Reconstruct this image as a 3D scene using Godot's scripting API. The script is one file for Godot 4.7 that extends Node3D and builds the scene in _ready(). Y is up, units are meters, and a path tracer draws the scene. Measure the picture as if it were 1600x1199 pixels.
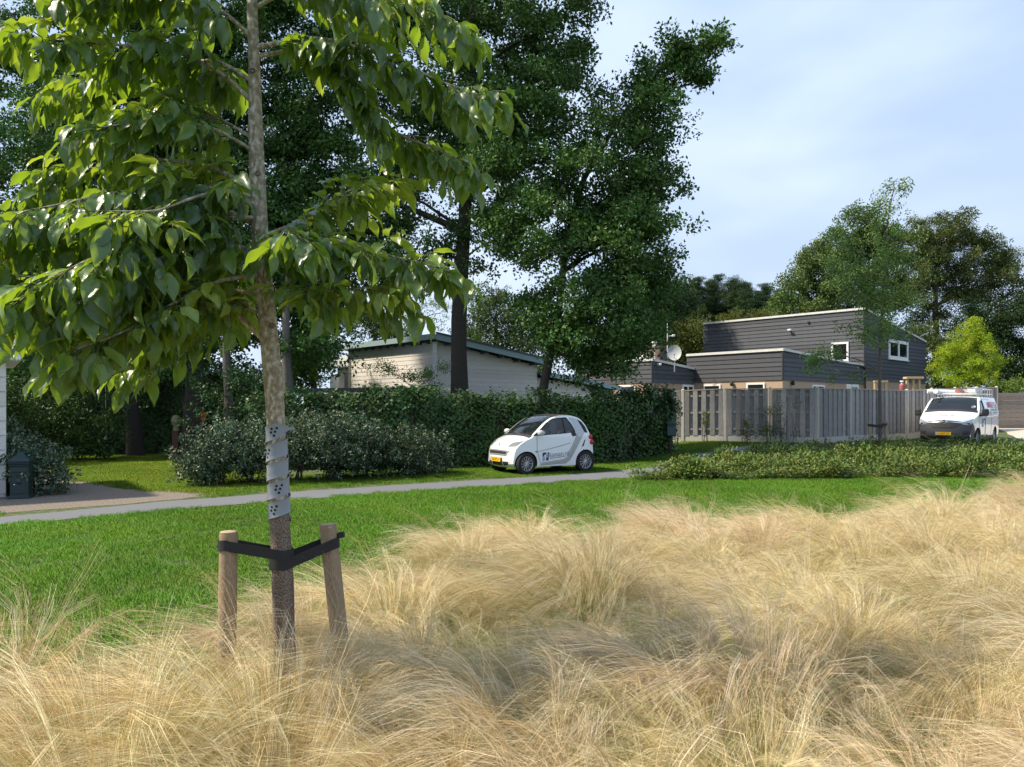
extends Node3D
# A young staked tree in a bed of feather grass, a lawn, a footpath, two vehicles, bungalows and a wood behind.
# Metres, y up, the camera stands at the origin and looks along -z.

var rng := RandomNumberGenerator.new()
var M := {}
var used := {}
var unit_box: BoxMesh
var soft_noise := FastNoiseLite.new()


func _ready() -> void:
	rng.seed = 7
	camera_and_light()
	materials()
	ground_and_paths()
	dark_house()
	white_bungalow()
	neighbour_house()
	fences()
	hedges()
	oaks()
	wood_trees()
	far_trees()
	low_plants()
	lawn()
	small_car()
	work_van()
	street_things()
	young_tree_far()
	young_tree_near()
	feather_grass()


# ---------------------------------------------------------------- camera, sky, sun
func camera_and_light() -> void:
	var cam := Camera3D.new()
	cam.name = "camera"
	cam.projection = Camera3D.PROJECTION_FRUSTUM
	cam.near = 0.1
	cam.far = 900.0
	cam.size = 2.0 * 0.1 * 0.51905
	cam.frustum_offset = Vector2(0.0, 0.1 * 0.03247)
	cam.position = Vector3(0, 1.72, 0)
	add_child(cam)
	cam.current = true

	var env := Environment.new()
	env.tonemap_mode = Environment.TONE_MAPPER_LINEAR
	env.tonemap_exposure = 1.7
	env.background_mode = Environment.BG_SKY
	env.sdfgi_enabled = true
	env.ssao_enabled = true
	env.ssil_enabled = true
	var sm := ProceduralSkyMaterial.new()
	sm.sky_top_color = Color(0.56, 0.65, 0.78)
	sm.sky_horizon_color = Color(0.68, 0.74, 0.815)
	sm.sky_curve = 0.25
	sm.ground_bottom_color = Color(0.22, 0.24, 0.18)
	sm.ground_horizon_color = Color(0.45, 0.48, 0.45)
	sm.sun_angle_max = 60.0
	sm.sun_curve = 0.3
	sm.sky_cover = thin_clouds()
	sm.sky_cover_modulate = Color(1, 1, 1, 0.16)
	var sky := Sky.new()
	sky.sky_material = sm
	env.sky = sky
	var we := WorldEnvironment.new()
	we.name = "environment"
	we.environment = env
	add_child(we)

	var sun := DirectionalLight3D.new()
	sun.name = "sun"
	sun.light_energy = 1.3
	sun.light_color = Color(1.0, 0.95, 0.86)
	sun.light_angular_distance = 3.0
	sun.shadow_enabled = true
	var toward := Vector3(-sin(deg_to_rad(94.0)) * cos(deg_to_rad(49.0)), sin(deg_to_rad(49.0)), -cos(deg_to_rad(94.0)) * cos(deg_to_rad(49.0)))
	add_child(sun)
	sun.look_at_from_position(toward * 50.0, Vector3.ZERO)


# wisps of high cloud, as an image wrapped round the whole sky
func thin_clouds() -> ImageTexture:
	var a := FastNoiseLite.new()
	a.seed = 3
	a.noise_type = FastNoiseLite.TYPE_SIMPLEX_SMOOTH
	a.frequency = 1.0
	a.fractal_octaves = 5
	var w := 1024
	var h := 512
	var im := Image.create(w, h, false, Image.FORMAT_RGBAF)
	for j in h:
		var el := (0.5 - (j + 0.5) / h) * PI
		for i in w:
			var az := (i + 0.5) / w * TAU
			var p := Vector3(cos(az) * cos(el), sin(el), sin(az) * cos(el))
			# stretch into bands that lie flat overhead
			var q := Vector3(p.x * 2.2, p.y * 9.0, p.z * 2.2)
			var big := a.get_noise_3dv(Vector3(p.x * 1.3 + 7.0, p.y * 3.5, p.z * 1.3)) * 0.5 + 0.5
			var fine := a.get_noise_3dv(q + Vector3(p.z, p.x, p.y) * 2.0) * 0.5 + 0.5
			var c := smoothstep(0.34, 0.78, big * 0.6 + fine * 0.4)
			im.set_pixel(i, j, Color(1.0, 0.95, 0.94, clampf(c, 0, 1)))
	return ImageTexture.create_from_image(im)


# ---------------------------------------------------------------- mesh helpers
class MB:
	var v := PackedVector3Array()
	var n := PackedVector3Array()
	var c := PackedColorArray()
	var uv := PackedVector2Array()
	var ix := PackedInt32Array()
	var tint := Color.WHITE

	func put(p: Vector3, nn: Vector3, t := Vector2.ZERO) -> int:
		v.append(p)
		n.append(nn)
		c.append(tint)
		uv.append(t)
		return v.size() - 1

	func tri_i(a: int, b: int, d: int) -> void:
		ix.append(a)
		ix.append(d)
		ix.append(b)

	# corners run counter-clockwise seen from outside
	func tri(a: Vector3, b: Vector3, d: Vector3) -> void:
		var nn := (b - a).cross(d - a).normalized()
		tri_i(put(a, nn), put(b, nn), put(d, nn))

	func quad(a: Vector3, b: Vector3, d: Vector3, e: Vector3) -> void:
		var nn := (d - a).cross(e - b).normalized()
		var i := put(a, nn)
		put(b, nn)
		put(d, nn)
		put(e, nn)
		tri_i(i, i + 1, i + 2)
		tri_i(i, i + 2, i + 3)

	func box(t: Transform3D, s: Vector3) -> void:
		var h := s * 0.5
		var p := []
		for k in 8:
			p.append(t * Vector3(h.x if k & 1 else -h.x, h.y if k & 2 else -h.y, h.z if k & 4 else -h.z))
		quad(p[4], p[5], p[7], p[6])
		quad(p[1], p[0], p[2], p[3])
		quad(p[5], p[1], p[3], p[7])
		quad(p[0], p[4], p[6], p[2])
		quad(p[6], p[7], p[3], p[2])
		quad(p[0], p[1], p[5], p[4])

	func cp(t: Transform3D, h: Vector3, b: float, x: float, y: float, z: float, ax: int) -> Vector3:
		return t * Vector3(x * (h.x - (0.0 if ax == 0 else b)), y * (h.y - (0.0 if ax == 1 else b)), z * (h.z - (0.0 if ax == 2 else b)))

	# box with chamfered edges
	func cbox(t: Transform3D, s: Vector3, b: float) -> void:
		var h := s * 0.5
		for s1 in [-1.0, 1.0]:
			var f := [cp(t, h, b, s1, -1, -1, 0), cp(t, h, b, s1, -1, 1, 0), cp(t, h, b, s1, 1, 1, 0), cp(t, h, b, s1, 1, -1, 0)]
			var g := [cp(t, h, b, -1, s1, -1, 1), cp(t, h, b, 1, s1, -1, 1), cp(t, h, b, 1, s1, 1, 1), cp(t, h, b, -1, s1, 1, 1)]
			var k := [cp(t, h, b, -1, -1, s1, 2), cp(t, h, b, -1, 1, s1, 2), cp(t, h, b, 1, 1, s1, 2), cp(t, h, b, 1, -1, s1, 2)]
			for r in [f, g, k]:
				if s1 < 0:
					quad(r[0], r[1], r[2], r[3])
				else:
					quad(r[3], r[2], r[1], r[0])
		var mid := t.origin
		for s1 in [-1.0, 1.0]:
			for s2 in [-1.0, 1.0]:
				face_out(mid, cp(t, h, b, s1, s2, -1, 0), cp(t, h, b, s1, s2, 1, 0), cp(t, h, b, s1, s2, 1, 1), cp(t, h, b, s1, s2, -1, 1))
				face_out(mid, cp(t, h, b, s1, -1, s2, 0), cp(t, h, b, s1, 1, s2, 0), cp(t, h, b, s1, 1, s2, 2), cp(t, h, b, s1, -1, s2, 2))
				face_out(mid, cp(t, h, b, -1, s1, s2, 1), cp(t, h, b, 1, s1, s2, 1), cp(t, h, b, 1, s1, s2, 2), cp(t, h, b, -1, s1, s2, 2))
				for s3 in [-1.0, 1.0]:
					var a: Vector3 = cp(t, h, b, s1, s2, s3, 0)
					var d: Vector3 = cp(t, h, b, s1, s2, s3, 1)
					var e: Vector3 = cp(t, h, b, s1, s2, s3, 2)
					if (d - a).cross(e - a).dot(a - mid) > 0:
						tri(a, d, e)
					else:
						tri(a, e, d)

	func face_out(mid: Vector3, a: Vector3, b: Vector3, d: Vector3, e: Vector3) -> void:
		if (d - a).cross(e - b).dot((a + d) * 0.5 - mid) > 0:
			quad(a, b, d, e)
		else:
			quad(e, d, b, a)

	func tube(pts: Array, rad: Array, sides := 8, cap := true, wobble := 0.0, noise: FastNoiseLite = null) -> void:
		var m := pts.size()
		var last := Vector3.ZERO
		var first := v.size()
		var along := 0.0
		for i in m:
			var d: Vector3 = (pts[mini(i + 1, m - 1)] - pts[maxi(i - 1, 0)]).normalized()
			if i == 0:
				last = d.cross(Vector3(0.3, 0.1, 0.95)).normalized()
				if last.length() < 0.5:
					last = d.cross(Vector3.RIGHT).normalized()
			else:
				last = (last - d * last.dot(d)).normalized()
				along += pts[i].distance_to(pts[i - 1])
			var side := d.cross(last)
			for k in sides + 1:
				var a := TAU * k / sides
				var o := last * cos(a) + side * sin(a)
				var r: float = rad[i]
				if noise:
					r *= 1.0 + wobble * noise.get_noise_3d(cos(a) * 2.0 + i * 0.37, sin(a) * 2.0, along * 3.0)
				put(pts[i] + o * r, o, Vector2(float(k) / sides, along))
		for i in m - 1:
			for k in sides:
				var a := first + i * (sides + 1) + k
				tri_i(a, a + 1, a + sides + 2)
				tri_i(a, a + sides + 2, a + sides + 1)
		if cap:
			for e in [0, m - 1]:
				var d: Vector3 = (pts[1] - pts[0]).normalized() * -1.0 if e == 0 else (pts[m - 1] - pts[m - 2]).normalized()
				var mid := put(pts[e], d)
				var at := v.size()
				for k in sides + 1:
					put(v[first + e * (sides + 1) + k], d)
				for k in sides:
					if e == 0:
						tri_i(mid, at + k + 1, at + k)
					else:
						tri_i(mid, at + k, at + k + 1)

	# turn a profile [radius, height] round the y axis of t
	func lathe(t: Transform3D, prof: Array, sides := 24) -> void:
		var first := v.size()
		var m := prof.size()
		for i in m:
			var a: Vector2 = prof[maxi(i - 1, 0)]
			var b: Vector2 = prof[mini(i + 1, m - 1)]
			var nn := Vector2(b.y - a.y, a.x - b.x).normalized()
			for k in sides + 1:
				var g := TAU * k / sides
				put(t * Vector3(prof[i].x * cos(g), prof[i].y, prof[i].x * sin(g)), (t.basis * Vector3(nn.x * cos(g), nn.y, nn.x * sin(g))).normalized())
		for i in m - 1:
			for k in sides:
				var a := first + i * (sides + 1) + k
				tri_i(a, a + sides + 1, a + sides + 2)
				tri_i(a, a + sides + 2, a + 1)

	# grid of points g[i][j] without the cells in drop; normals are averaged
	func grid(g: Array, drop := {}, flip := false) -> void:
		var rows := g.size()
		var cols: int = g[0].size()
		var first := v.size()
		for i in rows:
			for j in cols:
				var du: Vector3 = g[mini(i + 1, rows - 1)][j] - g[maxi(i - 1, 0)][j]
				var dv: Vector3 = g[i][mini(j + 1, cols - 1)] - g[i][maxi(j - 1, 0)]
				var nn := du.cross(dv).normalized()
				put(g[i][j], -nn if flip else nn, Vector2(float(j) / (cols - 1), float(i) / (rows - 1)))
		for i in rows - 1:
			for j in cols - 1:
				if drop.has(Vector2i(i, j)):
					continue
				var a := first + i * cols + j
				if flip:
					tri_i(a, a + 1, a + cols + 1)
					tri_i(a, a + cols + 1, a + cols)
				else:
					tri_i(a, a + cols, a + cols + 1)
					tri_i(a, a + cols + 1, a + 1)

	# flat polygon (points in the plane of t's x and y) with a thickness
	func slab(t: Transform3D, poly: PackedVector2Array, thick: float) -> void:
		var idx := Geometry2D.triangulate_polygon(poly)
		var m := poly.size()
		var area := 0.0
		for i in m:
			area += poly[i].cross(poly[(i + 1) % m])
		var s := 1.0 if area > 0 else -1.0
		for i in range(0, idx.size(), 3):
			var a := poly[idx[i]]
			var b := poly[idx[i + 1]]
			var d := poly[idx[i + 2]]
			if (b - a).cross(d - a) < 0:
				var x := b
				b = d
				d = x
			tri(t * Vector3(a.x, a.y, thick), t * Vector3(b.x, b.y, thick), t * Vector3(d.x, d.y, thick))
			tri(t * Vector3(a.x, a.y, 0), t * Vector3(d.x, d.y, 0), t * Vector3(b.x, b.y, 0))
		for i in m:
			var a := poly[i]
			var b := poly[(i + 1) % m]
			if s < 0:
				var x := a
				a = b
				b = x
			quad(t * Vector3(a.x, a.y, 0), t * Vector3(b.x, b.y, 0), t * Vector3(b.x, b.y, thick), t * Vector3(a.x, a.y, thick))

	func mesh() -> ArrayMesh:
		var arr := []
		arr.resize(Mesh.ARRAY_MAX)
		arr[Mesh.ARRAY_VERTEX] = v
		arr[Mesh.ARRAY_NORMAL] = n
		arr[Mesh.ARRAY_COLOR] = c
		arr[Mesh.ARRAY_TEX_UV] = uv
		arr[Mesh.ARRAY_INDEX] = ix
		var m := ArrayMesh.new()
		m.add_surface_from_arrays(Mesh.PRIMITIVE_TRIANGLES, arr)
		return m


func numbered(called: String) -> String:
	var k: int = used.get(called, 0)
	used[called] = k + 1
	return called if k == 0 else "%s_%03d" % [called, k]


func thing(called: String, label: String, category: String, where := Vector3.ZERO, group := "") -> Node3D:
	var o := Node3D.new()
	o.name = numbered(called)
	o.position = where
	add_child(o)
	tag(o, label, category, group)
	return o


func tag(o: Node, label: String, category: String, group := "") -> void:
	o.set_meta("label", label)
	o.set_meta("category", category)
	if group:
		o.set_meta("group", group)


func part(called: String, m: Mesh, mat: Material, parent: Node, t := Transform3D.IDENTITY) -> MeshInstance3D:
	var o := MeshInstance3D.new()
	o.name = called
	o.mesh = m
	o.material_override = mat
	o.transform = t
	parent.add_child(o, true)
	return o


func structure(called: String, m: Mesh, mat: Material) -> MeshInstance3D:
	var o := MeshInstance3D.new()
	o.name = numbered(called)
	o.mesh = m
	o.material_override = mat
	o.set_meta("kind", "structure")
	add_child(o)
	return o


func scatter(called: String, m: Mesh, mat: Material, parent: Node, where: Array, tints: Array) -> MultiMeshInstance3D:
	var mm := MultiMesh.new()
	mm.transform_format = MultiMesh.TRANSFORM_3D
	mm.use_colors = true
	mm.mesh = m
	mm.instance_count = where.size()
	for i in where.size():
		mm.set_instance_transform(i, where[i])
		mm.set_instance_color(i, tints[i])
	var o := MultiMeshInstance3D.new()
	o.name = called
	o.multimesh = mm
	o.material_override = mat
	o.set_meta("kind", "stuff")
	parent.add_child(o, true)
	return o


func rnd(a: float, b: float) -> float:
	return rng.randf_range(a, b)


func rdir() -> Vector3:
	var z := rnd(-1, 1)
	var a := rnd(0, TAU)
	var r := sqrt(1.0 - z * z)
	return Vector3(r * cos(a), z, r * sin(a))


func facing(d: Vector3, up := Vector3.UP) -> Basis:
	# z along d
	var z := d.normalized()
	var x := up.cross(z)
	if x.length() < 0.01:
		x = Vector3.RIGHT
	x = x.normalized()
	return Basis(x, z.cross(x), z)


func lin(r: float, g: float, b: float) -> Color:
	return Color(r, g, b).linear_to_srgb()


# ground height: flat near the camera, rising towards the houses on the right
func ground(x: float, z: float) -> float:
	var d := -z
	var k := smoothstep(3.0, 8.0, x)
	var e := 0.0
	var at := [[20.5, 0.0], [27.0, 0.38], [31.0, 0.44], [36.0, 0.66], [60.0, 0.9], [900.0, 0.9]]
	for i in at.size() - 1:
		if d > at[i][0]:
			e = lerpf(at[i][1], at[i + 1][1], minf(1.0, (d - at[i][0]) / (at[i + 1][0] - at[i][0])))
	e -= 0.14 * exp(-(pow((x - 17.6) / 2.4, 2.0) + pow((d - 28.6) / 2.4, 2.0)))
	return e * k


func on_ground(x: float, z: float, up := 0.0) -> Vector3:
	return Vector3(x, ground(x, z) + up, z)


# ---------------------------------------------------------------- materials
func noise_tex(freq: float, stops: Array, sd := 1, size := 512, octaves := 4, kind := FastNoiseLite.TYPE_SIMPLEX_SMOOTH) -> NoiseTexture2D:
	var f := FastNoiseLite.new()
	f.seed = sd
	f.noise_type = kind
	f.frequency = freq
	f.fractal_octaves = octaves
	var t := NoiseTexture2D.new()
	t.width = size
	t.height = size
	t.seamless = true
	t.noise = f
	if stops.size():
		var g := Gradient.new()
		var off := PackedFloat32Array()
		var col := PackedColorArray()
		for s in stops:
			off.append(s[0])
			col.append(s[1])
		g.offsets = off
		g.colors = col
		t.color_ramp = g
	return t


func plain(r: float, g: float, b: float, rough := 0.7, metal := 0.0) -> StandardMaterial3D:
	var m := StandardMaterial3D.new()
	m.albedo_color = lin(r, g, b)
	m.roughness = rough
	m.metallic = metal
	return m


func textured(t: Texture2D, scale: Vector3, rough := 0.8, bump: Texture2D = null, bump_cm := 0.0, world := true) -> StandardMaterial3D:
	var m := StandardMaterial3D.new()
	m.albedo_texture = t
	m.roughness = rough
	m.uv1_triplanar = true
	m.uv1_world_triplanar = world
	m.uv1_scale = scale
	if bump:
		m.heightmap_enabled = true
		m.heightmap_texture = bump
		m.heightmap_scale = bump_cm
	return m


func leafy(rough: float, back: Color, spec := 0.4) -> StandardMaterial3D:
	var m := StandardMaterial3D.new()
	m.vertex_color_use_as_albedo = true
	m.roughness = rough
	m.metallic_specular = spec
	m.backlight_enabled = true
	m.backlight = back.linear_to_srgb()
	return m


func materials() -> void:
	unit_box = BoxMesh.new()
	unit_box.size = Vector3.ONE
	soft_noise.seed = 11
	soft_noise.frequency = 0.35
	soft_noise.fractal_octaves = 3
	var fine_bump := noise_tex(0.05, [], 5, 512, 5)
	M.fine_bump = fine_bump
	M.soil = textured(noise_tex(0.02, [[0.0, lin(0.03, 0.045, 0.012)], [0.45, lin(0.055, 0.085, 0.02)], [0.7, lin(0.10, 0.12, 0.035)], [1.0, lin(0.13, 0.11, 0.06)]], 2), Vector3.ONE * 0.45, 0.95, fine_bump, 2.0)
	M.bed_soil = textured(noise_tex(0.03, [[0.0, lin(0.05, 0.04, 0.025)], [0.5, lin(0.11, 0.09, 0.055)], [1.0, lin(0.2, 0.17, 0.1)]], 3), Vector3.ONE * 0.9, 0.95, fine_bump, 2.0)
	M.asphalt = textured(noise_tex(0.16, [[0.0, lin(0.085, 0.09, 0.1)], [0.5, lin(0.135, 0.14, 0.155)], [0.8, lin(0.175, 0.178, 0.19)], [1.0, lin(0.26, 0.25, 0.24)]], 4, 512, 6), Vector3.ONE * 0.7, 0.9, fine_bump, 0.5)
	M.sand = textured(noise_tex(0.06, [[0.0, lin(0.08, 0.07, 0.05)], [0.35, lin(0.16, 0.13, 0.10)], [0.65, lin(0.23, 0.19, 0.155)], [1.0, lin(0.33, 0.28, 0.235)]], 6, 512, 6), Vector3.ONE * 0.8, 0.95, fine_bump, 2.0)
	M.pale_paving = textured(noise_tex(0.05, [[0.0, lin(0.38, 0.33, 0.27)], [1.0, lin(0.6, 0.54, 0.46)]], 7, 256, 4), Vector3.ONE * 0.5, 0.9)
	# house
	M.siding = []
	for k in 4:
		var b: float = [0.95, 1.1, 1.25, 1.4][k]
		M.siding.append(textured(noise_tex(0.03, [[0.0, lin(0.040 * b, 0.043 * b, 0.052 * b)], [0.6, lin(0.056 * b, 0.060 * b, 0.071 * b)], [1.0, lin(0.082 * b, 0.086 * b, 0.096 * b)]], 20 + k, 256, 5), Vector3(0.5, 4.0, 0.5), 0.75))
	M.house_core = plain(0.03, 0.032, 0.04, 0.9)
	M.trim = textured(noise_tex(0.02, [[0.0, lin(0.52, 0.52, 0.50)], [1.0, lin(0.72, 0.72, 0.70)]], 8, 256, 4), Vector3.ONE * 0.8, 0.6)
	M.white_paint = plain(0.78, 0.79, 0.8, 0.45)
	M.brick = textured(noise_tex(0.11, [[0.0, lin(0.2, 0.13, 0.09)], [0.4, lin(0.36, 0.25, 0.175)], [0.6, lin(0.48, 0.36, 0.26)], [1.0, lin(0.62, 0.53, 0.42)]], 9, 512, 5), Vector3(0.5, 1.1, 0.5), 0.9, fine_bump, 0.6)
	M.chimney = textured(noise_tex(0.11, [[0.0, lin(0.07, 0.05, 0.045)], [1.0, lin(0.2, 0.15, 0.13)]], 10, 256, 4), Vector3(1.4, 2.6, 1.4), 0.9)
	M.dark_glass = plain(0.012, 0.014, 0.017, 0.04)
	M.dark_glass.metallic_specular = 0.6
	M.bungalow = []
	for k in 3:
		var b: float = [0.94, 1.0, 1.05][k]
		M.bungalow.append(textured(noise_tex(0.03, [[0.0, lin(0.58 * b, 0.55 * b, 0.51 * b)], [1.0, lin(0.74 * b, 0.71 * b, 0.67 * b)]], 30 + k, 256, 4), Vector3(0.4, 2.0, 0.4), 0.65))
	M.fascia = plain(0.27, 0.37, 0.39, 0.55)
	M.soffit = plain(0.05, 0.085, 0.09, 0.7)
	M.roof_felt = textured(noise_tex(0.06, [[0.0, lin(0.06, 0.065, 0.07)], [1.0, lin(0.13, 0.13, 0.13)]], 12, 256, 4), Vector3.ONE, 0.9)
	# wood
	M.fence_board = []
	for k in 5:
		var b: float = [0.72, 0.88, 1.0, 1.12, 1.28][k]
		M.fence_board.append(textured(noise_tex(0.035, [[0.0, lin(0.15 * b, 0.142 * b, 0.137 * b)], [0.5, lin(0.25 * b, 0.24 * b, 0.232 * b)], [1.0, lin(0.37 * b, 0.355 * b, 0.342 * b)]], 40 + k, 256, 5), Vector3(6.0, 0.35, 6.0), 0.9, fine_bump, 0.3))
	M.plank = []
	for k in 3:
		var b: float = [0.85, 1.0, 1.15][k]
		M.plank.append(textured(noise_tex(0.035, [[0.0, lin(0.17 * b, 0.135 * b, 0.105 * b)], [0.5, lin(0.28 * b, 0.23 * b, 0.185 * b)], [1.0, lin(0.38 * b, 0.32 * b, 0.26 * b)]], 50 + k, 256, 5), Vector3(0.35, 6.0, 0.35), 0.9))
	M.concrete = textured(noise_tex(0.05, [[0.0, lin(0.33, 0.31, 0.27)], [0.6, lin(0.46, 0.44, 0.39)], [1.0, lin(0.58, 0.56, 0.5)]], 13, 256, 5), Vector3.ONE * 1.5, 0.9)
	M.new_wood = plain(0.5, 0.36, 0.2, 0.8)
	M.bark = textured(noise_tex(0.05, [[0.0, lin(0.022, 0.018, 0.014)], [0.5, lin(0.055, 0.046, 0.038)], [1.0, lin(0.11, 0.095, 0.08)]], 14, 512, 5), Vector3(2.5, 0.6, 2.5), 0.95, noise_tex(0.04, [], 15, 512, 5), 4.0)
	M.grey_bark = textured(noise_tex(0.05, [[0.0, lin(0.07, 0.062, 0.055)], [0.5, lin(0.13, 0.115, 0.1)], [1.0, lin(0.21, 0.19, 0.165)]], 16, 512, 5), Vector3(2.5, 0.6, 2.5), 0.95, noise_tex(0.04, [], 17, 512, 5), 3.0)
	M.young_bark = textured(noise_tex(0.045, [[0.0, lin(0.16, 0.125, 0.075)], [0.4, lin(0.28, 0.235, 0.155)], [0.56, lin(0.38, 0.335, 0.25)], [0.66, lin(0.55, 0.51, 0.43)], [1.0, lin(0.64, 0.61, 0.54)]], 18, 512, 6), Vector3(1.5, 0.9, 1.5), 0.9, noise_tex(0.07, [], 19, 512, 5), 0.5)
	M.rough_bark = textured(noise_tex(0.05, [[0.0, lin(0.09, 0.062, 0.045)], [0.45, lin(0.22, 0.165, 0.125)], [0.65, lin(0.34, 0.275, 0.22)], [1.0, lin(0.5, 0.44, 0.37)]], 21, 512, 6), Vector3(4.5, 2.2, 4.5), 0.95, noise_tex(0.06, [], 22, 512, 5), 2.5)
	M.stake = textured(noise_tex(0.04, [[0.0, lin(0.2, 0.14, 0.085)], [0.5, lin(0.33, 0.245, 0.155)], [1.0, lin(0.45, 0.35, 0.235)]], 23, 512, 5), Vector3(11.0, 1.3, 11.0), 0.85, noise_tex(0.05, [], 24, 512, 4), 0.5)
	M.stake_end = textured(noise_tex(0.06, [[0.0, lin(0.3, 0.22, 0.14)], [1.0, lin(0.52, 0.42, 0.3)]], 25, 256, 4), Vector3.ONE * 8.0, 0.85)
	M.strap = textured(noise_tex(0.2, [[0.0, lin(0.008, 0.008, 0.009)], [1.0, lin(0.03, 0.03, 0.032)]], 26, 256, 3), Vector3(20, 60, 20), 0.75)
	M.guard = plain(0.23, 0.265, 0.31, 0.4)
	M.black_hole = plain(0.012, 0.012, 0.012, 0.9)
	# leaves
	M.oak = leafy(0.5, Color(0.2, 0.34, 0.03), 0.28)
	M.bush = leafy(0.42, Color(0.12, 0.2, 0.03), 0.32)
	M.grass = leafy(0.5, Color(0.2, 0.36, 0.03), 0.3)
	M.straw = leafy(0.55, Color(0.3, 0.24, 0.13), 0.3)
	M.kaki = []
	for k in 6:
		var c: Array = [[0.032, 0.072, 0.024], [0.042, 0.09, 0.026], [0.055, 0.11, 0.026], [0.075, 0.14, 0.026], [0.11, 0.18, 0.028], [0.17, 0.22, 0.03]][k]
		var m := plain(c[0], c[1], c[2], 0.36)
		m.metallic_specular = 0.55
		m.backlight_enabled = true
		m.backlight = Color(0.27, 0.4, 0.02).linear_to_srgb() if k < 4 else Color(0.36, 0.46, 0.03).linear_to_srgb()
		M.kaki.append(m)
	# vehicles and metal
	M.car_white = plain(0.78, 0.8, 0.82, 0.25)
	M.car_white.clearcoat_enabled = true
	M.car_white.clearcoat = 0.8
	M.car_white.clearcoat_roughness = 0.05
	M.car_silver = plain(0.42, 0.44, 0.45, 0.32, 0.45)
	M.black_plastic = plain(0.018, 0.018, 0.02, 0.6)
	M.grey_plastic = plain(0.045, 0.047, 0.052, 0.55)
	M.rubber = plain(0.012, 0.012, 0.013, 0.85)
	M.alloy = plain(0.5, 0.51, 0.53, 0.3, 0.85)
	M.chrome = plain(0.75, 0.76, 0.78, 0.12, 1.0)
	M.car_glass = plain(0.02, 0.025, 0.028, 0.03)
	M.car_glass.transparency = BaseMaterial3D.TRANSPARENCY_ALPHA
	M.car_glass.albedo_color.a = 0.55
	M.car_glass.metallic_specular = 0.6
	M.lamp_glass = plain(0.3, 0.32, 0.34, 0.1, 0.35)
	M.tail_red = plain(0.45, 0.012, 0.02, 0.15)
	M.plate = plain(0.85, 0.48, 0.02, 0.5)
	M.ink = plain(0.02, 0.02, 0.025, 0.6)
	M.logo_blue = plain(0.02, 0.04, 0.11, 0.5)
	M.logo_pale = plain(0.25, 0.33, 0.52, 0.5)
	M.text_grey = plain(0.2, 0.22, 0.27, 0.5)
	M.sign_red = plain(0.5, 0.045, 0.075, 0.5)
	M.sign_teal = plain(0.16, 0.33, 0.36, 0.5)
	M.sign_blue = plain(0.03, 0.18, 0.36, 0.5)
	M.seat = plain(0.03, 0.03, 0.034, 0.9)
	M.post_green = plain(0.014, 0.034, 0.036, 0.4)
	M.box_green = plain(0.02, 0.065, 0.05, 0.45)
	M.dish = plain(0.45, 0.47, 0.48, 0.5)
	M.aluminium = plain(0.55, 0.56, 0.57, 0.4, 0.7)
	M.brass = plain(0.5, 0.38, 0.26, 0.5)
	M.orange = plain(0.75, 0.09, 0.02, 0.6)
	M.copper_pipe = plain(0.42, 0.15, 0.1, 0.5)
	M.mossy = textured(noise_tex(0.06, [[0.0, lin(0.07, 0.07, 0.035)], [0.5, lin(0.16, 0.15, 0.08)], [1.0, lin(0.28, 0.26, 0.17)]], 27, 256, 4), Vector3.ONE * 4.0, 0.95)


# ---------------------------------------------------------------- ground, paths
func ground_and_paths() -> void:
	var xs := [-500.0, -200.0, -90.0, -50.0]
	for k in 69:
		xs.append(-34.0 + k)
	xs.append_array([45.0, 60.0, 90.0, 200.0, 500.0])
	var ds := [-60.0, -12.0]
	for k in 60:
		ds.append(-6.0 + k * 0.8)
	ds.append_array([44.0, 48.0, 54.0, 62.0, 75.0, 100.0, 160.0, 300.0, 700.0])
	var g := []
	for d in ds:
		var row := []
		for x in xs:
			row.append(on_ground(x, -d))
		g.append(row)
	var b := MB.new()
	b.grid(g, {}, true)
	structure("ground", b.mesh(), M.soil)

	# footpath: centre line and width, laid as a sheet just above the ground
	var near := [Vector2(-9.6, 9.3), Vector2(-7.44, 10.74), Vector2(-5.91, 12.2), Vector2(-3.85, 13.9), Vector2(-0.83, 15.9), Vector2(2.79, 17.95), Vector2(4.4, 20.0), Vector2(5.9, 22.6), Vector2(7.3, 24.7), Vector2(9.4, 25.7)]
	var far := [Vector2(-10.3, 9.95), Vector2(-8.0, 11.55), Vector2(-6.45, 13.35), Vector2(-4.2, 15.2), Vector2(-0.9, 17.35), Vector2(2.2, 19.35), Vector2(3.5, 20.9), Vector2(4.9, 23.2), Vector2(6.5, 25.4), Vector2(9.2, 26.5)]
	b = MB.new()
	b.grid(ribbon(near, far, 0.008))
	structure("footpath", b.mesh(), M.asphalt)

	sheet("sand_driveway", [Vector2(-10.4, 13.9), Vector2(-9.5, 12.9), Vector2(-8.3, 12.0), Vector2(-6.6, 13.4), Vector2(-5.75, 14.55), Vector2(-6.6, 14.95), Vector2(-8.0, 15.4), Vector2(-9.1, 16.4), Vector2(-10.6, 17.6), Vector2(-11.5, 19.2), Vector2(-14.5, 21.5), Vector2(-15.5, 20.0), Vector2(-12.2, 17.6), Vector2(-11.0, 15.6)], 0.004, M.sand)
	sheet("paved_yard", [Vector2(19.6, 28.0), Vector2(23.0, 27.0), Vector2(34.0, 28.5), Vector2(36.0, 37.0), Vector2(24.6, 37.6), Vector2(22.2, 33.0)], 0.004, M.pale_paving)
	sheet("planting_bed", bed_outline(), 0.004, M.bed_soil)


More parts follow.
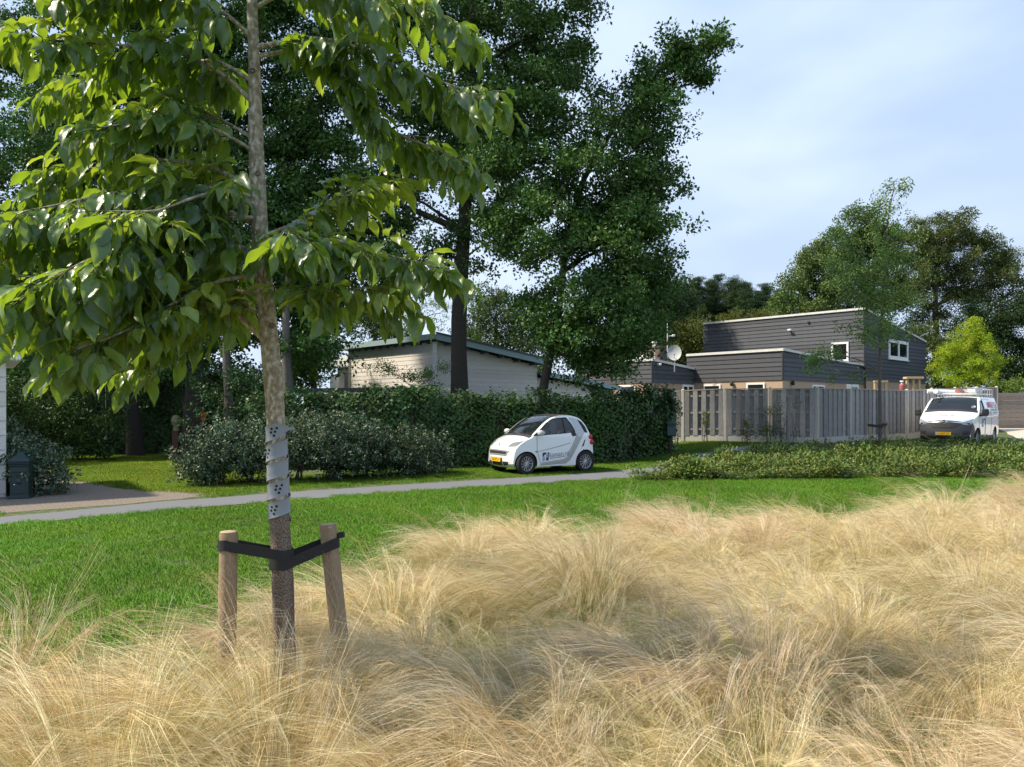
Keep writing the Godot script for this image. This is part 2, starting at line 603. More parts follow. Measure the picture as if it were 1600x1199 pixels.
func bed_outline() -> Array:
	return [Vector2(-4.4, 0.4), Vector2(-4.0, 3.1), Vector2(-2.9, 3.6), Vector2(-2.2, 3.95), Vector2(-1.8, 4.35), Vector2(-1.3, 5.0), Vector2(-1.05, 6.4), Vector2(-0.6, 7.2), Vector2(-0.1, 8.2), Vector2(0.8, 7.9), Vector2(1.9, 9.4), Vector2(3.1, 9.0), Vector2(4.0, 8.5), Vector2(5.2, 9.5), Vector2(8.8, 11.9), Vector2(10.0, 11.2), Vector2(6.0, 5.0), Vector2(3.4, 0.4)]


func ribbon(a: Array, c: Array, up: float) -> Array:
	var g := []
	for i in a.size() - 1:
		for s in 6:
			var t := s / 6.0
			var p: Vector2 = a[i].lerp(a[i + 1], t)
			var q: Vector2 = c[i].lerp(c[i + 1], t)
			var row := []
			for k in 5:
				var r := p.lerp(q, k / 4.0)
				# worn, uneven edges
				if k == 0 or k == 4:
					r += (p - q).normalized() * (0.05 if k == 0 else -0.05) * soft_noise.get_noise_2d(r.x * 9.0, r.y * 9.0) * 2.0
				row.append(on_ground(r.x, -r.y, up))
			g.append(row)
	return g


func sheet(called: String, outline: Array, up: float, mat: Material) -> void:
	var poly := PackedVector2Array()
	for i in outline.size():
		var p: Vector2 = outline[i]
		var q: Vector2 = outline[(i + 1) % outline.size()]
		for s in 5:
			var r := p.lerp(q, s / 5.0)
			var side := (q - p).orthogonal().normalized()
			poly.append(r + side * soft_noise.get_noise_2d(r.x * 6.0, r.y * 6.0) * 0.22)
	# cut into squares so that the sheet follows the ground
	var b := MB.new()
	var box := Rect2(poly[0], Vector2.ZERO)
	for p in poly:
		box = box.expand(p)
	var x := floorf(box.position.x)
	while x < box.end.x:
		var y := floorf(box.position.y)
		while y < box.end.y:
			for piece in Geometry2D.intersect_polygons(poly, PackedVector2Array([Vector2(x, y), Vector2(x + 1, y), Vector2(x + 1, y + 1), Vector2(x, y + 1)])):
				var idx := Geometry2D.triangulate_polygon(piece)
				for i in range(0, idx.size(), 3):
					var t := [piece[idx[i]], piece[idx[i + 1]], piece[idx[i + 2]]]
					if (t[1] - t[0]).cross(t[2] - t[0]) < 0:
						t = [t[0], t[2], t[1]]
					b.tri(on_ground(t[0].x, -t[0].y, up), on_ground(t[1].x, -t[1].y, up), on_ground(t[2].x, -t[2].y, up))
			y += 1.0
		x += 1.0
	structure(called, b.mesh(), mat)


# ---------------------------------------------------------------- buildings
# horizontal boards on a wall from a to b (on the wall's foot), outward normal nn, with a top that may slope
func boards(parent: Node, a: Vector3, b: Vector3, nn: Vector3, y0: float, top_a: float, top_b: float, pitch: float, mats: Array, tilt := 0.13) -> void:
	var along := (b - a).normalized()
	var ln := a.distance_to(b)
	var y := y0
	var k := 0
	while y < maxf(top_a, top_b) - 0.03:
		var h := pitch
		var s0 := 0.0
		var s1 := 1.0
		var mid := y + h * 0.6
		if absf(top_a - top_b) > 0.01:
			var cut := clampf((mid - top_a) / (top_b - top_a), 0.0, 1.0)
			if top_b < top_a:
				s1 = minf(1.0, cut if mid > top_b else 1.0)
			else:
				s0 = cut if mid > top_a else 0.0
		elif y + h > top_a:
			h = top_a - y
		if s1 - s0 > 0.02:
			var span := (s1 - s0) * ln - 0.006
			var p := a.lerp(b, (s0 + s1) * 0.5)
			p.y = y + h * 0.5
			var bs := Basis(along, Vector3.UP, along.cross(Vector3.UP))
			if bs.z.dot(nn) < 0:
				bs = Basis(-along, Vector3.UP, nn)
			bs = bs * Basis(Vector3.RIGHT, -tilt)
			var t := Transform3D(bs * Basis.from_scale(Vector3(span, h * 1.03, 0.022)), p + nn * (0.024 + rnd(-0.002, 0.002)))
			part("board", unit_box, mats[rng.randi() % mats.size()], parent, t)
		y += pitch
		k += 1


func prism(corner: Vector3, ul: Vector3, ur: Vector3, y0: float, y_corner: float, y_far: float) -> ArrayMesh:
	var b := MB.new()
	var p := [corner, corner + ur, corner + ur + ul, corner + ul]
	var top := [y_corner, y_far, y_far, y_corner]
	var lo := []
	var hi := []
	for i in 4:
		lo.append(Vector3(p[i].x, y0, p[i].z))
		hi.append(Vector3(p[i].x, top[i], p[i].z))
	for i in 4:
		var j := (i + 1) % 4
		b.quad(lo[i], lo[j], hi[j], hi[i])
	b.quad(hi[0], hi[1], hi[2], hi[3])
	return b.mesh()


func bar(a: Vector3, c: Vector3, w: float, h: float, up := Vector3.UP) -> Transform3D:
	var z := (c - a).normalized()
	var bs := facing(z, up)
	return Transform3D(bs * Basis.from_scale(Vector3(w, h, a.distance_to(c))), (a + c) * 0.5)


# a window in a wall: frame bars, panes and a sill, standing a little proud of the wall
func window(parent: Node, a: Vector3, b: Vector3, nn: Vector3, y0: float, y1: float, lights := 1, frame := 0.09) -> void:
	var al := (b - a).normalized()
	var w := a.distance_to(b)
	var mid := (a + b) * 0.5
	mid.y = (y0 + y1) * 0.5
	var bs := Basis(al, Vector3.UP, nn)
	if al.cross(Vector3.UP).dot(nn) < 0:
		bs = Basis(-al, Vector3.UP, nn)
	var h := y1 - y0
	var f := MB.new()
	f.cbox(Transform3D(bs, mid + Vector3(0, h * 0.5 - frame * 0.5, 0) + nn * 0.03), Vector3(w, frame, 0.09), 0.008)
	f.cbox(Transform3D(bs, mid - Vector3(0, h * 0.5 - frame * 0.5, 0) + nn * 0.03), Vector3(w, frame, 0.09), 0.008)
	for k in lights + 1:
		var s := -w * 0.5 + frame * 0.5 + (w - frame) * k / lights
		f.cbox(Transform3D(bs, mid + bs.x * s + nn * 0.03), Vector3(frame, h - 2.0 * frame, 0.088), 0.008)
	var win := part("window", f.mesh(), M.white_paint, parent)
	for k in lights:
		var s := -w * 0.5 + frame + (w - frame) * (k + 0.5) / lights - frame * 0.5
		part("pane", unit_box, M.dark_glass, win, Transform3D(bs * Basis.from_scale(Vector3((w - frame) / lights - frame, h - 2.0 * frame, 0.02)), mid + bs.x * s + nn * 0.02))
	part("sill", unit_box, M.white_paint, win, Transform3D(bs * Basis.from_scale(Vector3(w + 0.1, 0.05, 0.16)), mid - Vector3(0, h * 0.5 + 0.03, 0) + nn * 0.06))


func dark_block(parent: Node, corner: Vector3, ul: Vector3, ur: Vector3, l1: float, l2: float, base: float, sid: float, top: float, top_far: float) -> void:
	part("brick_wall", prism(corner, ul * l1, ur * l2, base, sid, sid), M.brick, parent)
	part("upper_wall", prism(corner - ul * 0.004 - ur * 0.004, ul * (l1 + 0.008), ur * (l2 + 0.008), sid + 0.004, top - 0.06, top_far - 0.06), M.house_core, parent)
	boards(parent, corner, corner + ul * l1, -ur, sid, top - 0.05, top - 0.05, 0.235, M.siding)
	boards(parent, corner, corner + ur * l2, -ul, sid, top - 0.05, top_far - 0.05, 0.235, M.siding)
	# roof sheet and pale edge trim
	var up := Vector3.UP
	var a := corner + up * top
	var c := corner + ul * l1 + up * top
	var e := corner + ur * l2 + up * top_far
	var r := MB.new()
	r.quad(a, e, e + ul * l1, c)
	part("roof", r.mesh(), M.roof_felt, parent)
	part("roof_trim", unit_box, M.trim, parent, bar(a - ur * 0.03 - ul * 0.09 + up * 0.02, c - ur * 0.03 + up * 0.02, 0.14, 0.13))
	part("roof_trim", unit_box, M.trim, parent, bar(a - ul * 0.03 + ur * 0.05 + up * 0.017, e - ul * 0.03 + up * 0.017, 0.14, 0.12))
	part("corner_post", unit_box, M.siding[0], parent, bar(corner - ul * 0.03 - ur * 0.03 + up * (sid + 0.003), corner - ul * 0.03 - ur * 0.03 + up * (top - 0.06), 0.09, 0.09, Vector3.RIGHT))


func dark_house() -> void:
	var ul := Vector3(-0.687, 0, -0.727)
	var ur := Vector3(0.727, 0, -0.687)
	var o := thing("timber_clad_house", "black timber-clad house with brick base and sloping roofs behind the slatted fence", "house")
	var tall := Vector3(21.3, 0, -44.7)
	dark_block(o, tall, ul, ur, 11.1, 10.8, 0.2, 3.38, 7.68, 6.33)
	var wing := Vector3(13.77, 0, -37.6)
	dark_block(o, wing, ul, ur, 5.66, 10.3, 0.2, 3.12, 4.65, 4.22)
	var low := Vector3(7.34, 0, -38.7)
	dark_block(o, low, ul, ur, 5.2, 3.92, 0.2, 3.02, 4.2, 3.87)
	window(o, tall + ul * 0.886 - ur * 0.04, tall + ul * 1.95 - ur * 0.04, -ur, 4.55, 5.75, 1, 0.12)
	window(o, tall + ur * 3.75 - ul * 0.04, tall + ur * 7.17 - ul * 0.04, -ul, 4.85, 6.1, 2, 0.2)
	window(o, wing + ul * 3.5, wing + ul * 4.57, -ur, 1.9, 2.98, 1)
	window(o, wing + ul * 0.94, wing + ul * 1.98, -ur, 1.9, 3.0, 1)
	window(o, wing + ur * 3.28, wing + ur * 4.77, -ul, 1.9, 2.95, 1)
	window(o, wing + ur * 7.7, wing + ur * 9.4, -ul, 1.6, 3.08, 1, 0.16)
	window(o, low + ul * 1.04, low + ul * 2.16, -ur, 1.9, 2.92, 1)
	window(o, low + ur * 2.7, low + ur * 3.84, -ul, 1.7, 2.98, 2, 0.12)
	# drain pipe in the inner corner
	var b := MB.new()
	b.tube([tall + Vector3(-0.05, 0.8, 0.25), tall + Vector3(-0.05, 4.3, 0.25)], [0.05, 0.05], 8)
	part("drain_pipe", b.mesh(), M.black_plastic, o)
	# wall lamps and a vent
	for p in [wing + ur * 0.9 - ul * 0.12 + Vector3.UP * 3.0, wing + ul * 2.8 - ur * 0.12 + Vector3.UP * 3.0, low + ul * 0.35 - ur * 0.12 + Vector3.UP * 2.92]:
		b = MB.new()
		b.lathe(Transform3D(Basis.IDENTITY, p), [Vector2(0.0, 0.12), Vector2(0.07, 0.1), Vector2(0.1, 0.0), Vector2(0.08, -0.12), Vector2(0.0, -0.14)], 10)
		part("wall_lamp", b.mesh(), M.black_plastic, o)
	for p in [tall + ul * 4.6 - ur * 0.22 + Vector3.UP * 6.75, low + ur * 0.35 - ul * 0.2 + Vector3.UP * 3.98]:
		b = MB.new()
		b.cbox(Transform3D(Basis(Vector3.UP, 0.6), p), Vector3(0.13, 0.11, 0.24), 0.02)
		b.tube([p, p + Vector3(0.1, 0.05, -0.25)], [0.04, 0.04], 6)
		part("security_camera", b.mesh(), M.white_paint, o)
	b = MB.new()
	b.cbox(Transform3D(facing(-ur), tall + ul * 6.6 - ur * 0.12 + Vector3.UP * 4.83), Vector3(0.75, 0.3, 0.2), 0.02)
	part("roof_vent", b.mesh(), M.white_paint, o)
	b = MB.new()
	b.cbox(Transform3D(facing(-ur), tall + ul * 3.4 - ur * 0.05 + Vector3.UP * 7.15), Vector3(0.16, 0.16, 0.14), 0.03)
	part("outside_lamp", b.mesh(), M.black_plastic, o)

	# flat brick chimney stack on the low roof with a cowl
	var ch := low + ur * 1.9 + ul * 1.3
	var cs := thing("chimney_stack", "wide dark brick chimney stack with a pale cowl on the low roof", "chimney", Vector3(ch.x, 3.9, ch.z))
	var bs := Basis(ul, Vector3.UP, ul.cross(Vector3.UP)).orthonormalized()
	part("stack", unit_box, M.chimney, cs, Transform3D(bs * Basis.from_scale(Vector3(1.5, 1.15, 0.9)), Vector3(0, 0.5, 0)))
	part("coping", unit_box, M.roof_felt, cs, Transform3D(bs * Basis.from_scale(Vector3(1.62, 0.08, 1.02)), Vector3(0, 1.12, 0)))
	b = MB.new()
	b.lathe(Transform3D(Basis.IDENTITY, Vector3(0.05, 1.16, 0)), [Vector2(0.1, 0), Vector2(0.1, 0.2), Vector2(0.15, 0.22), Vector2(0.15, 0.3), Vector2(0.0, 0.33)], 12)
	part("cowl", b.mesh(), M.trim, cs)
	dish(Vector3(8.489, 3.892, -38.6), Vector3(8.489, 4.561, -38.6), 0.42, Vector3(-0.25, 0.18, 0.95), "large grey oval satellite dish on the low roof edge beside the chimney")
	dish(Vector3(7.2, 4.497, -39.6), Vector3(6.891, 5.766, -39.6), 0.45, Vector3(-0.9, 0.35, 0.5), "white satellite dish seen nearly edge on, high on a mast above the chimney")
	mast(Vector3(8.458, 4.748, -40.2), 1.55, "tall thin pale mast with a side arm, behind the large satellite dish")
	mast(Vector3(7.74, 4.733, -40), 0.95, "short thin pale mast standing left of the taller one on the chimney")
	# white flue box at the left of the chimney
	var fl := thing("flue_cowl", "white bent flue cowl at the left foot of the chimney stack", "flue", Vector3(7.059, 4.13, -39.2))
	b = MB.new()
	b.tube([Vector3(0.1, -0.1, 0), Vector3(0.1, 0.12, 0), Vector3(0.02, 0.27, 0), Vector3(-0.15, 0.26, 0), Vector3(-0.24, 0.12, 0)], [0.1, 0.1, 0.1, 0.1, 0.1], 10)
	part("bend", b.mesh(), M.white_paint, fl)
	b = MB.new()
	b.tube([Vector3(0.1, -0.2, 0), Vector3(0.1, -0.08, 0)], [0.13, 0.13], 10)
	part("collar", b.mesh(), M.trim, fl)


func dish(foot: Vector3, head: Vector3, r: float, look: Vector3, label: String) -> void:
	var o := thing("satellite_dish", label, "satellite dish", foot, "satellite dishes on the low roof")
	var h := head - foot
	var b := MB.new()
	b.tube([Vector3(0, -0.3, 0), Vector3(0, h.y * 0.6, 0), h - look.normalized() * 0.08], [0.03, 0.03, 0.03], 8)
	part("mast", b.mesh(), M.aluminium, o)
	var bs := facing(look) * Basis(Vector3.RIGHT, PI / 2)
	b = MB.new()
	var prof := []
	for k in 9:
		var s := k / 8.0
		prof.append(Vector2(r * s, 0.12 * r * 2.0 * s * s))
	b.lathe(Transform3D(bs * Basis.from_scale(Vector3(0.85, 1, 1)), h), prof, 24)
	part("reflector", b.mesh(), M.dish, o)
	b = MB.new()
	var tip := h + look.normalized() * r * 0.9 - Vector3(0, r * 0.35, 0)
	b.tube([h - Vector3(0, r * 0.8, 0), tip], [0.016, 0.016], 6)
	b.cbox(Transform3D(facing(look), tip), Vector3(0.09, 0.09, 0.14), 0.02)
	part("receiver_arm", b.mesh(), M.aluminium, o)


func mast(foot: Vector3, h: float, label: String) -> void:
	var o := thing("aerial_mast", label, "aerial", foot, "aerials on the low roof")
	var b := MB.new()
	b.tube([Vector3(0, -0.5, 0), Vector3(0, h, 0)], [0.032, 0.025], 8)
	part("pole", b.mesh(), M.trim, o)
	if h > 1.2:
		b = MB.new()
		b.tube([Vector3(0, h * 0.55, 0), Vector3(0.3, h * 0.56, 0.02)], [0.02, 0.02], 6)
		b.cbox(Transform3D(Basis.IDENTITY, Vector3(0.32, h * 0.57, 0.02)), Vector3(0.16, 0.12, 0.1), 0.02)
		part("side_arm", b.mesh(), M.white_paint, o)


func white_bungalow() -> void:
	var ul := Vector3(-0.665, 0, -0.747)
	var ur := Vector3(0.747, 0, -0.665)
	var up := Vector3.UP
	var o := thing("white_bungalow", "white weatherboard bungalow with a sloping grey-green roof behind the ivy hedge", "house")
	var c := Vector3(-2.8, 0, -27.0)
	var l1 := 6.2
	var l2 := 5.1
	part("wall_core", prism(c, ul * l1, ur * l2, 0.0, 4.14, 3.44), M.bungalow[0], o)
	boards(o, c, c + ul * l1, -ur, 0.6, 4.12, 4.12, 0.162, M.bungalow, 0.07)
	boards(o, c, c + ur * l2, -ul, 0.6, 4.12, 3.42, 0.162, M.bungalow, 0.07)
	part("corner_board", unit_box, M.bungalow[2], o, bar(c - ul * 0.045 - ur * 0.045 + up * 0.5, c - ul * 0.045 - ur * 0.045 + up * 4.1, 0.16, 0.16, Vector3.RIGHT))
	part("corner_board", unit_box, M.bungalow[2], o, bar(c + ul * (l1 - 0.05) - ur * 0.05 + up * 0.5, c + ul * (l1 - 0.05) - ur * 0.05 + up * 4.1, 0.14, 0.1, Vector3.RIGHT))
	# overhanging roof: deck, fascia, rafter ends
	var a := c - ul * 0.4 - ur * 0.3 + up * 4.3
	var e := c - ul * 0.4 + ur * (l2 + 0.35) + up * 3.58
	var d1 := ul * (l1 + 0.8)
	var b := MB.new()
	for s in [[0.0, 1.0], [-0.1, -1.0]]:
		var q := [a + up * s[0], e + up * s[0], e + d1 + up * s[0], a + d1 + up * s[0]]
		if s[1] > 0:
			b.quad(q[0], q[1], q[2], q[3])
		else:
			b.quad(q[3], q[2], q[1], q[0])
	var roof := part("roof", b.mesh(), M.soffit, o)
	part("roof_felt", unit_box, M.roof_felt, roof, Transform3D(Basis((e - a) * 0.99, (e - a).cross(ul).normalized() * -0.03, d1 * 0.99), (a + e + d1) * 0.5 + up * 0.03))
	part("fascia", unit_box, M.fascia, roof, bar(a + up * -0.02 - ur * 0.02 - ul * 0.03, a + d1 - up * 0.02 - ur * 0.02, 0.05, 0.2))
	part("fascia", unit_box, M.fascia, roof, bar(a - up * 0.03 - ul * 0.02 + ur * 0.03, e - up * 0.03 - ul * 0.02, 0.05, 0.22))
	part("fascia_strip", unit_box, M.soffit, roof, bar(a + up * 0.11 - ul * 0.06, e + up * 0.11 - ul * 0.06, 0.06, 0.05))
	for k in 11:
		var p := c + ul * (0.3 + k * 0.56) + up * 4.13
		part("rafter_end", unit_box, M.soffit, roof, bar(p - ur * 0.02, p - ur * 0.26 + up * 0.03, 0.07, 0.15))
	for k in 6:
		var s := (0.4 + k * 0.86) / l2
		var p := (c + up * 4.13).lerp(c + ur * l2 + up * 3.44, s)
		part("rafter_end", unit_box, M.soffit, roof, bar(p - ul * 0.02, p - ul * 0.36 + up * 0.02, 0.07, 0.15))
	# lower section at the right end under its own roof
	var lc := c + ur * (l2 + 0.02) + ul * 0.25
	part("low_wall_core", prism(lc, ul * 5.0, ur * 5.0, 0.0, 3.0, 2.45), M.bungalow[0], o)
	boards(o, lc, lc + ur * 5.0, -ul, 0.6, 2.98, 2.43, 0.162, M.bungalow, 0.07)
	var la := lc - ul * 0.4 + ur * 0.05 + up * 3.14
	var le := lc - ul * 0.4 + ur * 5.4 + up * 2.55
	var low_roof := part("low_roof", unit_box, M.roof_felt, o, Transform3D(Basis(le - la, (le - la).cross(ul).normalized() * -0.07, ul * 5.4), (la + le) * 0.5 + ul * 2.7))
	part("fascia", unit_box, M.fascia, low_roof, low_roof.transform.affine_inverse() * bar(la - ul * 0.03, le - ul * 0.03, 0.05, 0.2))
	window(o, lc + ur * 2.3, lc + ur * 3.8, -ul, 1.2, 2.3, 1, 0.1)
	# lower white end wing with a dark window under a pale fascia
	var w := c + ul * (l1 + 0.05) + ur * 0.5
	part("end_wing", prism(w, ul * 2.0, ur * 4.0, 0.0, 3.72, 3.4), M.bungalow[2], o)
	part("wing_fascia", unit_box, M.white_paint, o, bar(w - ur * 0.25 + up * 3.72 - ul * 0.1, w - ur * 0.25 + up * 3.72 + ul * 2.3, 0.5, 0.45))
	window(o, w + ul * 0.12, w + ul * 0.75, -ur, 2.45, 3.3, 1, 0.07)
	b = MB.new()
	b.cbox(Transform3D(facing(-ur), w + ul * 1.5 - ur * 0.28 + up * 1.6), Vector3(0.9, 3.2, 0.3), 0.06)
	part("screen_wall", b.mesh(), M.white_paint, o)

	# flat-roofed shed in front of it
	var sh := thing("garden_shed", "dark flat-roofed garden shed between the hedge and the white bungalow", "shed", Vector3(-4.9, 0, -24.3))
	var sl := Vector3(-0.95, 0, -0.3).normalized()
	var sr := Vector3(0.3, 0, -0.95).normalized()
	part("wall", prism(Vector3(1.7, 0, 0), sl * 4.2, sr * 1.4, 0.0, 2.2, 2.2), M.bark, sh)
	part("roof", unit_box, M.roof_felt, sh, Transform3D(Basis(sl * 4.6, up * 0.12, sr * 1.8), Vector3(1.7, 2.32, 0) + sl * 2.1 + sr * 0.7))
	part("roof_edge", unit_box, M.grey_bark, sh, bar(Vector3(1.9, 2.3, 0) - sr * 0.23, Vector3(1.9, 2.3, 0) + sl * 4.65 - sr * 0.23, 0.03, 0.16))


func neighbour_house() -> void:
	var o := thing("neighbour_house", "pale grey house corner with a white eave at the left edge", "house", Vector3(-9.72, 0, -14.2))
	o.rotation.y = 0.63
	var b := MB.new()
	b.cbox(Transform3D(Basis.IDENTITY, Vector3(-2.0, 1.3, -1.5)), Vector3(4.0, 2.8, 3.0), 0.02)
	part("wall", b.mesh(), M.trim, o)
	for k in 9:
		part("board", unit_box, M.bungalow[k % 3], o, Transform3D(Basis.from_scale(Vector3(3.98, 0.26, 0.03)), Vector3(-2.0, 0.2 + k * 0.28, 0.018)))
	b = MB.new()
	b.cbox(Transform3D(Basis.IDENTITY, Vector3(-1.9, 2.7, -1.5)), Vector3(4.3, 0.16, 3.5), 0.02)
	var roof := part("eave", b.mesh(), M.white_paint, o)
	b = MB.new()
	b.cbox(Transform3D(Basis.IDENTITY, Vector3(-1.9, 2.82, -1.5)), Vector3(4.4, 0.08, 3.6), 0.01)
	part("roof", b.mesh(), M.fascia, roof)


# ---------------------------------------------------------------- fences
func fences() -> void:
	var o := thing("slatted_fence", "weathered grey vertical-board fence with pale concrete posts round the dark house", "fence")
	var corner := Vector3(11.15, 0, -27.0)
	fence_run(o, corner, Vector3(5.3, 0, -29.95), 4, false)
	fence_run(o, corner, Vector3(23.6, 0, -36.0), 7, true)
	# board fence lying level at the right edge
	var p := thing("board_fence", "brown fence of wide level boards at the right edge behind the van", "fence")
	var a := Vector3(24.3, 0, -37.2)
	var e := Vector3(33.0, 0, -38.6)
	var dir := (e - a).normalized()
	var nn := Vector3(-dir.z, 0, dir.x)
	if nn.z < 0:
		nn = -nn
	for k in 5:
		var s := a + dir * (2.05 * k)
		part("post", unit_box, M.plank[1], p, Transform3D(facing(nn) * Basis.from_scale(Vector3(0.12, 2.1, 0.1)), s + Vector3.UP * 1.6 + nn * 0.05))
	for k in 4:
		for r in 9:
			var s := a + dir * (2.05 * k + 1.025)
			part("board", unit_box, M.plank[rng.randi() % 3], p, Transform3D(facing(nn) * Basis(Vector3.FORWARD, rnd(-0.004, 0.004)) * Basis.from_scale(Vector3(1.93, 0.2, 0.022)), s + Vector3.UP * (0.72 + r * 0.205) + nn * (0.02 if r % 2 else -0.03)))


func fence_run(o: Node, a: Vector3, e: Vector3, panels: int, close: bool) -> void:
	var dir := (e - a).normalized()
	var nn := Vector3(-dir.z, 0, dir.x)
	if nn.z < 0:
		nn = -nn
	var step := a.distance_to(e) / panels
	var bs := facing(nn)
	var post := MB.new()
	post.cbox(Transform3D(Basis.IDENTITY, Vector3(0, 1.03, 0)), Vector3(0.11, 2.06, 0.12), 0.012)
	post.lathe(Transform3D(Basis.from_scale(Vector3(1, 1, 1)), Vector3(0, 2.06, 0)), [Vector2(0.072, 0.0), Vector2(0.068, 0.035), Vector2(0.035, 0.06), Vector2(0.0, 0.066)], 8)
	var pm := post.mesh()
	var shapes := []
	for k in 3:
		var b := MB.new()
		b.cbox(Transform3D(Basis.IDENTITY, Vector3.ZERO), Vector3([0.176, 0.184, 0.18][k], 1.76, 0.02), 0.004)
		shapes.append(b.mesh())
	for k in panels + 1:
		var p := a + dir * step * k
		if k == 0 and not close:
			continue
		part("post", pm, M.concrete, o, Transform3D(bs, on_ground(p.x, p.z, -0.02)))
	for k in panels:
		var p0 := a + dir * (step * k + 0.08)
		var p1 := a + dir * (step * (k + 1) - 0.08)
		p0.y = ground(p0.x, p0.z)
		p1.y = ground(p1.x, p1.z)
		var cap := MB.new()
		cap.cbox(Transform3D(Basis.IDENTITY, Vector3.ZERO), Vector3(0.1, 0.04, 1), 0.005)
		var panel := part("fence_panel", cap.mesh(), M.plank[2], o, Transform3D(bar(p0, p1, 1, 1).basis, (p0 + p1) * 0.5 + Vector3.UP * 2.03))
		var inv := panel.transform.affine_inverse()
		part("gravel_board", unit_box, M.concrete, panel, inv * bar(p0 + Vector3.UP * 0.1, p1 + Vector3.UP * 0.1, 0.05, 0.3))
		for y in [0.5, 1.15, 1.8]:
			part("rail", unit_box, M.fence_board[2], panel, inv * bar(p0 + Vector3.UP * y, p1 + Vector3.UP * y, 0.03, 0.07))
		var n := int(p0.distance_to(p1) / (0.15 if close else 0.158))
		for i in n:
			var s := (i + 0.5) / n
			var q := p0.lerp(p1, s)
			q.y += 1.13 + rnd(-0.012, 0.012)
			var front := 0.032
			if not close and i % 2 == 1:
				front = -0.045
			elif close and i % 2 == 1:
				front = 0.004
			part("board", shapes[rng.randi() % 3], M.fence_board[rng.randi() % 5], panel, inv * Transform3D(bs * Basis(Vector3.BACK, rnd(-0.005, 0.005)), q + nn * front))


# ---------------------------------------------------------------- foliage helpers
# one leaf: a folded, pointed blade; q = 4 vertices, or 6 when rounded
func add_leaf(b: MB, p: Vector3, d: Vector3, side: Vector3, ln: float, w: float, fold: float, round_ := false) -> void:
	var up := side.cross(d).normalized()
	if round_:
		var i := b.put(p, up)
		b.put(p + d * ln * 0.35 + side * w * 0.5 + up * fold * w, up)
		b.put(p + d * ln * 0.75 + side * w * 0.42 + up * fold * w * 0.6, up)
		b.put(p + d * ln - up * fold * w * 0.4, up)
		b.put(p + d * ln * 0.75 - side * w * 0.42 + up * fold * w * 0.6, up)
		b.put(p + d * ln * 0.35 - side * w * 0.5 + up * fold * w, up)
		b.tri_i(i, i + 1, i + 2)
		b.tri_i(i, i + 2, i + 3)
		b.tri_i(i, i + 3, i + 4)
		b.tri_i(i, i + 4, i + 5)
	else:
		var i := b.put(p, up)
		b.put(p + d * ln * 0.45 + side * w * 0.5 + up * fold * w, (up - side * 0.4).normalized())
		b.put(p + d * ln - up * fold * w * 0.5, up)
		b.put(p + d * ln * 0.45 - side * w * 0.5 + up * fold * w, (up + side * 0.4).normalized())
		b.tri_i(i, i + 1, i + 2)
		b.tri_i(i, i + 2, i + 3)


func tone(c: Array, spread: float) -> Color:
	var k := 1.0 + rnd(-spread, spread)
	var h := rnd(-spread, spread) * 0.5
	return Color(c[0] * k * (1.0 + h), c[1] * k, c[2] * k * (1.0 - h))


# a twig along +z with leaves on it
func spray(n: int, twig: float, ln: float, w: float, droop: float, c: Array, spread := 0.3, bushy := 1.0, round_ := false) -> ArrayMesh:
	var b := MB.new()
	for k in n:
		var s := pow(rnd(0, 1), 0.8)
		var p := Vector3(rnd(-1, 1) * twig * 0.33 * bushy, rnd(-1, 1) * twig * 0.28 * bushy, (s - 0.4) * twig)
		var d := (Vector3(rnd(-1, 1), rnd(-0.8, 0.8) - droop, rnd(-0.3, 1.0))).normalized()
		var side := d.cross(rdir()).normalized()
		# leaves mostly lie with their upper face to the sky
		var flat := d.cross(Vector3.UP)
		if flat.length() > 0.2 and rnd(0, 1) < 0.6:
			side = (flat.normalized() + rdir() * 0.5).normalized()
			side = (side - d * side.dot(d)).normalized()
		b.tint = tone(c, spread)
		var f := rnd(0.7, 1.2)
		add_leaf(b, p, d, side, ln * f, w * f, rnd(0.05, 0.25), round_)
	return b.mesh()


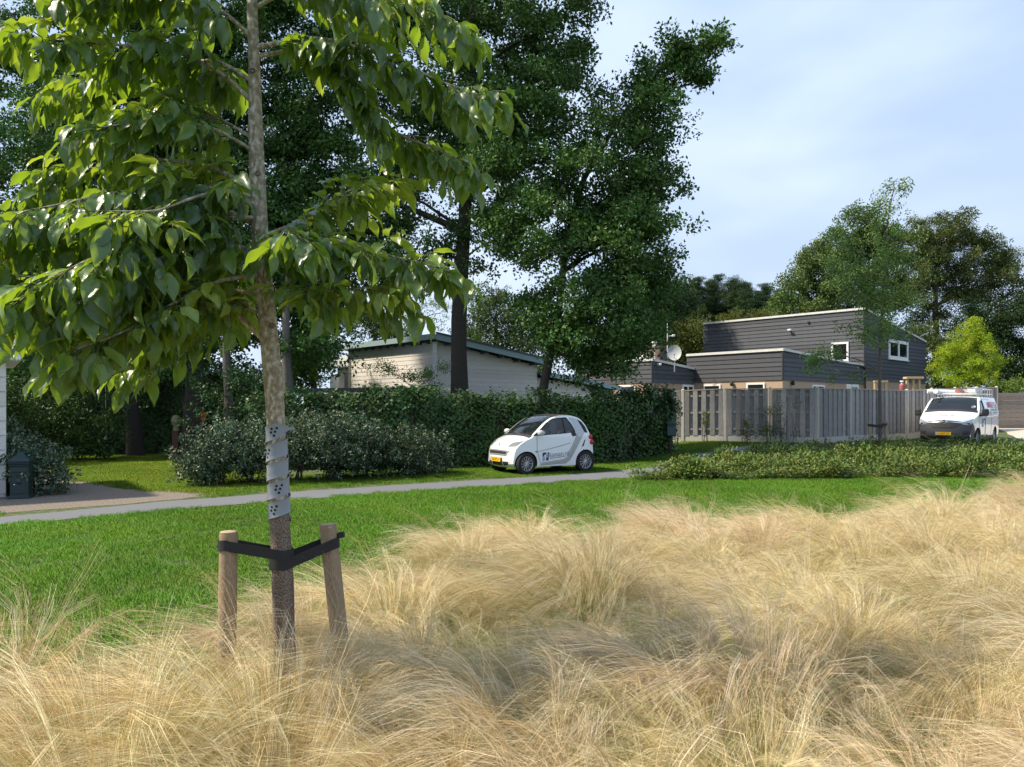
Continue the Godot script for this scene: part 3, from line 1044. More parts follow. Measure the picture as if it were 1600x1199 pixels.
# places for sprays in a crown made of lobes [centre, radii]
func crown_places(lobes: Array, per_m2: float, size: float, gap: float, tint_c: Array, sd: int, solid := 0.25) -> Array:
	var f := FastNoiseLite.new()
	f.seed = sd
	f.frequency = 0.55
	f.fractal_octaves = 2
	var where := []
	var tints := []
	for lobe in lobes:
		var c: Vector3 = lobe[0]
		var r: Vector3 = lobe[1]
		var area := 4.0 * PI * pow((pow(r.x * r.y, 1.6) + pow(r.x * r.z, 1.6) + pow(r.y * r.z, 1.6)) / 3.0, 1.0 / 1.6)
		var total := int(area * per_m2) + (8 if area < 8.0 else 0)
		var clump := clampi(total / 24, 3, 15)
		for j in maxi(1, total / clump):
			var d := rdir()
			var s := rnd(0.78, 1.05) if rnd(0, 1) > solid else pow(rnd(0, 1), 0.5) * 0.8
			var m := c + Vector3(d.x * r.x, d.y * r.y, d.z * r.z) * s
			var q := f.get_noise_3dv(m * 1.2)
			if q < gap:
				continue
			# push the outline in and out so that the lobe does not read as a ball
			m += d * r * f.get_noise_3dv(m * 0.9 + Vector3(50, 0, 0)) * 0.5
			var rc := rnd(0.4, 0.95) * size * minf(1.0, (r.x + r.y) * 0.55)
			var ct := 1.0 + rnd(-0.17, 0.17) + q * 0.3
			var warm := rnd(-0.07, 0.12)
			for k in clump:
				var e := rdir()
				e.y = absf(e.y) * 1.1 - 0.35
				var p := m + Vector3(e.x, e.y * 0.75, e.z) * rc * pow(rnd(0, 1), 0.4)
				var g := (d * 0.6 + e + Vector3(0, 0.2, 0) + rdir() * 0.5).normalized()
				var z := rnd(0.7, 1.2) * size
				where.append(Transform3D(facing(g, rdir()).scaled(Vector3.ONE * z), p))
				var t := ct * rnd(0.88, 1.12)
				tints.append(Color(tint_c[0] * t * (1.0 + warm), tint_c[1] * t, tint_c[2] * t))
	return [where, tints]


func bent(a: Vector3, c: Vector3, sag: float, n := 6, wob := 0.12) -> Array:
	var out := []
	var ln := a.distance_to(c)
	var side := rdir()
	for k in n + 1:
		var s := float(k) / n
		var p := a.lerp(c, s)
		p.y += sin(s * PI) * sag * ln
		p += (side * sin(s * PI * 1.7) + rdir() * 0.3) * wob * ln * s * (1.0 - s)
		out.append(p)
	return out


func taper(r0: float, r1: float, n: int) -> Array:
	var out := []
	for k in n:
		out.append(lerpf(r0, r1, float(k) / (n - 1)))
	return out


# a tree: trunk through the given points, limbs to the lobes, foliage in the lobes
func tree(called: String, label: String, trunk: Array, r0: float, r1: float, lobes: Array, leaf: Mesh, opt: Dictionary) -> Node3D:
	var base: Vector3 = trunk[0]
	var o := thing(called, label, opt.get("category", "tree"), base, opt.get("group", ""))
	var pts := []
	for p in trunk:
		pts.append(p - base)
	# smooth the trunk
	var cv := Curve3D.new()
	for i in pts.size():
		var t: Vector3 = (pts[mini(i + 1, pts.size() - 1)] - pts[maxi(i - 1, 0)]) / 6.0
		cv.add_point(pts[i], -t, t)
	var tp := []
	var tr := []
	var n := 16
	for k in n + 1:
		var s := float(k) / n
		tp.append(cv.sample_baked(cv.get_baked_length() * s, true))
		tr.append(lerpf(r0, r1, pow(s, 0.8)) * (1.0 + 0.35 * exp(-s * 16.0)))
	var b := MB.new()
	b.tube(tp, tr, 14, true, 0.16, soft_noise)
	var mat: Material = opt.get("bark", M.bark)
	part("trunk", b.mesh(), mat, o)
	var from: float = opt.get("fork", 0.45)
	for lobe in lobes:
		if rnd(0, 1) > opt.get("limbs", 1.0):
			continue
		var goal: Vector3 = lobe[0] - base
		var best := tp[int(n * from)] as Vector3
		var bi := int(n * from)
		for k in range(int(n * from), n + 1):
			# leave the trunk below the lobe
			var q: Vector3 = tp[k]
			if q.y < goal.y - 0.25 * Vector2(goal.x - q.x, goal.z - q.z).length() and q.y > best.y:
				best = q
				bi = k
		var rr: float = minf(tr[bi] * 0.6, 0.02 * goal.distance_to(best) + 0.02)
		b = MB.new()
		var arm := bent(best, goal, 0.06, 7)
		b.tube(arm, taper(rr, rr * 0.35, 8), 7, false)
		for j in opt.get("twigs", 4):
			var d := rdir()
			var tip: Vector3 = goal + Vector3(d.x * lobe[1].x, absf(d.y) * 0.9 * lobe[1].y - 0.2 * lobe[1].y, d.z * lobe[1].z) * 0.92
			b.tube(bent(arm[4 + rng.randi() % 4], tip, 0.05, 5), taper(rr * 0.4, rr * 0.1, 6), 5, false)
		part("branch", b.mesh(), mat, o)
	var placed := crown_places(lobes, opt.get("density", 4.0), opt.get("size", 1.0), opt.get("gap", -0.35), opt.get("tint", [1, 1, 1]), opt.get("seed", 1), opt.get("solid", 0.25))
	for k in placed[0].size():
		placed[0][k].origin -= base
	scatter("crown", leaf, opt.get("leaf_mat", M.oak), o, placed[0], placed[1])
	return o


func hedges() -> void:
	# ivy grown over a fence: a row of leafy lengths that stand as one hedge
	var ivy := MB.new()
	for k in 26:
		ivy.tint = tone([0.05, 0.105, 0.03], 0.38)
		var p := Vector3(rnd(-0.24, 0.24), rnd(-0.24, 0.24), rnd(-0.05, 0.09))
		var d := Vector3(rnd(-0.7, 0.7), -1.0 + rnd(-0.3, 0.9), rnd(0.1, 0.8)).normalized()
		var side := d.cross(Vector3(rnd(-0.5, 0.5), rnd(-0.2, 0.6), 1)).normalized()
		add_leaf(ivy, p, d, side, rnd(0.06, 0.1), rnd(0.055, 0.085), 0.15, true)
	M.ivy_mesh = ivy.mesh()
	ivy_wall("ivy_hedge", "long dark green ivy hedge behind the small white car", [Vector2(-7.2, 20.6), Vector2(-3.0, 20.9), Vector2(0.0, 22.0), Vector2(3.0, 23.4), Vector2(5.5, 26.0)], [1.95, 2.05, 1.98, 2.02, 2.12], 0.5)
	ivy_wall("ivy_fence", "tall ivy-covered fence in the shade behind the driveway lawn", [Vector2(-24.0, 25.0), Vector2(-16.0, 27.3), Vector2(-11.0, 27.8), Vector2(-8.4, 26.0)], [2.9, 3.0, 3.1, 2.8], 0.35)


func ivy_wall(called: String, label: String, line: Array, tops: Array, thick: float) -> void:
	var o := thing(called, label, "hedge")
	var core := MB.new()
	var g := []
	for i in line.size():
		var a: Vector2 = line[maxi(i - 1, 0)]
		var c: Vector2 = line[mini(i + 1, line.size() - 1)]
		var nn := (c - a).orthogonal().normalized()
		var p: Vector2 = line[i]
		var y := ground(p.x, -p.y)
		var r := thick * 0.5 - 0.08
		var q := p + nn * r
		var w := p - nn * r
		g.append([Vector3(q.x, y - 0.1, -q.y), Vector3(q.x, y + tops[i] - 0.15, -q.y), Vector3(w.x, y + tops[i] - 0.15, -w.y), Vector3(w.x, y - 0.1, -w.y)])
	core.grid(g)
	part("stem_core", core.mesh(), M.bark, o)
	var where := []
	var tints := []
	for i in line.size() - 1:
		var a: Vector2 = line[i]
		var c: Vector2 = line[i + 1]
		var ln := a.distance_to(c)
		var al := (c - a) / ln
		var nn := Vector2(al.y, -al.x)
		for k in int(ln * 2.0 * 44.0):
			var s := rnd(-0.02, 1.02)
			var top := lerpf(tops[i], tops[i + 1], clampf(s, 0, 1))
			var p := a.lerp(c, s)
			var bump := soft_noise.get_noise_2d(p.x * 3.0, p.y * 3.0)
			top += bump * 0.4 + 0.16 * soft_noise.get_noise_2d(p.x * 14.0, 5.0)
			var on_top := rnd(0, 1) < 0.2
			var y := top + rnd(-0.08, 0.06) if on_top else rnd(0.0, top)
			var off := rnd(-0.5, 0.5) * thick if on_top else thick * 0.5 + 0.12 * soft_noise.get_noise_3d(p.x * 5.0, y * 5.0, p.y * 5.0) + rnd(-0.06, 0.04)
			if not on_top and rnd(0, 1) < 0.12:
				off = -off
			var q := p + nn * off
			var out := Vector3(nn.x, 0.15, -nn.y) * (1.0 if off >= 0 else -1.0)
			if on_top:
				out = Vector3(nn.x * 0.4, 0.9, -nn.y * 0.4)
			out = (out + rdir() * 0.4).normalized()
			where.append(Transform3D(facing(out).scaled(Vector3.ONE * rnd(0.8, 1.2)), on_ground(q.x, -q.y, y)))
			var t := 1.0 + rnd(-0.2, 0.25) + 0.5 * soft_noise.get_noise_3d(p.x * 2.0, y * 2.0, 3.0)
			tints.append(Color(t * (1.0 + rnd(-0.1, 0.25)), t, t))
	scatter("foliage", M.ivy_mesh, M.bush, o, where, tints)


func oaks() -> void:
	M.oak_spray = spray(34, 0.6, 0.14, 0.08, 0.1, [0.08, 0.15, 0.042], 0.38, 1.0)
	M.oak_open = spray(30, 0.7, 0.115, 0.06, 0.1, [0.055, 0.12, 0.026], 0.34, 1.0)
	tree("oak_tree", "tall dark oak with a straight thick trunk rising in front of the white bungalow",
		[Vector3(-1.753, 0.573, -25), Vector3(-1.775, 2.521, -25), Vector3(-1.797, 4.685, -25), Vector3(-1.688, 6.417, -25), Vector3(-1.558, 9.014, -25), Vector3(-1.407, 12.261, -25), Vector3(-1.299, 16.807, -25)], 0.33, 0.12,
		[[Vector3(-4.329, 14.209, -25), Vector3(2.381, 1.948, 1.8)], [Vector3(-1.299, 14.642, -25), Vector3(2.597, 2.165, 2.4)], [Vector3(1.273, 14.384, -24.5), Vector3(1.485, 1.315, 1.6)], [Vector3(-2.381, 17.889, -25), Vector3(4.113, 2.165, 3.4)], [Vector3(0.649, 16.807, -25), Vector3(2.165, 1.732, 2)],
		[Vector3(-5.236, 11.473, -25.2), Vector3(2.182, 1.745, 1.6)], [Vector3(-2.381, 11.612, -25), Vector3(2.165, 1.732, 2.2)], [Vector3(0, 11.838, -24.5), Vector3(2.015, 1.591, 2)], [Vector3(1.697, 12.475, -24.5), Vector3(0.955, 1.061, 1.2)], [Vector3(-3.896, 9.014, -25), Vector3(1.948, 1.407, 1.5)], [Vector3(-1.299, 9.231, -25), Vector3(2.165, 1.515, 2)],
		[Vector3(0.636, 9.717, -24.5), Vector3(1.591, 1.273, 1.6)], [Vector3(-5.195, 7.066, -25), Vector3(1.732, 1.082, 1.2)], [Vector3(-3.091, 7.173, -25.5), Vector3(1.656, 0.839, 1.5)], [Vector3(-0.639, 7.3, -24.6), Vector3(1.704, 1.065, 1.7)], [Vector3(-6.817, 9.131, -25.4), Vector3(1.759, 1.759, 1.3)], [Vector3(-3.68, 5.984, -25), Vector3(1.299, 0.433, 0.9)]],
		M.oak_spray, {"density": 11.0, "gap": -0.16, "seed": 3, "fork": 0.35})
	tree("oak_tree", "leaning oak with a thin curved trunk and one long limb reaching right into the sky",
		[Vector3(0.956, 0.619, -24), Vector3(0.956, 1.865, -24), Vector3(1.164, 3.112, -24), Vector3(1.496, 4.567, -24), Vector3(1.662, 6.229, -24), Vector3(2.182, 8.723, -24), Vector3(3.325, 10.801, -24), Vector3(4.571, 12.463, -24)], 0.17, 0.05,
		[[Vector3(4.364, 12.359, -24), Vector3(0.873, 0.748, 0.9)], [Vector3(5.029, 13.045, -24), Vector3(0.748, 0.457, 0.7)], [Vector3(5.777, 13.336, -24), Vector3(0.706, 0.353, 0.9)], [Vector3(6.317, 13.543, -24), Vector3(0.54, 0.249, 0.8)], [Vector3(6.816, 13.71, -24), Vector3(0.374, 0.187, 0.7)], [Vector3(5.61, 12.504, -24), Vector3(0.582, 0.291, 0.8)], [Vector3(6.234, 12.338, -24), Vector3(0.291, 0.166, 0.6)], [Vector3(3.325, 10.904, -24), Vector3(1.247, 1.081, 1.4)], [Vector3(4.571, 10.904, -24), Vector3(0.873, 0.956, 1)],
		[Vector3(4.904, 9.034, -24), Vector3(0.914, 0.748, 1)], [Vector3(3.844, 8.93, -24), Vector3(1.247, 1.039, 1.4)], [Vector3(2.145, 8.81, -23.6), Vector3(1.532, 1.144, 1.6)], [Vector3(1.216, 7.129, -23.4), Vector3(1.519, 1.135, 1.7)], [Vector3(3.065, 7.073, -23.6), Vector3(1.635, 1.226, 1.9)], [Vector3(4.571, 7.268, -24), Vector3(0.79, 0.831, 1.1)],
		[Vector3(2.026, 5.407, -23.4), Vector3(1.722, 1.013, 1.8)], [Vector3(3.812, 5.47, -23.8), Vector3(1.133, 1.03, 1.5)], [Vector3(1.226, 4.111, -23.6), Vector3(0.858, 0.654, 1)], [Vector3(2.656, 3.906, -23.6), Vector3(1.43, 0.817, 1.6)], [Vector3(4.19, 4.171, -24.2), Vector3(0.712, 0.838, 1.1)], [Vector3(2.805, 2.801, -24), Vector3(0.873, 0.457, 0.9)], [Vector3(4.686, 5.916, -24.6), Vector3(0.639, 0.852, 1)]],
		M.oak_spray, {"density": 12.0, "gap": -0.24, "seed": 5, "fork": 0.3, "twigs": 5})
	# a drooping hazel branch in front of the bungalow wall
	tree("hazel_sapling", "small hazel with two drooping leafy arms against the bungalow's boards",
		[Vector3(-2.913, 0.655, -23.2), Vector3(-2.973, 1.66, -23.2), Vector3(-3.113, 2.343, -23.2)], 0.03, 0.012,
		[[Vector3(-3.515, 2.704, -23.2), Vector3(0.522, 0.141, 0.2)], [Vector3(-4.017, 2.905, -23.2), Vector3(0.362, 0.121, 0.15)], [Vector3(-4.379, 3.046, -23.2), Vector3(0.201, 0.08, 0.12)], [Vector3(-2.651, 2.805, -23.2), Vector3(0.442, 0.121, 0.15)], [Vector3(-2.21, 2.965, -23.2), Vector3(0.261, 0.08, 0.12)], [Vector3(-3.013, 2.584, -23.2), Vector3(0.482, 0.161, 0.25)], [Vector3(-2.651, 2.363, -23.2), Vector3(0.281, 0.121, 0.2)]],
		M.oak_open, {"density": 16.0, "gap": -0.5, "seed": 8, "size": 0.5, "fork": 0.6, "category": "sapling"})


func wood_trees() -> void:
	var grp := "trees of the dark wood on the left"
	tree("wood_tree", "dark tree with a slightly leaning trunk at the back of the driveway lawn",
		[Vector3(-13.366, -0.011, -26.3), Vector3(-13.503, 1.196, -26.3), Vector3(-13.64, 2.563, -26.3), Vector3(-13.753, 4.84, -26.3), Vector3(-13.996, 8.305, -26.5), Vector3(-14.494, 13.104, -27)], 0.25, 0.12,
		[[Vector3(-15.953, 8.554, -24.9), Vector3(2.371, 1.725, 1.63)], [Vector3(-13.366, 9.201, -24.9), Vector3(2.371, 1.94, 1.63)], [Vector3(-10.995, 9.848, -24.9), Vector3(2.156, 1.94, 1.5)], [Vector3(-14.66, 11.357, -24.9), Vector3(2.048, 1.294, 1.36)], [Vector3(-11.857, 12.219, -24.9), Vector3(2.371, 1.725, 1.63)], [Vector3(-16.384, 6.183, -24.9), Vector3(1.94, 1.186, 1.36)], [Vector3(-13.797, 6.398, -24.9), Vector3(2.156, 1.186, 1.5)], [Vector3(-11.426, 6.829, -24.9), Vector3(1.94, 1.294, 1.36)], [Vector3(-15.306, 4.242, -24.9), Vector3(1.94, 0.862, 1.09)], [Vector3(-12.935, 4.242, -24.9), Vector3(1.725, 0.776, 1.02)]],
		M.oak_spray, {"density": 9.5, "gap": -0.34, "seed": 12, "group": grp, "bark": M.bark, "fork": 0.5, "tint": [0.8, 0.86, 0.9]})
	tree("wood_tree", "dark tree with a broad blackish trunk beside the hanging orange marker",
		[Vector3(-10.865, 0.236, -25.2), Vector3(-10.865, 1.655, -25.2), Vector3(-10.822, 3.4, -25.2), Vector3(-10.776, 6.932, -25.4), Vector3(-10.85, 12.683, -26)], 0.33, 0.16,
		[[Vector3(-9.917, 14.159, -24.9), Vector3(2.371, 1.94, 1.77)], [Vector3(-12.935, 15.022, -24.9), Vector3(2.371, 1.725, 1.77)], [Vector3(-7.761, 13.512, -24.9), Vector3(1.94, 1.94, 1.5)], [Vector3(-10.132, 11.141, -24.9), Vector3(1.94, 1.725, 1.36)], [Vector3(-8.192, 10.279, -24.9), Vector3(1.725, 1.725, 1.36)], [Vector3(-10.132, 7.907, -24.9), Vector3(1.94, 1.509, 1.36)], [Vector3(-8.192, 7.045, -24.9), Vector3(1.617, 1.294, 1.22)], [Vector3(-10.132, 5.32, -24.9), Vector3(1.725, 0.97, 1.16)], [Vector3(-7.761, 15.884, -24.9), Vector3(1.94, 1.294, 1.36)], [Vector3(-6.468, 11.788, -24.9), Vector3(1.294, 1.725, 1.09)], [Vector3(-11.642, 3.38, -24.9), Vector3(1.294, 0.539, 0.82)], [Vector3(-9.055, 3.811, -24.9), Vector3(1.294, 0.647, 0.82)]],
		M.oak_spray, {"density": 9.5, "gap": -0.34, "seed": 13, "group": grp, "fork": 0.5, "tint": [0.78, 0.86, 0.88]})
	tree("wood_tree", "slim grey-trunked tree just left of the young tree's trunk, rising behind the silvery bush",
		[Vector3(-8.955, 0.646, -23.4), Vector3(-8.975, 2.064, -23.4), Vector3(-9.036, 3.28, -23.4), Vector3(-9.154, 5.95, -23.6), Vector3(-9.177, 7.524, -24.2)], 0.17, 0.06,
		[[Vector3(-7.896, 4.567, -24), Vector3(1.143, 0.831, 1.2)], [Vector3(-7.143, 5.335, -25), Vector3(1.299, 1.082, 1.4)], [Vector3(-9.545, 8.868, -24.5), Vector3(1.485, 1.273, 1.6)], [Vector3(-7.792, 8.365, -25), Vector3(1.407, 1.299, 1.5)], [Vector3(-8.416, 6.229, -24), Vector3(1.247, 0.831, 1.3)]],
		M.oak_spray, {"density": 9.5, "gap": -0.3, "seed": 14, "group": grp, "bark": M.grey_bark, "fork": 0.5, "tint": [0.8, 0.88, 0.85]})
	tree("wood_tree", "grey-trunked tree standing directly behind the young tree's trunk above the bush",
		[Vector3(-6.809, 0.683, -22.6), Vector3(-6.829, 2.053, -22.6), Vector3(-6.907, 3.618, -22.6), Vector3(-6.979, 5.428, -22.9), Vector3(-7.029, 6.971, -23.6)], 0.2, 0.06,
		[[Vector3(-6.234, 3.736, -24), Vector3(0.935, 0.831, 1.1)], [Vector3(-6.494, 7.283, -25), Vector3(1.299, 1.299, 1.5)], [Vector3(-6.061, 5.335, -25), Vector3(0.866, 0.649, 1)]],
		M.oak_spray, {"density": 9.5, "gap": -0.3, "seed": 15, "group": grp, "bark": M.grey_bark, "fork": 0.55, "tint": [0.85, 0.92, 0.85]})
	tree("wood_tree", "broad dark tree at the far left edge with sky showing through its thin top",
		[Vector3(-17.939, 0.193, -28), Vector3(-17.988, 3.587, -28), Vector3(-17.939, 9.89, -28), Vector3(-17.697, 14.738, -28)], 0.24, 0.1,
		[[Vector3(-19.152, 11.587, -28), Vector3(1.939, 1.697, 2)], [Vector3(-18.667, 14.738, -28), Vector3(1.212, 0.727, 1)], [Vector3(-16.97, 14.496, -28), Vector3(1.697, 0.97, 1.4)], [Vector3(-20.606, 9.162, -28), Vector3(2.182, 1.939, 2.2)], [Vector3(-20.364, 5.526, -28), Vector3(2.182, 1.697, 2.2)], [Vector3(-17.939, 2.617, -28), Vector3(1.939, 1.212, 1.8)], [Vector3(-16.242, 2.375, -28), Vector3(1.697, 0.97, 1.5)], [Vector3(-21.333, 14.981, -28), Vector3(1.455, 1.455, 1.5)], [Vector3(-19.03, 16.678, -28), Vector3(1.091, 0.436, 0.7)]],
		M.oak_spray, {"density": 8.0, "gap": -0.2, "seed": 16, "group": grp, "fork": 0.4, "tint": [0.85, 0.9, 0.9]})
	tree("wood_tree", "second row tree filling the wood behind the leaning trunk",
		[Vector3(-15.714, 0.206, -33), Vector3(-15.714, 8.491, -33), Vector3(-15.571, 18.206, -33)], 0.25, 0.1,
		[[Vector3(-19.429, 3.92, -33), Vector3(3.429, 1.714, 2.6)], [Vector3(-15.143, 3.349, -33), Vector3(2.857, 1.429, 2)], [Vector3(-17.143, 7.92, -33), Vector3(3.714, 2.286, 3)], [Vector3(-21.143, 7.634, -33), Vector3(2.857, 2.286, 2.6)], [Vector3(-18.571, 13.063, -33), Vector3(3.429, 2.571, 3)]],
		M.oak_spray, {"density": 4.5, "gap": -0.4, "seed": 17, "group": grp, "size": 1.35, "fork": 0.4, "tint": [0.72, 0.8, 0.8]})
	tree("wood_tree", "mid-green tree seen between the young tree and the bungalow's white end wall",
		[Vector3(-8.052, 0.343, -30), Vector3(-8.052, 2.681, -30), Vector3(-8, 4.759, -30)], 0.18, 0.08,
		[[Vector3(-8.185, 3.277, -29), Vector3(0.753, 1.155, 1)], [Vector3(-8.035, 4.532, -29), Vector3(0.753, 0.653, 0.9)], [Vector3(-8.961, 2.941, -30), Vector3(0.779, 1.039, 1.2)]],
		M.oak_spray, {"density": 9.5, "gap": -0.3, "seed": 18, "group": grp, "fork": 0.4, "tint": [1.35, 1.3, 1.0]})


func far_trees() -> void:
	M.light_spray = spray(40, 0.9, 0.18, 0.1, 0.15, [0.125, 0.18, 0.06], 0.3, 1.1)
	M.olive_spray = spray(38, 0.9, 0.15, 0.085, 0.1, [0.105, 0.135, 0.045], 0.34, 1.1)
	M.dark_spray = spray(46, 1.0, 0.16, 0.085, 0.1, [0.03, 0.058, 0.022], 0.3, 1.1)
	var grp := "trees beyond the houses"
	tree("broadleaf_tree", "light green airy tree behind the right part of the black house",
		[Vector3(28.182, 3.706, -62), Vector3(28.182, 9.074, -62), Vector3(28.45, 14.442, -62)], 0.3, 0.1,
		[[Vector3(28.719, 15.784, -62), Vector3(2.147, 1.61, 2.2)], [Vector3(26.303, 14.174, -62), Vector3(1.932, 1.396, 2)], [Vector3(30.597, 14.442, -62), Vector3(1.932, 1.825, 2.2)], [Vector3(24.961, 11.758, -62), Vector3(2.147, 1.61, 2.2)], [Vector3(27.463, 11.596, -61), Vector3(2.641, 1.901, 2.6)], [Vector3(31.134, 11.221, -62), Vector3(2.147, 1.932, 2.4)], [Vector3(23.619, 9.611, -62), Vector3(1.825, 1.181, 2)], [Vector3(26.407, 8.955, -61), Vector3(2.641, 1.268, 2.4)]],
		M.light_spray, {"density": 6.5, "gap": -0.32, "seed": 21, "group": grp, "size": 1.15})
	tree("broadleaf_tree", "tall brownish-green oak with a visible pale trunk, highest on the right",
		[Vector3(34.442, 1.045, -60), Vector3(34.494, 5.72, -60), Vector3(34.39, 10.395, -60), Vector3(34.597, 14.032, -60)], 0.36, 0.14,
		[[Vector3(34.805, 15.85, -60), Vector3(2.286, 1.351, 2.2)], [Vector3(37.143, 15.071, -60), Vector3(1.87, 1.455, 2)], [Vector3(32.727, 14.551, -60), Vector3(1.766, 1.662, 2)], [Vector3(38.961, 13.512, -60), Vector3(1.87, 1.351, 1.8)], [Vector3(35.325, 12.993, -60), Vector3(2.494, 1.558, 2.4)], [Vector3(38.182, 11.434, -60), Vector3(2.182, 1.558, 2.2)], [Vector3(32.727, 11.434, -60), Vector3(1.87, 1.766, 2)], [Vector3(35.844, 9.876, -60), Vector3(1.87, 1.455, 2)], [Vector3(33.247, 7.798, -60), Vector3(1.662, 1.87, 1.8)], [Vector3(40.26, 11.954, -60), Vector3(1.351, 1.351, 1.6)]],
		M.olive_spray, {"density": 7.0, "gap": -0.3, "seed": 22, "group": grp, "size": 1.0, "bark": M.grey_bark})
	tree("dark_tree", "dark green tree mass low at the right edge behind the bright shrub",
		[Vector3(35.532, 1.112, -54), Vector3(35.532, 5.32, -54), Vector3(35.626, 9.06, -54)], 0.3, 0.1,
		[[Vector3(35.532, 8.125, -54), Vector3(2.151, 1.683, 2.2)], [Vector3(34.909, 7.393, -56), Vector3(1.745, 1.939, 2.2)], [Vector3(37.403, 7.658, -54), Vector3(1.87, 2.338, 2.2)], [Vector3(35.333, 4.794, -53), Vector3(2.294, 1.835, 2.2)], [Vector3(33.939, 4.484, -56), Vector3(1.939, 1.939, 2.2)], [Vector3(37.169, 3.877, -53), Vector3(1.835, 1.835, 2.2)]],
		M.dark_spray, {"density": 5.5, "gap": -0.4, "seed": 23, "group": grp})
	tree("dark_tree", "shaded ivy-grown tree between the black gable and the bright shrub",
		[Vector3(32.67, 1.078, -57), Vector3(32.67, 5.52, -57), Vector3(32.67, 7.494, -57)], 0.3, 0.2,
		[[Vector3(32.097, 4.968, -56), Vector3(1.067, 2.424, 1.4)], [Vector3(31.584, 5.52, -57), Vector3(0.987, 2.468, 1.4)], [Vector3(30.623, 2.515, -54), Vector3(1.403, 1.403, 1.5)]],
		M.olive_spray, {"density": 5.5, "gap": -0.3, "seed": 24, "group": grp, "tint": [0.7, 0.8, 0.8]})
	tree("golden_shrub", "bright yellow-green feathery upright shrub behind the fence near the van",
		[Vector3(26.619, 1.608, -43), Vector3(26.619, 3.097, -43), Vector3(26.656, 6.076, -43)], 0.1, 0.03,
		[[Vector3(26.619, 4.401, -43), Vector3(1.34, 1.266, 1.4)], [Vector3(25.763, 3.656, -43), Vector3(0.67, 0.894, 0.8)], [Vector3(27.55, 3.842, -43), Vector3(0.521, 0.968, 0.8)], [Vector3(26.731, 5.89, -43), Vector3(0.596, 0.894, 0.6)], [Vector3(26.061, 5.145, -43), Vector3(0.67, 0.67, 0.7)], [Vector3(27.326, 5.331, -43), Vector3(0.521, 0.67, 0.6)], [Vector3(26.842, 6.523, -43), Vector3(0.261, 0.335, 0.3)]],
		spray(44, 0.5, 0.12, 0.04, -0.3, [0.3, 0.4, 0.03], 0.3), {"density": 18.0, "gap": -0.4, "seed": 25, "category": "shrub", "size": 0.9})
	tree("pale_shrub", "light green hedge top showing above the brown board fence",
		[Vector3(28.043, 1.259, -41), Vector3(28.043, 1.968, -41)], 0.06, 0.03,
		[[Vector3(28.043, 2.785, -41), Vector3(0.781, 0.39, 0.8)], [Vector3(29.108, 2.856, -41), Vector3(0.781, 0.426, 0.8)], [Vector3(27.404, 2.678, -41), Vector3(0.426, 0.248, 0.6)]],
		M.light_spray, {"density": 7.0, "gap": -0.5, "seed": 26, "category": "shrub", "size": 0.55, "tint": [1.5, 1.4, 1.0]})
	# pines on the skyline
	var needle := MB.new()
	for k in 70:
		needle.tint = tone([0.042, 0.075, 0.03], 0.3)
		var p := Vector3(rnd(-0.55, 0.55), rnd(-0.2, 0.2), rnd(-0.55, 0.55))
		add_leaf(needle, p, (rdir() + Vector3(0, 0.7, 0)).normalized(), rdir(), rnd(0.25, 0.4), 0.07, 0.1)
	M.needles = needle.mesh()
	var pines := [[1062, 447, 80, "leftmost"], [1088, 440, 84, "second"], [1117, 436, 86, "third"], [1146, 441, 84, "fourth"], [1170, 447, 82, "fifth"], [1195, 452, 86, "sixth"], [1222, 455, 88, "rightmost"]]
	for a in pines:
		pine(a[0], a[1], a[2], "dark pine in the skyline row above the black house roof, %s from the left" % a[3] if a[3] != "leftmost" and a[3] != "rightmost" else "dark pine in the skyline row above the black house roof, %s of the seven" % a[3])
	tree("rusty_tree", "tree with some rusty yellow leaves behind the satellite dish",
		[Vector3(13.095, 1.577, -55), Vector3(13.238, 5.387, -55), Vector3(13.333, 7.291, -55)], 0.2, 0.08,
		[[Vector3(13.095, 7.53, -55), Vector3(1.143, 1.238, 1.2)], [Vector3(12.381, 6.101, -55), Vector3(1.048, 1.333, 1.2)], [Vector3(13.81, 6.101, -55), Vector3(0.857, 1.429, 1.2)], [Vector3(11.879, 7.635, -56), Vector3(1.067, 1.455, 1.2)], [Vector3(11.152, 5.453, -56), Vector3(1.261, 1.261, 1.2)]],
		M.olive_spray, {"density": 6.5, "gap": -0.4, "seed": 28, "group": grp, "tint": [1.1, 1.0, 0.8]})
	tree("dark_tree", "dark green tree right beside the leaning oak above the low roof",
		[Vector3(9.091, 1.59, -50), Vector3(9.091, 5.053, -50), Vector3(9.307, 8.517, -50)], 0.25, 0.1,
		[[Vector3(9.957, 9.815, -50), Vector3(1.299, 1.299, 1.4)], [Vector3(8.658, 7.651, -50), Vector3(1.732, 1.732, 1.8)], [Vector3(10.173, 7.651, -50), Vector3(1.126, 1.558, 1.4)], [Vector3(7.359, 5.919, -50), Vector3(1.732, 1.732, 1.8)], [Vector3(11.706, 9.239, -52), Vector3(1.081, 1.351, 1.3)], [Vector3(5.628, 4.62, -50), Vector3(1.732, 1.558, 1.8)]],
		M.dark_spray, {"density": 6.5, "gap": -0.4, "seed": 29, "group": grp, "tint": [1.3, 1.25, 1.1]})
	tree("yellow_shrub", "yellowish bush top peeping over the tall black wall",
		[Vector3(18.961, 5.72, -60), Vector3(18.961, 8.317, -60)], 0.1, 0.05,
		[[Vector3(18.701, 8.993, -60), Vector3(1.351, 0.468, 1.2)], [Vector3(20.26, 9.201, -60), Vector3(1.039, 0.416, 1.2)], [Vector3(17.403, 8.837, -60), Vector3(0.727, 0.312, 1)]],
		M.olive_spray, {"density": 5.0, "gap": -0.5, "seed": 30, "category": "shrub", "size": 0.7, "tint": [1.1, 0.95, 0.6]})
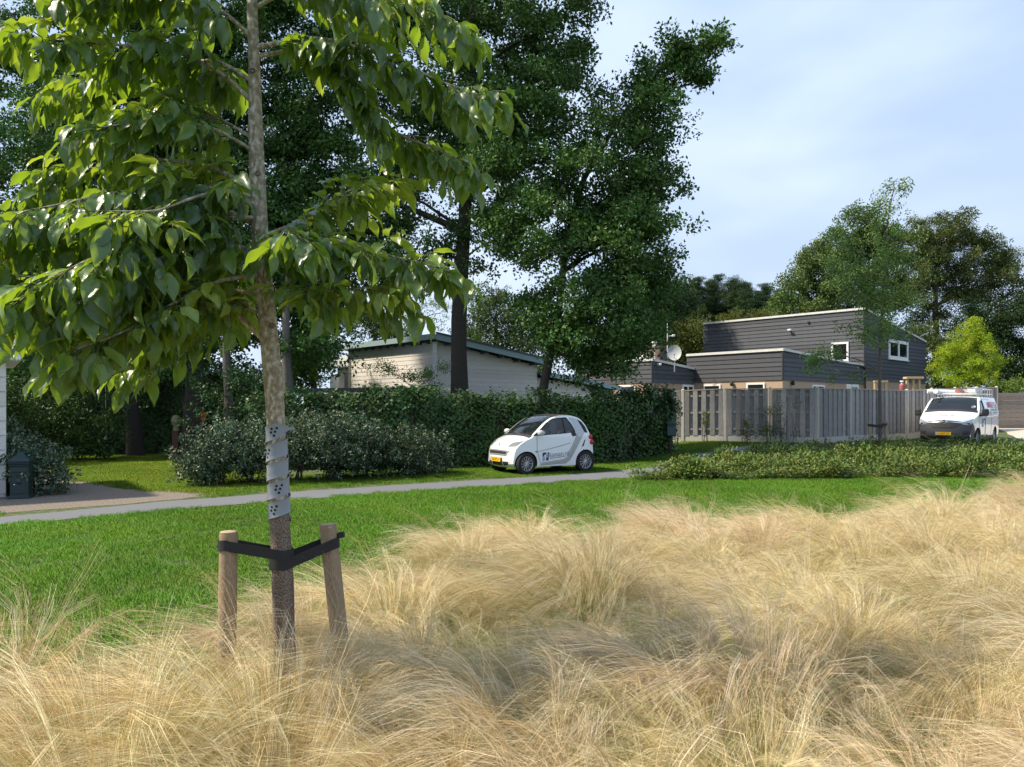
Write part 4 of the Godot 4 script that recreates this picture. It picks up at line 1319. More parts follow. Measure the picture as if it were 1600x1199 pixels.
	# pale trees seen over the bungalow roof
	tree("pale_tree", "pale yellow-green thin tree above the bungalow roof, left of the thick oak trunk",
		[Vector3(-7.792, 1.564, -60), Vector3(-7.792, 5.72, -60), Vector3(-7.532, 9.356, -60)], 0.2, 0.08,
		[[Vector3(-8.312, 8.837, -60), Vector3(1.351, 1.143, 1.6)], [Vector3(-5.714, 9.356, -60), Vector3(1.351, 1.351, 1.6)], [Vector3(-9.766, 8.214, -60), Vector3(1.143, 0.935, 1.4)], [Vector3(-7.013, 9.98, -60), Vector3(1.247, 0.727, 1)]],
		M.light_spray, {"density": 2.0, "gap": -0.05, "seed": 31, "group": grp, "tint": [1.5, 1.35, 1.3], "size": 0.8})
	tree("pale_tree", "green and grey-leaved tree above the bungalow roof, right of the thick oak trunk",
		[Vector3(-1.039, 1.595, -48), Vector3(-1.039, 4.92, -48), Vector3(-1.039, 7.829, -48)], 0.2, 0.08,
		[[Vector3(-1.787, 7.829, -48), Vector3(1.081, 1.413, 1.4)], [Vector3(-0.416, 7.414, -48), Vector3(1.247, 1.413, 1.6)], [Vector3(-1.247, 5.751, -48), Vector3(1.413, 0.831, 1.6)], [Vector3(0.623, 6.167, -48), Vector3(1.247, 1.496, 1.6)], [Vector3(-2.494, 6.582, -48), Vector3(0.665, 0.997, 1)], [Vector3(1.87, 4.92, -48), Vector3(1.247, 1.496, 1.6)]],
		M.olive_spray, {"density": 6.0, "gap": -0.36, "seed": 32, "group": grp, "tint": [1.0, 1.15, 1.2]})
	tree("dark_tree", "dark green tree over the left end of the bungalow roof",
		[Vector3(-7.446, 1.616, -40), Vector3(-7.446, 4.387, -40), Vector3(-7.446, 5.772, -40)], 0.2, 0.08,
		[[Vector3(-7.273, 5.945, -40), Vector3(1.247, 0.623, 1.4)], [Vector3(-8.312, 6.465, -40), Vector3(1.039, 0.831, 1.4)], [Vector3(-6.39, 5.802, -41), Vector3(0.71, 0.355, 0.8)]],
		M.dark_spray, {"density": 5.0, "gap": -0.4, "seed": 33, "group": grp, "tint": [1.7, 1.6, 1.2], "size": 0.8})


func pine(px: float, py: float, d: float, label: String) -> void:
	var x := (px - 800.0) / 1155.0 * d
	var top := 1.72 + (637.0 - py) / 1155.0 * d
	var o := thing("pine_tree", label, "pine", Vector3(x, 0.9, -d), "pines on the skyline")
	var h := top - 0.9
	var b := MB.new()
	b.tube([Vector3.ZERO, Vector3(0.1, h * 0.5, 0), Vector3(0, h * 0.97, 0)], [0.28, 0.2, 0.04], 9)
	part("trunk", b.mesh(), M.bark, o)
	var where := []
	var tints := []
	var y := h * 0.15
	while y < h:
		var r := lerpf(3.6, 0.75, pow((y - h * 0.15) / (h * 0.85), 0.9))
		for k in 5 if r > 0.8 else 3:
			var a := rnd(0, TAU)
			b = MB.new()
			var tip := Vector3(cos(a) * r, y + r * rnd(0.15, 0.7), sin(a) * r)
			b.tube([Vector3(0, y, 0), tip * Vector3(0.6, 1, 0.6) - Vector3(0, r * 0.1, 0), tip], [0.05, 0.035, 0.015], 5, false)
			part("branch", b.mesh(), M.bark, o)
			for j in int(6 + r * 7.0):
				var s := pow(rnd(0.05, 1.0), 0.7)
				where.append(Transform3D(Basis(Vector3.UP, rnd(0, TAU)).scaled(Vector3.ONE * rnd(0.7, 1.2) * clampf(0.3 + 0.28 * r, 0.3, 1.0)), Vector3(0, y, 0).lerp(tip, s) + rdir() * (0.2 + 0.22 * r)))
				var t := rnd(0.75, 1.25)
				tints.append(Color(t, t, t))
		y += rnd(0.45, 0.7)
	scatter("crown", M.needles, M.oak, o, where, tints)


# ---------------------------------------------------------------- bushes, ground cover
func bush(called: String, label: String, lobes: Array, leaf: Mesh, opt: Dictionary) -> void:
	var base: Vector3 = lobes[0][0]
	base.y = ground(base.x, base.z)
	var o := thing(called, label, "bush", base, opt.get("group", ""))
	for lobe in lobes:
		var b := MB.new()
		for k in 5:
			var foot := Vector3(lobe[0].x - base.x + rnd(-0.15, 0.15), 0, lobe[0].z - base.z + rnd(-0.15, 0.15))
			var d := rdir()
			b.tube(bent(foot, lobe[0] - base + Vector3(d.x * lobe[1].x, absf(d.y) * lobe[1].y, d.z * lobe[1].z) * 0.8, 0.05, 5), taper(opt.get("stem", 0.02), 0.004, 6), 5, false)
		part("stem", b.mesh(), M.bark, o)
	var placed := crown_places(lobes, opt.get("density", 30.0), opt.get("size", 1.0), opt.get("gap", -0.5), opt.get("tint", [1, 1, 1]), opt.get("seed", 1), 0.4)
	var where := []
	var tints := []
	for k in placed[0].size():
		var t: Transform3D = placed[0][k]
		if t.origin.y < 0.03:
			continue
		t.origin -= base
		where.append(t)
		tints.append(placed[1][k])
	scatter("foliage", leaf, M.bush, o, where, tints)


func low_plants() -> void:
	var silver := MB.new()
	for k in 26:
		silver.tint = tone([0.05, 0.088, 0.045], 0.35) if rnd(0, 1) < 0.78 else tone([0.25, 0.28, 0.2], 0.3)
		var p := Vector3(rnd(-0.1, 0.1), rnd(-0.1, 0.1), rnd(-0.1, 0.2))
		var d := (Vector3(rnd(-0.8, 0.8), rnd(-0.5, 0.9), rnd(0.0, 1.0))).normalized()
		add_leaf(silver, p, d, d.cross(rdir()).normalized(), rnd(0.055, 0.085), rnd(0.025, 0.035), 0.12, true)
	M.silver = silver.mesh()
	var g := "silvery-leaved bushes along the path"
	bush("silver_bush", "silvery green bush nearest the driveway, left of the young tree", [[Vector3(-6.539, 0.599, -16.6), Vector3(0.632, 0.546, 0.8)], [Vector3(-6.035, 0.719, -17), Vector3(0.589, 0.589, 0.8)], [Vector3(-6.803, 0.303, -16.2), Vector3(0.309, 0.309, 0.5)]], M.silver, {"density": 70.0, "group": g, "seed": 41})
	bush("silver_bush", "silvery green bush just right of the young tree's wrapped trunk", [[Vector3(-4.971, 0.696, -17.4), Vector3(0.678, 0.603, 0.8)], [Vector3(-4.267, 0.684, -17.6), Vector3(0.686, 0.61, 0.8)]], M.silver, {"density": 70.0, "group": g, "seed": 42})
	bush("silver_bush", "silvery green bush farthest right, merging into the ivy hedge", [[Vector3(-3.545, 0.727, -18.2), Vector3(0.709, 0.599, 0.8)], [Vector3(-2.818, 0.625, -18.6), Vector3(0.58, 0.483, 0.7)], [Vector3(-2.244, 0.423, -19.2), Vector3(0.499, 0.399, 0.6)]], M.silver, {"density": 66.0, "group": g, "seed": 43, "tint": [0.75, 0.8, 0.75]})
	bush("silver_bush", "pale-tipped bush around the dark letter pillar at the left edge", [[Vector3(-9.923, 0.481, -14.6), Vector3(0.43, 0.455, 0.5)], [Vector3(-9.393, 0.473, -14.7), Vector3(0.331, 0.433, 0.45)], [Vector3(-10.649, 0.642, -15), Vector3(0.519, 0.649, 0.6)], [Vector3(-10.133, 0.825, -15.2), Vector3(0.342, 0.29, 0.4)]], M.silver, {"density": 70.0, "group": g, "seed": 44, "tint": [1.1, 1.1, 1.1]})
	bush("laurel_bush", "dark glossy laurel at the back of the driveway lawn on the left", [[Vector3(-15.056, 1.455, -23.5), Vector3(1.221, 1.058, 1.2)], [Vector3(-14.13, 1.242, -24), Vector3(1.143, 1.039, 1.1)], [Vector3(-14.857, 1.282, -22), Vector3(0.762, 1.048, 1)]], spray(24, 0.4, 0.13, 0.05, 0.1, [0.045, 0.085, 0.022], 0.4), {"density": 16.0, "seed": 45})
	# ivy suckers and holly in the shade under the trees
	bush("shade_bush", "small green bush at the foot of the broad blackish trunk", [[Vector3(-9.058, 1.662, -22.5), Vector3(0.662, 0.701, 0.6)], [Vector3(-10.173, 2.473, -23.5), Vector3(0.57, 0.407, 0.5)], [Vector3(-7.977, 2.143, -22.2), Vector3(0.423, 0.577, 0.5)]], spray(24, 0.4, 0.1, 0.05, 0.1, [0.04, 0.085, 0.03], 0.4), {"density": 14.0, "seed": 46, "gap": -0.2})
	# climbers on the slatted fence
	var vine := spray(18, 0.4, 0.07, 0.045, 0.2, [0.10, 0.15, 0.03], 0.4)
	bush("fence_climber", "yellow-green climber spread on the fence left of the corner post", [[Vector3(9.538, 1.178, -27.2), Vector3(0.283, 0.754, 0.12)], [Vector3(9.901, 1.298, -27.1), Vector3(0.328, 0.704, 0.12)], [Vector3(10.201, 1.068, -26.9), Vector3(0.279, 0.606, 0.12)], [Vector3(9.42, 1.649, -27.2), Vector3(0.235, 0.235, 0.1)]], vine, {"density": 14.0, "seed": 47, "stem": 0.007, "gap": -0.12, "tint": [0.9, 0.9, 0.8]})
	bush("fence_climber", "tiny bright green sprig at the fence left of the middle post", [[Vector3(7.398, 0.963, -28.2), Vector3(0.098, 0.244, 0.1)], [Vector3(7.349, 1.403, -28.2), Vector3(0.073, 0.146, 0.08)]], vine, {"density": 34.0, "seed": 48, "stem": 0.006, "tint": [1.6, 1.5, 0.6], "size": 0.7})
	bush("fence_climber", "small reddish-brown climber at the fence foot", [[Vector3(8.73, 0.89, -27.4), Vector3(0.214, 0.285, 0.12)], [Vector3(8.611, 1.127, -27.4), Vector3(0.142, 0.19, 0.1)]], vine, {"density": 24.0, "seed": 49, "stem": 0.006, "tint": [1.3, 0.85, 0.8], "size": 0.8})

	# low green ground cover along the path on the right
	var cover := MB.new()
	for k in 60:
		cover.tint = tone([0.12, 0.175, 0.045], 0.4)
		var p := Vector3(rnd(-0.2, 0.2), rnd(0.0, 0.26), rnd(-0.2, 0.2))
		var d := (Vector3(rnd(-1, 1), rnd(0.0, 0.8), rnd(-1, 1))).normalized()
		var side := (d.cross(Vector3.UP) + rdir() * 0.4).normalized()
		add_leaf(cover, p, d, side, rnd(0.045, 0.08), rnd(0.025, 0.04), 0.12, true)
	var where := []
	var tints := []
	var poly := PackedVector2Array([Vector2(2.7, 17.3), Vector2(5.0, 17.4), Vector2(9.0, 17.9), Vector2(14.0, 17.6), Vector2(20.0, 17.5), Vector2(24.0, 21.5), Vector2(22.0, 25.0), Vector2(15.5, 25.4), Vector2(12.0, 24.6), Vector2(10.2, 24.8), Vector2(7.9, 24.2), Vector2(6.3, 22.2), Vector2(4.8, 19.9), Vector2(3.6, 18.4)])
	for k in 9000:
		var p := Vector2(rnd(2.8, 24.0), rnd(17.0, 25.4))
		if not Geometry2D.is_point_in_polygon(p, poly):
			continue
		var hump := 0.62 + 0.95 * soft_noise.get_noise_2d(p.x * 2.4, p.y * 2.4) + 0.45 * soft_noise.get_noise_2d(p.x * 7.0, p.y * 7.0)
		if hump < 0.34:
			continue
		where.append(Transform3D(Basis(Vector3.UP, rnd(0, TAU)).scaled(Vector3(1.0, hump * rnd(0.8, 1.5), 1.0) * rnd(0.85, 1.2)), on_ground(p.x, -p.y, rnd(-0.02, 0.16) * hump)))
		var t := rnd(0.8, 1.25)
		tints.append(Color(t * rnd(0.9, 1.3), t, t * 0.9))
	var o := scatter("ground_cover", cover.mesh(), M.bush, self, where, tints)
	tag(o, "low leafy green ground cover between the lawn and the slatted fence", "ground cover")


# ---------------------------------------------------------------- lawn
func lawn() -> void:
	var meshes := []
	for v in 2:
		var b := MB.new()
		for k in 900:
			b.tint = tone([0.14, 0.295, 0.028], 0.33) if rnd(0, 1) < 0.93 else tone([0.25, 0.27, 0.09], 0.3)
			var p := Vector3(rnd(-0.28, 0.28), 0, rnd(-0.28, 0.28))
			var h := rnd(0.025, 0.06)
			var d := Vector3(rnd(-0.7, 0.7), 1.0, rnd(-0.7, 0.7)).normalized()
			var side := d.cross(rdir()).normalized() * rnd(0.0011, 0.002)
			var q := p + d * h * 0.6
			var e := p + d * h + Vector3(d.x, -0.15, d.z) * h * 0.35
			var nn := (Vector3.UP + Vector3(d.x, 0, d.z) * 0.5).normalized()
			var i := b.put(p - side, nn)
			b.put(p + side, nn)
			b.put(q + side * 0.8, nn)
			b.put(q - side * 0.8, nn)
			b.put(e, nn)
			b.tri_i(i, i + 1, i + 2)
			b.tri_i(i, i + 2, i + 3)
			b.tri_i(i + 3, i + 2, i + 4)
		meshes.append(b.mesh())
	var bed := PackedVector2Array(bed_outline())
	var keep := []   # areas: outline, tint
	var main := PackedVector2Array([Vector2(-12, 2.5), Vector2(-10.0, 9.0), Vector2(-7.44, 10.7), Vector2(-5.91, 12.15), Vector2(-3.85, 13.85), Vector2(-0.83, 15.85), Vector2(2.79, 17.85), Vector2(5.0, 18.2), Vector2(14.0, 18.2), Vector2(19.5, 18.0), Vector2(11.0, 9.0), Vector2(6.0, 4.0), Vector2(-4.0, 2.5)])
	var verge := PackedVector2Array([Vector2(-6.55, 13.68), Vector2(-4.3, 15.55), Vector2(-0.92, 17.75), Vector2(2.3, 19.55), Vector2(4.2, 21.45), Vector2(6.2, 24.3), Vector2(7.4, 26.0), Vector2(5.6, 26.6), Vector2(3.0, 23.6), Vector2(-0.2, 22.2), Vector2(-3.0, 21.2), Vector2(-5.2, 18.4), Vector2(-5.8, 14.6)])
	var yard := PackedVector2Array([Vector2(-8.0, 15.45), Vector2(-6.6, 15.0), Vector2(-5.75, 14.6), Vector2(-5.4, 16.0), Vector2(-8.6, 26.0), Vector2(-18.0, 27.0), Vector2(-17.0, 21.0), Vector2(-14.5, 21.6), Vector2(-11.5, 19.3), Vector2(-10.6, 17.7), Vector2(-9.1, 16.5)])
	var corner := PackedVector2Array([Vector2(-14.0, 12.0), Vector2(-10.3, 10.2), Vector2(-8.2, 11.75), Vector2(-9.6, 12.4), Vector2(-10.6, 13.6), Vector2(-10.9, 15.5), Vector2(-14.0, 17.0)])
	var fence_side := PackedVector2Array([Vector2(5.8, 29.4), Vector2(6.2, 25.3), Vector2(8.6, 26.6), Vector2(11.4, 26.75), Vector2(16.5, 27.1), Vector2(19.0, 32.0), Vector2(11.15, 27.2)])
	var far_right := PackedVector2Array([Vector2(18.6, 24.6), Vector2(30.0, 26.0), Vector2(33.0, 28.0), Vector2(23.0, 27.0), Vector2(19.4, 27.8)])
	keep = [[main, Color(1, 1, 1)], [verge, Color(1.05, 0.92, 0.95)], [yard, Color(1.35, 0.95, 0.8)], [corner, Color(0.95, 0.95, 1.0)], [fence_side, Color(1.5, 1.1, 1.2)], [far_right, Color(1.3, 1.05, 1.0)]]
	var where := [[], []]
	var tints := [[], []]
	for area in keep:
		var poly: PackedVector2Array = area[0]
		var box := Rect2(poly[0], Vector2.ZERO)
		for p in poly:
			box = box.expand(p)
		var step := 0.34
		var y := box.position.y
		while y < box.end.y:
			var x := box.position.x
			while x < box.end.x:
				var p := Vector2(x, y) + Vector2(rnd(-0.15, 0.15), rnd(-0.15, 0.15))
				x += step
				if absf(p.x) > 0.74 * p.y + 0.8 or not Geometry2D.is_point_in_polygon(p, poly):
					continue
				if poly == main and Geometry2D.is_point_in_polygon(p, bed):
					continue
				var k := rng.randi() % 2
				var big := 1.0 + 0.28 * soft_noise.get_noise_2d(p.x * 0.9, p.y * 0.9)
				where[k].append(Transform3D(Basis(Vector3.UP, rnd(0, TAU)).scaled(Vector3(1, rnd(0.8, 1.3), 1)), on_ground(p.x, -p.y, 0.0)))
				var c: Color = area[1]
				var t := big * rnd(0.92, 1.08)
				tints[k].append(Color(c.r * t * (1.0 + 0.25 * soft_noise.get_noise_2d(p.x * 2.0 + 40.0, p.y * 2.0)), c.g * t, c.b * t))
			y += step
	var o := Node3D.new()
	o.name = "lawn"
	o.set_meta("kind", "stuff")
	tag(o, "mown green lawn grass on both sides of the footpath", "grass")
	add_child(o)
	for k in 2:
		scatter("grass", meshes[k], M.grass, o, where[k], tints[k])


# ---------------------------------------------------------------- vehicles
# A body is a shell swept over a side profile (control points x from the nose, y, bow = how far the edge is drawn in) and two sides that fill it.
class Shape:
	var ctrl := []
	var length := 1.0
	var belt := 1.0
	var half := 0.8
	var lean := 0.2
	var nose := 0.12
	var tail := 0.06
	var sill := 0.2
	var edge := []   # (x, y) of the shell's edge at fine steps
	var i0 := 0
	var i1 := 0
	var per := 5

	func spline(s: float) -> Vector3:
		var n := ctrl.size()
		var i := clampi(int(floor(s)), 0, n - 2)
		var t := s - i
		var a: Vector3 = ctrl[maxi(i - 1, 0)]
		var b: Vector3 = ctrl[i]
		var c: Vector3 = ctrl[i + 1]
		var d: Vector3 = ctrl[mini(i + 2, n - 1)]
		return 0.5 * (2.0 * b + (c - a) * t + (2.0 * a - 5.0 * b + 4.0 * c - d) * t * t + (3.0 * b - a - 3.0 * c + d) * t * t * t)

	func outward(s: float) -> Vector2:
		var a := spline(maxf(s - 0.08, 0.0))
		var b := spline(minf(s + 0.08, ctrl.size() - 1.001))
		var d := Vector2(b.x - a.x, b.y - a.y).normalized()
		return Vector2(-d.y, d.x)

	func edge_at(s: float) -> Vector2:
		var p := spline(s)
		return Vector2(p.x, p.y) - outward(s) * p.z

	func width(x: float, y: float) -> float:
		var w := half
		w -= nose * pow(clampf(1.0 - x / (0.26 * length), 0, 1), 2.0)
		w -= tail * pow(clampf(1.0 - (length - x) / (0.16 * length), 0, 1), 2.0)
		if y > belt:
			w -= lean * (y - belt) + 0.06 * pow(clampf((y - belt) / 0.6, 0, 1), 2.0)
		else:
			w -= 0.035 * pow(clampf((belt - y) / (belt - sill), 0, 1), 3.0) + 0.015 * clampf(1.0 - absf(y - belt + 0.12) / 0.12, 0, 1) * 0.0
		return w

	# point on the shell, t from -1 to 1 across
	func skin(s: float, t: float, up := 0.0) -> Vector3:
		var p := spline(s)
		var o := outward(s)
		var e := edge_at(s)
		var q := Vector2(p.x, p.y) - o * p.z * pow(absf(t), 2.6)
		var w := width(e.x, e.y)
		var bulge := o * up
		return Vector3(q.x + bulge.x, q.y + bulge.y, t * w)

	func prepare() -> void:
		edge = []
		var n := (ctrl.size() - 1) * per
		i0 = 0
		i1 = 0
		for k in n + 1:
			var e := edge_at(minf(float(k) / per, ctrl.size() - 1.001))
			edge.append(e)
			if e.x < edge[i0].x:
				i0 = k
			if e.x > edge[i1].x:
				i1 = k

	func y_on(x: float, from: int, to: int, fallback: float) -> float:
		var step := 1 if to >= from else -1
		var k := from
		while k != to:
			var a: Vector2 = edge[k]
			var b: Vector2 = edge[k + step]
			if (a.x <= x and b.x >= x) or (b.x <= x and a.x >= x):
				return lerpf(a.y, b.y, (x - a.x) / maxf(absf(b.x - a.x), 1e-5) * signf(b.x - a.x)) if absf(b.x - a.x) > 1e-5 else a.y
			k += step
		return fallback

	func top(x: float) -> float:
		return y_on(x, i0, i1, sill + 0.1)

	func bottom(x: float) -> float:
		if x < edge[0].x:
			return maxf(sill, y_on(x, 0, i0, sill))
		if x > edge[edge.size() - 1].x:
			return maxf(sill, y_on(x, i1, edge.size() - 1, sill))
		return sill

	func side(x: float, y: float, sgn: float, up := 0.0) -> Vector3:
		return Vector3(x, y, sgn * (width(x, y) + up))


func side_patch(sh: Shape, pts: Array, sgn: float, up: float, thick := 0.006) -> ArrayMesh:
	# a sheet that lies on the vehicle's side: cut into small squares so that it follows the curve
	var poly := PackedVector2Array(pts)
	var b := MB.new()
	var box := Rect2(poly[0], Vector2.ZERO)
	for p in poly:
		box = box.expand(p)
	var st := 0.12
	var x := box.position.x
	while x < box.end.x:
		var y := box.position.y
		while y < box.end.y:
			for piece in Geometry2D.intersect_polygons(poly, PackedVector2Array([Vector2(x, y), Vector2(x + st, y), Vector2(x + st, y + st), Vector2(x, y + st)])):
				var idx := Geometry2D.triangulate_polygon(piece)
				for i in range(0, idx.size(), 3):
					var t := [piece[idx[i]], piece[idx[i + 1]], piece[idx[i + 2]]]
					if ((t[1] - t[0]).cross(t[2] - t[0]) < 0) == (sgn > 0):
						t = [t[0], t[2], t[1]]
					b.tri(sh.side(t[0].x, t[0].y, sgn, up), sh.side(t[1].x, t[1].y, sgn, up), sh.side(t[2].x, t[2].y, sgn, up))
			y += st
		x += st
	# rim
	for i in poly.size():
		var p := poly[i]
		var q := poly[(i + 1) % poly.size()]
		b.quad(sh.side(p.x, p.y, sgn, up - thick), sh.side(q.x, q.y, sgn, up - thick), sh.side(q.x, q.y, sgn, up), sh.side(p.x, p.y, sgn, up))
	return b.mesh()


func side_line(sh: Shape, pts: Array, sgn: float, r: float, closed := false) -> ArrayMesh:
	var b := MB.new()
	var path := []
	var n := pts.size() if closed else pts.size() - 1
	for i in n:
		var p: Vector2 = pts[i]
		var q: Vector2 = pts[(i + 1) % pts.size()]
		for k in 5:
			var s := p.lerp(q, k / 5.0)
			path.append(sh.side(s.x, s.y, sgn, 0.0))
	var e: Vector2 = pts[0] if closed else pts[pts.size() - 1]
	path.append(sh.side(e.x, e.y, sgn, 0.0))
	b.tube(path, taper(r, r, path.size()), 5, false)
	return b.mesh()


# sheet on the shell between four corners given as (s, t): a, b along the bottom, c, d along the top
func skin_patch(sh: Shape, a: Vector2, c: Vector2, d: Vector2, e: Vector2, up: float, n := 6) -> ArrayMesh:
	var g := []
	for i in n + 1:
		var row := []
		for j in n + 1:
			var lo := a.lerp(c, float(j) / n)
			var hi := e.lerp(d, float(j) / n)
			var p := lo.lerp(hi, float(i) / n)
			row.append(sh.skin(p.x, p.y, up))
		g.append(row)
	var b := MB.new()
	b.grid(g, {}, true)
	# skirt
	var ring := []
	for j in n + 1:
		ring.append([0, j])
	for i in range(1, n + 1):
		ring.append([i, n])
	for j in range(n - 1, -1, -1):
		ring.append([n, j])
	for i in range(n - 1, -1, -1):
		ring.append([i, 0])
	for k in ring.size() - 1:
		var p: Vector3 = g[ring[k][0]][ring[k][1]]
		var q: Vector3 = g[ring[k + 1][0]][ring[k + 1][1]]
		var mid: Vector3 = g[n / 2][n / 2]
		var inward := (mid - (p + q) * 0.5) * 0.04 + Vector3(absf(up) + 0.01, -0.004, 0)
		b.quad(p + inward, q + inward, q, p)
	return b.mesh()


# wheel with tyre, rim and spokes; its outer face looks along +z of the node
func wheel(parent: Node, at: Vector3, r: float, w: float, spokes: int, sgn: float, rim_mat: Material, turn := 0.0) -> void:
	var axis := Transform3D(Basis(Vector3.UP, turn) * Basis(Vector3.RIGHT, PI / 2 * sgn), Vector3.ZERO)
	var b := MB.new()
	var rr := r * 0.68
	b.lathe(axis, [Vector2(rr, -w * 0.5), Vector2(r * 0.92, -w * 0.5), Vector2(r * 0.985, -w * 0.42), Vector2(r, -w * 0.3), Vector2(r, w * 0.3), Vector2(r * 0.985, w * 0.42), Vector2(r * 0.93, w * 0.5), Vector2(rr + 0.012, w * 0.5), Vector2(rr, w * 0.46), Vector2(rr, -w * 0.5)], 32)
	var hub := Node3D.new()
	hub.name = "wheel"
	hub.position = at
	parent.add_child(hub, true)
	part("tyre", b.mesh(), M.rubber, hub)
	b = MB.new()
	b.lathe(axis, [Vector2(rr, -w * 0.2), Vector2(rr * 0.985, w * 0.44), Vector2(rr * 0.93, w * 0.44), Vector2(rr * 0.9, w * 0.36), Vector2(rr * 0.88, -w * 0.1)], 32)
	b.lathe(axis, [Vector2(0.0, w * 0.36), Vector2(rr * 0.16, w * 0.36), Vector2(rr * 0.22, w * 0.3), Vector2(rr * 0.24, w * 0.1)], 16)
	for k in spokes:
		var a := TAU * k / spokes
		var p := Vector3(cos(a), 0, sin(a))
		var m := axis * Transform3D(Basis(p, Vector3.UP, p.cross(Vector3.UP)), p * rr * 0.56 + Vector3(0, w * 0.3, 0))
		b.cbox(m, Vector3(rr * 0.76, w * 0.12, rr * (0.11 if spokes > 8 else 0.24)), 0.004)
	part("rim", b.mesh(), rim_mat, hub)
	b = MB.new()
	b.lathe(axis, [Vector2(0.0, w * 0.02), Vector2(rr * 0.9, w * 0.02), Vector2(rr * 0.9, 0.0)], 24)
	part("brake_disc", b.mesh(), M.black_plastic, hub)


# shell with some spans left out, as one mesh; spans of s (and |t| limit) can go to other parts
func shell_mesh(sh: Shape, s0: float, s1: float, t0: float, t1: float, up := 0.0, nt := 20) -> ArrayMesh:
	var g := []
	var n := maxi(2, int((s1 - s0) * 6.0))
	for i in n + 1:
		var row := []
		for j in nt + 1:
			row.append(sh.skin(minf(lerpf(s0, s1, float(i) / n), sh.ctrl.size() - 1.001), lerpf(t0, t1, float(j) / nt), up))
		g.append(row)
	var b := MB.new()
	b.grid(g, {}, true)
	return b.mesh()


func body_side(sh: Shape, sgn: float, arches: Array, cut: Array, cut_y := 0.0) -> ArrayMesh:
	var cols := 96
	var rows := 34
	var x0: float = sh.edge[sh.i0].x + 0.001
	var x1: float = sh.edge[sh.i1].x - 0.001
	var flat := []
	for j in cols + 1:
		var x := lerpf(x0, x1, float(j) / cols)
		var lo := sh.bottom(x)
		var hi := maxf(sh.top(x), lo + 0.002)
		var col := []
		for i in rows + 1:
			var p := Vector2(x, lerpf(lo, hi, float(i) / rows))
			for a in arches:
				var c := Vector2(a[0], a[1])
				var d := p.distance_to(c)
				if absf(d - a[2]) < 0.021:
					p = c + (p - c).normalized() * a[2]
			col.append(p)
		flat.append(col)
	var drop := {}
	var glass := PackedVector2Array(cut)
	for j in cols:
		for i in rows:
			var m: Vector2 = (flat[j][i] + flat[j + 1][i] + flat[j][i + 1] + flat[j + 1][i + 1]) * 0.25
			for a in arches:
				if m.distance_to(Vector2(a[0], a[1])) < a[2]:
					drop[Vector2i(j, i)] = true
			if glass.size() and Geometry2D.is_point_in_polygon(m, glass):
				drop[Vector2i(j, i)] = true
	var g := []
	for j in cols + 1:
		var row := []
		for i in rows + 1:
			row.append(sh.side(flat[j][i].x, flat[j][i].y, sgn))
		g.append(row)
	var b := MB.new()
	b.grid(g, drop, sgn < 0)
	return b.mesh()


func arch_lip(sh: Shape, a: Array, sgn: float, depth: float) -> ArrayMesh:
	# wheel house: a half drum going inwards from the arch
	var g := []
	for k in 25:
		var an := lerpf(-0.25, PI + 0.25, k / 24.0)
		var p := Vector2(a[0] + cos(an) * a[2], maxf(a[1] + sin(an) * a[2], sh.sill - 0.02))
		var q := sh.side(p.x, p.y, sgn, 0.0)
		g.append([q, Vector3(q.x, q.y, q.z - sgn * depth)])
	var b := MB.new()
	b.grid(g, {}, sgn > 0)
	var mid := Vector3(a[0], a[1], sgn * (sh.half - depth))
	for k in 24:
		if sgn > 0:
			b.tri(mid, g[k][1], g[k + 1][1])
		else:
			b.tri(mid, g[k + 1][1], g[k][1])
	return b.mesh()


func words_on(text: String, size: float, mat: Material, parent: Node, t: Transform3D, called := "lettering") -> void:
	var f := SystemFont.new()
	f.font_names = PackedStringArray(["Droid Sans"])
	var m := TextMesh.new()
	m.text = text
	m.font = f
	m.font_size = 32
	m.pixel_size = size / 24.0
	m.depth = 0.004
	part(called, m, mat, parent, t)


func seat_mesh() -> ArrayMesh:
	var b := MB.new()
	b.cbox(Transform3D(Basis(Vector3.BACK, -0.2), Vector3(0.12, 0.38, 0)), Vector3(0.16, 0.66, 0.46), 0.05)
	b.cbox(Transform3D(Basis.IDENTITY, Vector3(-0.12, 0.06, 0)), Vector3(0.5, 0.16, 0.48), 0.05)
	b.cbox(Transform3D(Basis(Vector3.BACK, -0.15), Vector3(0.21, 0.8, 0)), Vector3(0.1, 0.17, 0.26), 0.04)
	return b.mesh()


func plate_on(o: Node, where: Transform3D, text: String) -> void:
	var b := MB.new()
	b.cbox(Transform3D.IDENTITY, Vector3(0.52, 0.115, 0.012), 0.003)
	var p := part("number_plate", b.mesh(), M.plate, o, where)
	words_on(text, 0.075, M.ink, p, Transform3D(Basis.IDENTITY, Vector3(0.02, 0, 0.0085)))
	part("country_strip", unit_box, M.logo_pale, p, Transform3D(Basis.from_scale(Vector3(0.045, 0.108, 0.004)), Vector3(-0.234, 0, 0.006)))


